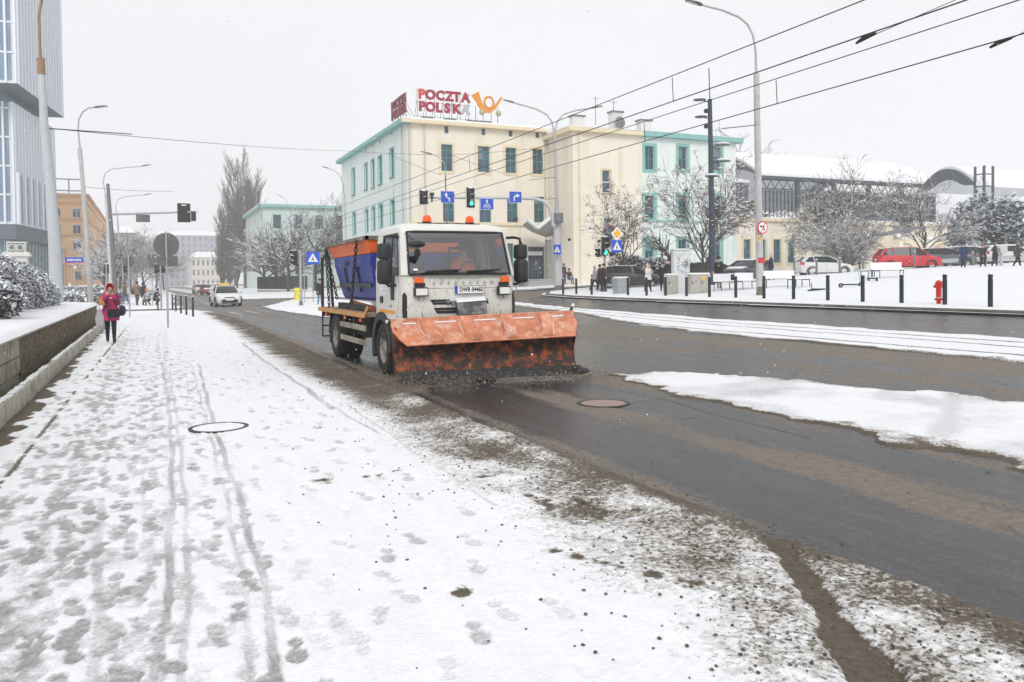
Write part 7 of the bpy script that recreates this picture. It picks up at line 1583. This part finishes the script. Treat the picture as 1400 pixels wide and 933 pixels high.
    if snow:
        s_ = []
        for (y, kb, kr, z) in G[1:5]: s_.append([(-w*kr*.92, y, z+.012), (-w*kr*.85, y, z+.012+snow), (w*kr*.85, y, z+.012+snow), (w*kr*.92, y, z+.012)])
        obj('roof_snow', MB().loft(s_), SNOW, r); obj('bonnet_snow', MB().loft([[(-w*.7, -h+.35, .815), (w*.7, -h+.35, .815), (w*.7, -h+.35, .815+snow*.7), (-w*.7, -h+.35, .815+snow*.7)], [(-w*.78, -h+.95, .95), (w*.78, -h+.95, .95), (w*.78, -h+.95, .95+snow*.7), (-w*.78, -h+.95, .95+snow*.7)]]), SNOW, r)
        sw_ = [(-w*.60, wb0+.10, 1.00), (w*.60, wb0+.10, 1.00), (w*.55, wb0+.70, H-.10), (-w*.55, wb0+.70, H-.10)]; obj('screen_snow', MB().loft([[(p[0], p[1]-.03, p[2]+.03) for p in sw_], [(p[0], p[1]-.06, p[2]+.06) for p in sw_]]), SNOW, r) if snow > .05 else None
    return r
def cz(x, dp, dz=.0): X, Y = at(x, dp); return (X, Y, float(zt(X, Y))+dz)
YS = YAW
X, Y = gp(311, 419); car('taxi', 'white hatchback taxi with yellow roof sign driving up the left road', (X, Y+1.6, .005), 0.06, (.74, .74, .74), 4.2, 1.80, 1.48, taxi=True, cat='taxi')
g_ = 'cars parked far up the street'
for (x, dp, c, lb) in ((284, 112, (.30, .02, .03), 'dark red car parked far up the street'), (291, 116, (.45, .05, .06), 'bright red car parked behind the dark red one'), (299, 106, (.70, .70, .70), 'white car with a roof sign following behind the taxi')): car('parked_car', lb, (*at(x, dp), .02), 0.05, c, 4.3, 1.78, 1.5, snow=.05, taxi=(x == 299), group=g_)
car('parked_car', 'silver white hatchback parked side-on before the round bush', cz(1126, 60, .02), 1.18, (.66, .66, .65), 4.05, 1.72, 1.46, snow=.0)
car('parked_car', 'bright red people carrier parked side-on before the arcade wall', cz(1240, 60, .12), 1.02, (.55, .02, .03), 4.5, 1.82, 1.64, kind='mpv', snow=.02)
car('parked_car', 'dark grey estate parked beside the red people carrier', cz(1288, 61, .1), 1.0, (.07, .085, .095), 4.5, 1.78, 1.46, snow=.03)
car('parked_car', 'dark hatchback with a red stripe light behind the navy jacket walker', cz(1322, 63, .1), 1.5, (.12, .05, .06), 4.3, 1.78, 1.5, snow=.05)
car('parked_car', 'white car under snow behind the ticket machine', cz(1378, 63, .1), 1.15, (.62, .63, .63), 4.4, 1.8, 1.46, snow=.06)
car('parked_car', 'pale grey car behind the walkers in black coats', cz(1350, 66, .1), 1.15, (.45, .46, .47), 4.4, 1.8, 1.46, snow=.06)
car('parked_car', 'black car dusted with snow behind the grey litter bin', cz(860, 55, .14), 1.12, (.025, .026, .03), 4.4, 1.8, 1.5, snow=.03)
car('parked_car', 'dark grey car with snowy bonnet before the station wing', cz(1022, 57, .1), -1.25, (.06, .065, .07), 4.3, 1.78, 1.46, snow=.05)
car('parked_car', 'low black car mostly hidden behind the dark plaza mast', cz(975, 58, .1), 1.15, (.03, .03, .035), 4.4, 1.8, 1.44, snow=.05)
X, Y = at(272, 128); car('parked_car', 'silver car half lost in the haze up the street', (X, Y, .02), .05, (.5, .5, .5), 4.3, 1.78, 1.5, snow=.05, group=g_)
X, Y = at(205, 108); car('parked_car', 'snow buried car at the kerb left of the street', (X, Y, .02), .1, (.4, .4, .42), 4.3, 1.78, 1.5, snow=.1)
X, Y = at(124, 70); car('parked_car', 'grey car behind the slim lamp post on the side road', (X, Y, .02), PI/2, (.3, .32, .34), 4.3, 1.78, 1.5, snow=.08)
# ------------------------------------------------------------------ people: one skinned body each, clothes as children
SKIN = mat('skin', (.50, .30, .22), .6, var=.05)
def cloth(c): return mat('cloth_%.3f_%.3f_%.3f' % c, c, .9, var=.14, scale=7, bump=.3, bscale=25)
PEOPLE = []
def person(label, loc, rz, h=1.74, top=(.03, .03, .035), legs=(.03, .03, .04), shoe=(.02, .02, .02), hair=(.04, .03, .025), hat=None, hood=None, coat=.55, stride=.25, swing=.25, phone=False, carry=False, crouch=False, sit=False, group=None, glove=None, bag=None):
    k = h/1.75; root = thing('person', label, 'person', loc, rz, group)
    V, E_, Rr, Tg = [], [], [], []
    def v(p, r, tg, par=None):
        V.append(Vector(p)*k); Rr.append(r*k); Tg.append(tg)
        if par is not None: E_.append((par, len(V)-1))
        return len(V)-1
    bz = .95; lean = 0.0
    if crouch: bz = .48
    if sit: bz = .52
    by = 0.0
    pel = v((0, by, bz), .135, 'top'); ab = v((0, by-.01-lean, bz+.16), .125, 'top', pel); ch = v((0, by-.02-(.18 if crouch else 0), bz+.40), .145, 'top', ab)
    dy = (-.18 if crouch else 0)
    nk = v((0, by-.02+dy*1.1, bz+.57), .058, 'skin', ch); hb = v((0, by-.035+dy*1.2, bz+.64), .088, 'skin', nk); ht = v((0, by-.03+dy*1.2, bz+.73), .078, 'skin', hb)
    nose = v((0, by-.13+dy*1.2, bz+.665), .018, 'skin', hb)
    for s in (-1, 1):
        f = s*stride
        if sit: kn = (s*.10, -.42, bz+.02); an = (s*.10, -.42, .10)
        elif crouch: kn = (s*.14, -.36, .46); an = (s*.12, -.08+s*.08, .09)
        else:
            kn = (s*.085, -f*.50-.03, .50); an = (s*.085, -f*1.0+(.05 if f < 0 else 0), .09+(.03 if f < -.1 else 0))
        hp_ = v((s*.085, by, bz-.03), .105, 'legs', pel); kk = v(kn, .072, 'legs', hp_); cf = v(((kn[0]+an[0])/2, (kn[1]+an[1])/2+.015, (kn[2]+an[2])/2+.02), .062, 'legs', kk); aa = v(an, .045, 'shoe', cf); v((an[0], an[1]-.13, an[2]-.045), .040, 'shoe', aa)
        sh = v((s*.175, by-.01+dy, bz+.47), .075, 'top', ch)
        if phone and s == 1 or carry: el = (s*.23, -.07+dy, bz+.20); wr = (s*.12, -.28+dy, bz+.30)
        elif crouch: el = (s*.22, -.34, bz+.22); wr = (s*.12, -.48, bz+.02)
        elif sit: el = (s*.22, -.06, bz+.22); wr = (s*.14, -.30, bz+.12)
        else:
            a = -s*swing; el = (s*.225, -a*.25+.03, bz+.20); wr = (s*.225, -a*.75-.06, bz-.02)
        e1 = v(el, .056, 'top', sh); w1 = v(wr, .042, 'top', e1); d_ = (Vector(wr)-Vector(el)).normalized()
        h1 = v(Vector(wr)+d_*.06, .036, 'glove' if glove else 'skin', w1); side = Vector((s, 0, 0))
        for q, ln in ((-.5, .085), (.5, .08)): v(Vector(wr)+d_*(.06+ln)+Vector((0, q*.035, 0)), .013, 'glove' if glove else 'skin', h1)
        v(Vector(wr)+d_*.09+Vector((-s*.02, -.045, .0)), .012, 'glove' if glove else 'skin', h1)
    me = bpy.data.meshes.new('body'); me.from_pydata([tuple(p) for p in V], E_, []); o = bpy.data.objects.new('body', me); COL.objects.link(o); o.parent = root
    sk = o.modifiers.new('skin', 'SKIN'); sk.use_smooth_shade = True; sb = o.modifiers.new('sub', 'SUBSURF'); sb.levels = 1; sb.render_levels = 1
    for i, d in enumerate(me.skin_vertices[0].data): d.radius = (Rr[i], Rr[i]); d.use_root = (i == 0)
    mats = dict(top=cloth(top), legs=cloth(legs), shoe=cloth(shoe), skin=SKIN, glove=cloth(glove) if glove else SKIN)
    PEOPLE.append((o, V, E_, Rr, Tg, mats))
    # coat shell
    if coat and not sit:
        zt0 = bz+.50; zb_ = bz+.05-coat*.75 if not crouch else bz-.08; rings = []
        for t in np.linspace(0, 1, 9):
            z = zt0+(zb_-zt0)*t; wx_ = .195-.03*math.sin(PI*min(1, t*1.6))+.05*t; wy = .135+.045*t-.01*math.sin(PI*t); sq = 0.75 if t < .05 else 1.0
            cy = by-.01+dy*(1-t)
            rings.append([(wx_*sq*math.cos(a)*k*(1+.03*math.sin(5*a+t*6)), (cy+wy*sq*math.sin(a)*(1+.03*math.sin(4*a-t*5)))*k, z*k) for a in np.linspace(0, 2*PI, 21)[:-1]])
        obj('coat', MB().loft(rings), cloth(top), root, smooth=60)
    hc = Vector((0, (by-.03+dy*1.2)*k, (bz+.685)*k))
    if hood:
        rings = []
        for j in range(8):
            th_ = PI*j/7
            rings.append([])
            for a in np.linspace(.95, 2*PI-.95, 15):
                rr_ = max(.02, math.sin(th_)); rings[-1].append((hc.x+.118*k*rr_*math.sin(a), hc.y-.125*k*rr_*math.cos(a)+.012, hc.z+.008-.142*k*math.cos(th_)))
        ho = obj('hood', MB().loft(rings, closed=False), cloth(hood), root, smooth=70); so = ho.modifiers.new('thick', 'SOLIDIFY'); so.thickness = .012*k
    elif hat: obj('hat', MB().lathe([(.112*k, -.01), (.116*k, .03), (.108*k, .07), (.07*k, .115), (.02, .125)], tuple(hc+Vector((0, 0, .015*k))), 12), cloth(hat), root, smooth=60)
    else: obj('hair', MB().ball(tuple(hc+Vector((0, .022*k, .025*k))), (.103*k, .10*k, .108*k), 12, 8), cloth(hair), root, smooth=60)
    if bag: obj('shoulder_bag', MB().box((.26*k, .10, (bz+.05)*k), (.14, .30, .30)), cloth(bag), root, bevel=.04)
    return root
def on(x, dp, dz=.13): X, Y = at(x, dp); return (X, Y, float(zt(X, Y))+dz)
FC = lambda a: a
# woman walking towards us in a pink coat
wx0, wy0 = gp(152, 472); WL = (wx0, wy0, .035)
wm = person('woman in a magenta padded coat and red hood walking on the snowy pavement', WL, .05, 1.66, (.50, .035, .155), (.012, .012, .014), (.015, .014, .013), hood=(.55, .015, .02), coat=.42, stride=.13, carry=True, glove=(.02, .02, .025))
def loc_(p): return Matrix.Translation(Vector(WL)) @ Matrix.Rotation(.05, 4, 'Z') @ Vector(p)
# face and coat details as parts
fz = 1.66/1.75*(.95+.665)
for s in (-1, 1): obj('eye', MB().ball((s*.034, -.118, fz+.022), (.012, .008, .008), 8, 5), BLACK, wm); obj('cuff', MB().tube([(s*.15, -.20, 1.16), (s*.13, -.235, 1.175)], .052, 8), cloth((.02, .02, .025)), wm)
obj('mouth', MB().box((0, -.118, fz-.045), (.045, .012, .010)), mat('lips', (.35, .10, .10), .5), wm); obj('zip', MB().tube([(0, -.17, 1.36), (0, -.175, 1.1), (0, -.185, .85)], .008, 4), cloth((.16, .01, .04)), wm)
for z in (1.26, 1.10, .94): obj('quilt_seam', MB().tube([(.205*math.cos(a), -.012+.175*math.sin(a), z) for a in np.linspace(PI, 2*PI, 12)], .006, 4), cloth((.20, .01, .05)), wm)
bg_ = tag(obj('handbag', MB().loft([rring(.15, -.06, .06, .04, -.12), rring(.16, -.07, .07, .04, .0), rring(.14, -.05, .05, .04, .11)]), cloth((.012, .012, .014)), None, bevel=.01), 'black handbag hanging in front of the magenta coat', 'bag'); bg_.location = loc_((.08, -.27, .86))
obj('strap', MB().tube([(-.17, .0, .12), (-.16, .06, .45), (-.02, .1, .62), (.10, .06, .45), (.17, 0, .12)], .014, 6), cloth((.012, .012, .014)), bg_)
b2_ = tag(obj('shoulder_bag', MB().ball((0, 0, 0), (.105, .10, .155), 12, 8), cloth((.025, .027, .06)), None, smooth=60), 'dark blue bag carried at the side of the magenta coat', 'bag'); b2_.location = loc_((.29, -.06, .92)); obj('strap', MB().tube([(-.05, 0, .17), (-.06, .02, .36), (-.10, .02, .48)], .012, 6), cloth((.025, .027, .06)), b2_)
b3_ = tag(obj('carrier_bag', MB().loft([[(-.09, -.05, -.20), (.09, -.05, -.20), (.09, .05, -.20), (-.09, .05, -.20)], [(-.11, -.06, .0), (.11, -.06, .0), (.11, .06, .0), (-.11, .06, .0)], [(-.04, -.02, .24), (.04, -.02, .24), (.04, .02, .24), (-.04, .02, .24)]]), cloth((.45, .42, .44)), None, smooth=70), 'limp grey carrier bag hanging beside the magenta coat', 'bag'); b3_.location = loc_((-.27, -.05, .74)); obj('handle', MB().tube([(-.03, 0, .23), (-.02, 0, .36), (.03, 0, .23)], .008, 5), cloth((.45, .42, .44)), b3_)
pk = thing('wrapped_parcel', 'orange and yellow striped parcel held against the magenta coat', 'parcel', tuple(loc_((-.24, -.27, 1.20))), .2)
for k, c in enumerate(((.30, .23, .14), (.50, .26, .06), (.60, .12, .03), (.40, .27, .10))):
    obj('stripe', MB().box((-.05+.034*k, 0, 0), (.033, .06, .24), ry=-.35), cloth(c), pk)
person('man in a long dark coat and black hat looking at a phone by the benches', on(983, 45), -1.0, 1.80, (.018, .018, .02), (.22, .19, .16), (.04, .03, .03), hat=(.01, .01, .012), coat=.62, stride=.04, phone=True)
person('person in a white padded jacket and dark trousers before the black car', on(886, 46), .25, 1.66, (.72, .68, .62), (.02, .02, .025), hair=(.05, .03, .02), coat=.30, stride=.14, carry=True, hood=(.70, .66, .60))
person('woman in black striding left of the info pillar', on(906, 45.5), -.6, 1.68, (.02, .02, .022), (.02, .02, .02), (.03, .02, .02), hair=(.05, .03, .02), coat=.40, stride=.30)
person('man in black behind the striding woman in black', on(914, 48), .1, 1.82, (.025, .025, .028), (.03, .03, .03), hat=(.03, .03, .03), coat=.35, stride=.1)
person('person in dark jacket and pale scarf half hidden by the info pillar', on(924, 49), .2, 1.70, (.03, .03, .03), (.03, .03, .03), hat=(.6, .6, .6), coat=.3, stride=.1)
person('dark clothed person just right of the info pillar', on(942, 50), .1, 1.70, (.03, .03, .032), (.03, .03, .03), coat=.4, stride=.1)
person('woman in a grey hooded jacket carrying a red bag towards the crossing', on(813, 52), 1.0, 1.66, (.36, .36, .37), (.03, .03, .035), hood=(.38, .38, .39), coat=.25, stride=.30, bag=(.45, .03, .04))
person('person in a dark brown jacket beside the plaza signal pole', on(820, 51), .4, 1.74, (.05, .03, .03), (.02, .02, .02), hair=(.02, .02, .02), coat=.3, stride=.14)
person('person in long black clothes against the plaza signal pole', on(825, 49.6), .5, 1.78, (.02, .018, .018), (.018, .018, .018), hat=(.03, .02, .02), coat=.55, stride=.08)
person('person sitting on the steps in blue jeans', on(778, 63, .35), .2, 1.72, (.10, .06, .05), (.13, .24, .42), hair=(.12, .06, .03), coat=0, sit=True); person('dark dressed person standing behind the sitter on the steps', on(771, 64.5, .3), .2, 1.74, (.06, .06, .09), (.05, .08, .14), coat=.2, stride=.05)
person('figure inside the entrance doorway in dark clothes', (*at(733, 71), 1.65), 0, 1.7, (.08, .09, .12), (.04, .05, .08), coat=.2, stride=.06)
person('walker in a navy hooded jacket behind the snowy rise', on(1317, 54, .05), -.9, 1.78, (.025, .035, .10), (.02, .025, .05), hood=(.022, .03, .085), coat=.35, stride=.2)
person('woman in a black coat with brown hair behind the snowy rise', on(1344, 54, .0), -.3, 1.68, (.02, .02, .02), (.02, .02, .02), hair=(.16, .08, .04), coat=.5, stride=.12); person('person in a black coat with a furry hood behind the snowy rise', on(1360, 53.5, .0), .4, 1.76, (.018, .018, .022), (.02, .02, .025), hood=(.10, .09, .09), coat=.5, stride=.12)
person('person with long brown hair and olive jacket at the edge of the station lot', on(1391, 52, .0), .8, 1.80, (.05, .048, .04), (.02, .02, .02), hair=(.20, .10, .05), coat=.35, stride=.2)
person('rider in navy with a red scarf standing by a parked car', on(1054, 52), .5, 1.72, (.02, .025, .06), (.03, .03, .06), hat=(.55, .55, .55), coat=.25, stride=.1, bag=(.35, .02, .03))
person('man in a dark jacket and cap standing behind the truck bed', (*at(437, 52), .08), .1, 1.80, (.03, .03, .032), (.16, .26, .38), hat=(.015, .015, .015), coat=.35, stride=.08)
person('person in a brown jacket and blue jeans walking beside the low bushes', (*at(170, 62), .05), 1.2, 1.76, (.17, .12, .09), (.10, .17, .30), hair=(.05, .04, .03), coat=.2, stride=.28)
person('man in a tan jacket with a green rucksack standing with the group', (*at(187, 60), .05), 2.6, 1.82, (.24, .17, .12), (.12, .11, .10), hair=(.06, .05, .04), coat=.25, stride=.08, bag=(.03, .07, .07)); person('person in a long dark teal coat standing with the group', (*at(195.5, 60), .05), 2.2, 1.74, (.02, .045, .055), (.015, .02, .03), hood=(.02, .04, .05), coat=.45, stride=.06)
person('crouching person in a dark coat beside the orange hat', (*at(211, 59), .05), 1.0, 1.72, (.03, .035, .04), (.02, .02, .02), hat=(.03, .03, .04), crouch=True, coat=0); person('crouching person in a pale jacket and orange hat', (*at(204, 59.5), .05), -1.0, 1.70, (.50, .50, .52), (.05, .05, .06), hat=(.75, .18, .03), crouch=True, coat=0)
# driver at the wheel
person('driver in an orange work jacket and cap behind the windscreen', (4.9+.42, 16.5-2.42, 1.06), 0, 1.72, (.80, .12, .02), (.04, .05, .10), hat=(.05, .05, .06), coat=0, sit=True)
bpy.context.view_layer.update(); dg = bpy.context.evaluated_depsgraph_get(); res = []
for (o, V, E_, Rr, Tg, mats) in PEOPLE: res.append(bpy.data.meshes.new_from_object(o.evaluated_get(dg)))
for (o, V, E_, Rr, Tg, mats), me in zip(PEOPLE, res):
    o.modifiers.clear(); old = o.data; o.data = me; bpy.data.meshes.remove(old); me.materials.clear(); keys = list(mats)
    for q in keys: me.materials.append(mats[q])
    nP = len(me.polygons); C = np.zeros(nP*3, np.float32); me.polygons.foreach_get('center', C); C = C.reshape(-1, 3); best = np.full(nP, 1e9); idx = np.zeros(nP, np.int32)
    for (i, j) in E_:
        a, b_ = np.array(V[i]), np.array(V[j]); ab = b_-a; t = np.clip(((C-a)@ab)/(ab@ab+1e-9), 0, 1); dd = np.linalg.norm(C-a-t[:, None]*ab, axis=1)/(Rr[i]+(Rr[j]-Rr[i])*t)
        tg = Tg[j] if not (Tg[j] == 'shoe' and Tg[i] == 'legs') else 'legs'
        if Tg[i] == 'top' and Tg[j] == 'skin': tg = 'skin'
        m_ = dd < best; best[m_] = dd[m_]; idx[m_] = keys.index(tg)
    me.polygons.foreach_set('material_index', idx); me.shade_smooth(); me.update()
# ------------------------------------------------------------------ loose matter: clods, spray, flakes
CLOD = mat('slush_clod', (.09, .073, .056), .85, var=.5, scale=30, dirt=(.3, .28, .25), damt=.3, dscale=20); GRIT = mat('spray_drop', (.20, .17, .14), .7, var=.4)
rg = np.random.default_rng(42)
def lumps(name, P, R, m, label, cat, flat=.6, fine=False):
    fc = [(0, 2, 4), (2, 1, 4), (1, 3, 4), (3, 0, 4), (2, 0, 5), (1, 2, 5), (3, 1, 5), (0, 3, 5)]; bl = [(1, 0, 0), (-1, 0, 0), (0, 1, 0), (0, -1, 0), (0, 0, 1), (0, 0, -1)]
    if fine:                                  # one subdivision for rounder crumbs
        mid = {}; nf = []
        def md(i, j):
            key = (min(i, j), max(i, j))
            if key not in mid:
                q = np.array(bl[i], float)+np.array(bl[j], float); bl.append(tuple(q/np.linalg.norm(q))); mid[key] = len(bl)-1
            return mid[key]
        for (a, b, c) in fc: ab, bc, ca = md(a, b), md(b, c), md(c, a); nf += [(a, ab, ca), (b, bc, ab), (c, ca, bc), (ab, bc, ca)]
        fc = nf
    base = np.array(bl, float); nb_ = len(base)
    n = len(P); V = base[None]*R[:, None, None]*rg.uniform(.6, 1.3, (n, nb_, 3)); V[:, :, 2] *= flat; a = rg.uniform(0, 2*PI, n); c, s = np.cos(a)[:, None], np.sin(a)[:, None]
    V = np.stack([V[:, :, 0]*c-V[:, :, 1]*s, V[:, :, 0]*s+V[:, :, 1]*c, V[:, :, 2]], -1)+P[:, None, :]
    Fc = (np.arange(n)*nb_)[:, None, None]+np.array(fc)[None]
    me = bpy.data.meshes.new(name); me.from_pydata(V.reshape(-1, 3).tolist(), [], Fc.reshape(-1, 3).tolist()); o = link(name, me, m); return tag(o, label, cat, None, 'stuff')
n = 9000; X = rg.uniform(.9, 3.68, n); Y = 2.0+rg.random(n)**1.6*24
keep = rg.random(n) < (.06+.94*sstep(1.2, 3.4, X)**1.6)*(.25+.9*fbm(X, Y, .5, 91)); X, Y = X[keep], Y[keep]
lumps('slush_clods', np.stack([X, Y, np.full(len(X), .052)], 1), np.minimum(rg.gamma(2.0, .0026, len(X))+.002, .011), CLOD, 'scattered dark clods of slush and grit on the pavement edge', 'slush', .7, True)
n = 700; Y = 2+rg.random(n)**1.5*40; X = rg.choice([3.75, 5.35, 6.72, 12.5, 10.5], n, p=[.2, .25, .2, .25, .1])+rg.normal(0, .22, n)
lumps('road_slush', np.stack([X, Y, zt(X, Y)+.006], 1), np.minimum(rg.gamma(2.0, .0022, n)+.002, .009), CLOD, 'brown slush crumbs lying along the carriageways', 'slush', .6, True)
# spray thrown by the blade
n = 3600; u = rg.uniform(-1.15, 1.2, n); bx = 4.9+.22+u*1.5; by = 16.5-4.05-.28*u-.18; d = rg.gamma(1.3, .30, n); z = .03+np.abs(rg.normal(0, .11, n))*np.exp(-d*.6)
sx = np.where(rg.random(n) < .42, -1.0, 0); X = bx+rg.normal(0, .1, n)+sx*rg.gamma(1.2, .35, n)*(u < .3); Y = by-d+(sx < 0)*rg.uniform(0, 3.5, n)
lumps('slush_spray', np.stack([X, Y, z], 1), rg.gamma(2., .0032, n)+.002, GRIT, 'brown slush spray flying off the plough blade', 'spray', 1)
n = 2600; dd = rg.uniform(5, 60, n); px_ = rg.uniform(-40, 1440, n); Rr_ = rg.uniform(.006, .013, n)*(.6+dd/40)
P = np.array([[*at(px_[i], dd[i]), rg.uniform(.3, 12)] for i in range(n)])
lumps('falling_snow', P, Rr_, FARSNOW, 'sparse snowflakes drifting through the air', 'snow', 1)
# ------------------------------------------------------------------ haze: even snowy air round the whole place
hz = MB().bb((-440, -60, -2), (540, 720, 72)); ho = obj('haze', hz, None); ho['kind'] = 'stuff'
hm = bpy.data.materials.new('haze'); hm.use_nodes = True; t = hm.node_tree; t.nodes.clear(); po_ = t.nodes.new('ShaderNodeOutputMaterial'); pv = t.nodes.new('ShaderNodeVolumePrincipled')
pv.inputs['Color'].default_value = (.97, .975, .985, 1); pv.inputs['Density'].default_value = .00125; pv.inputs['Anisotropy'].default_value = .2
t.links.new(pv.outputs[0], po_.inputs['Volume']); ho.data.materials.append(hm)
# ------------------------------------------------------------------ lettering curves become meshes
bpy.context.view_layer.update()
dg = bpy.context.evaluated_depsgraph_get()
done = []
for (o, m, sx) in TEXTS:
    me = bpy.data.meshes.new_from_object(o.evaluated_get(dg)); me.materials.clear(); me.materials.append(m)
    if sx != 1.0: me.transform(Matrix.Diagonal((sx, 1, 1, 1)))
    done.append((o, me))
for o, me in done:
    n = link('tmp', me, None, o.parent); n.location = o.location; n.rotation_euler = o.rotation_euler; n.scale = o.scale
    for k in ('label', 'category', 'group'):
        if k in o: n[k] = o[k]
    nm = o.name.split('.')[0]; cu = o.data
    bpy.data.objects.remove(o); bpy.data.curves.remove(cu); n.name = nm; me.name = nm
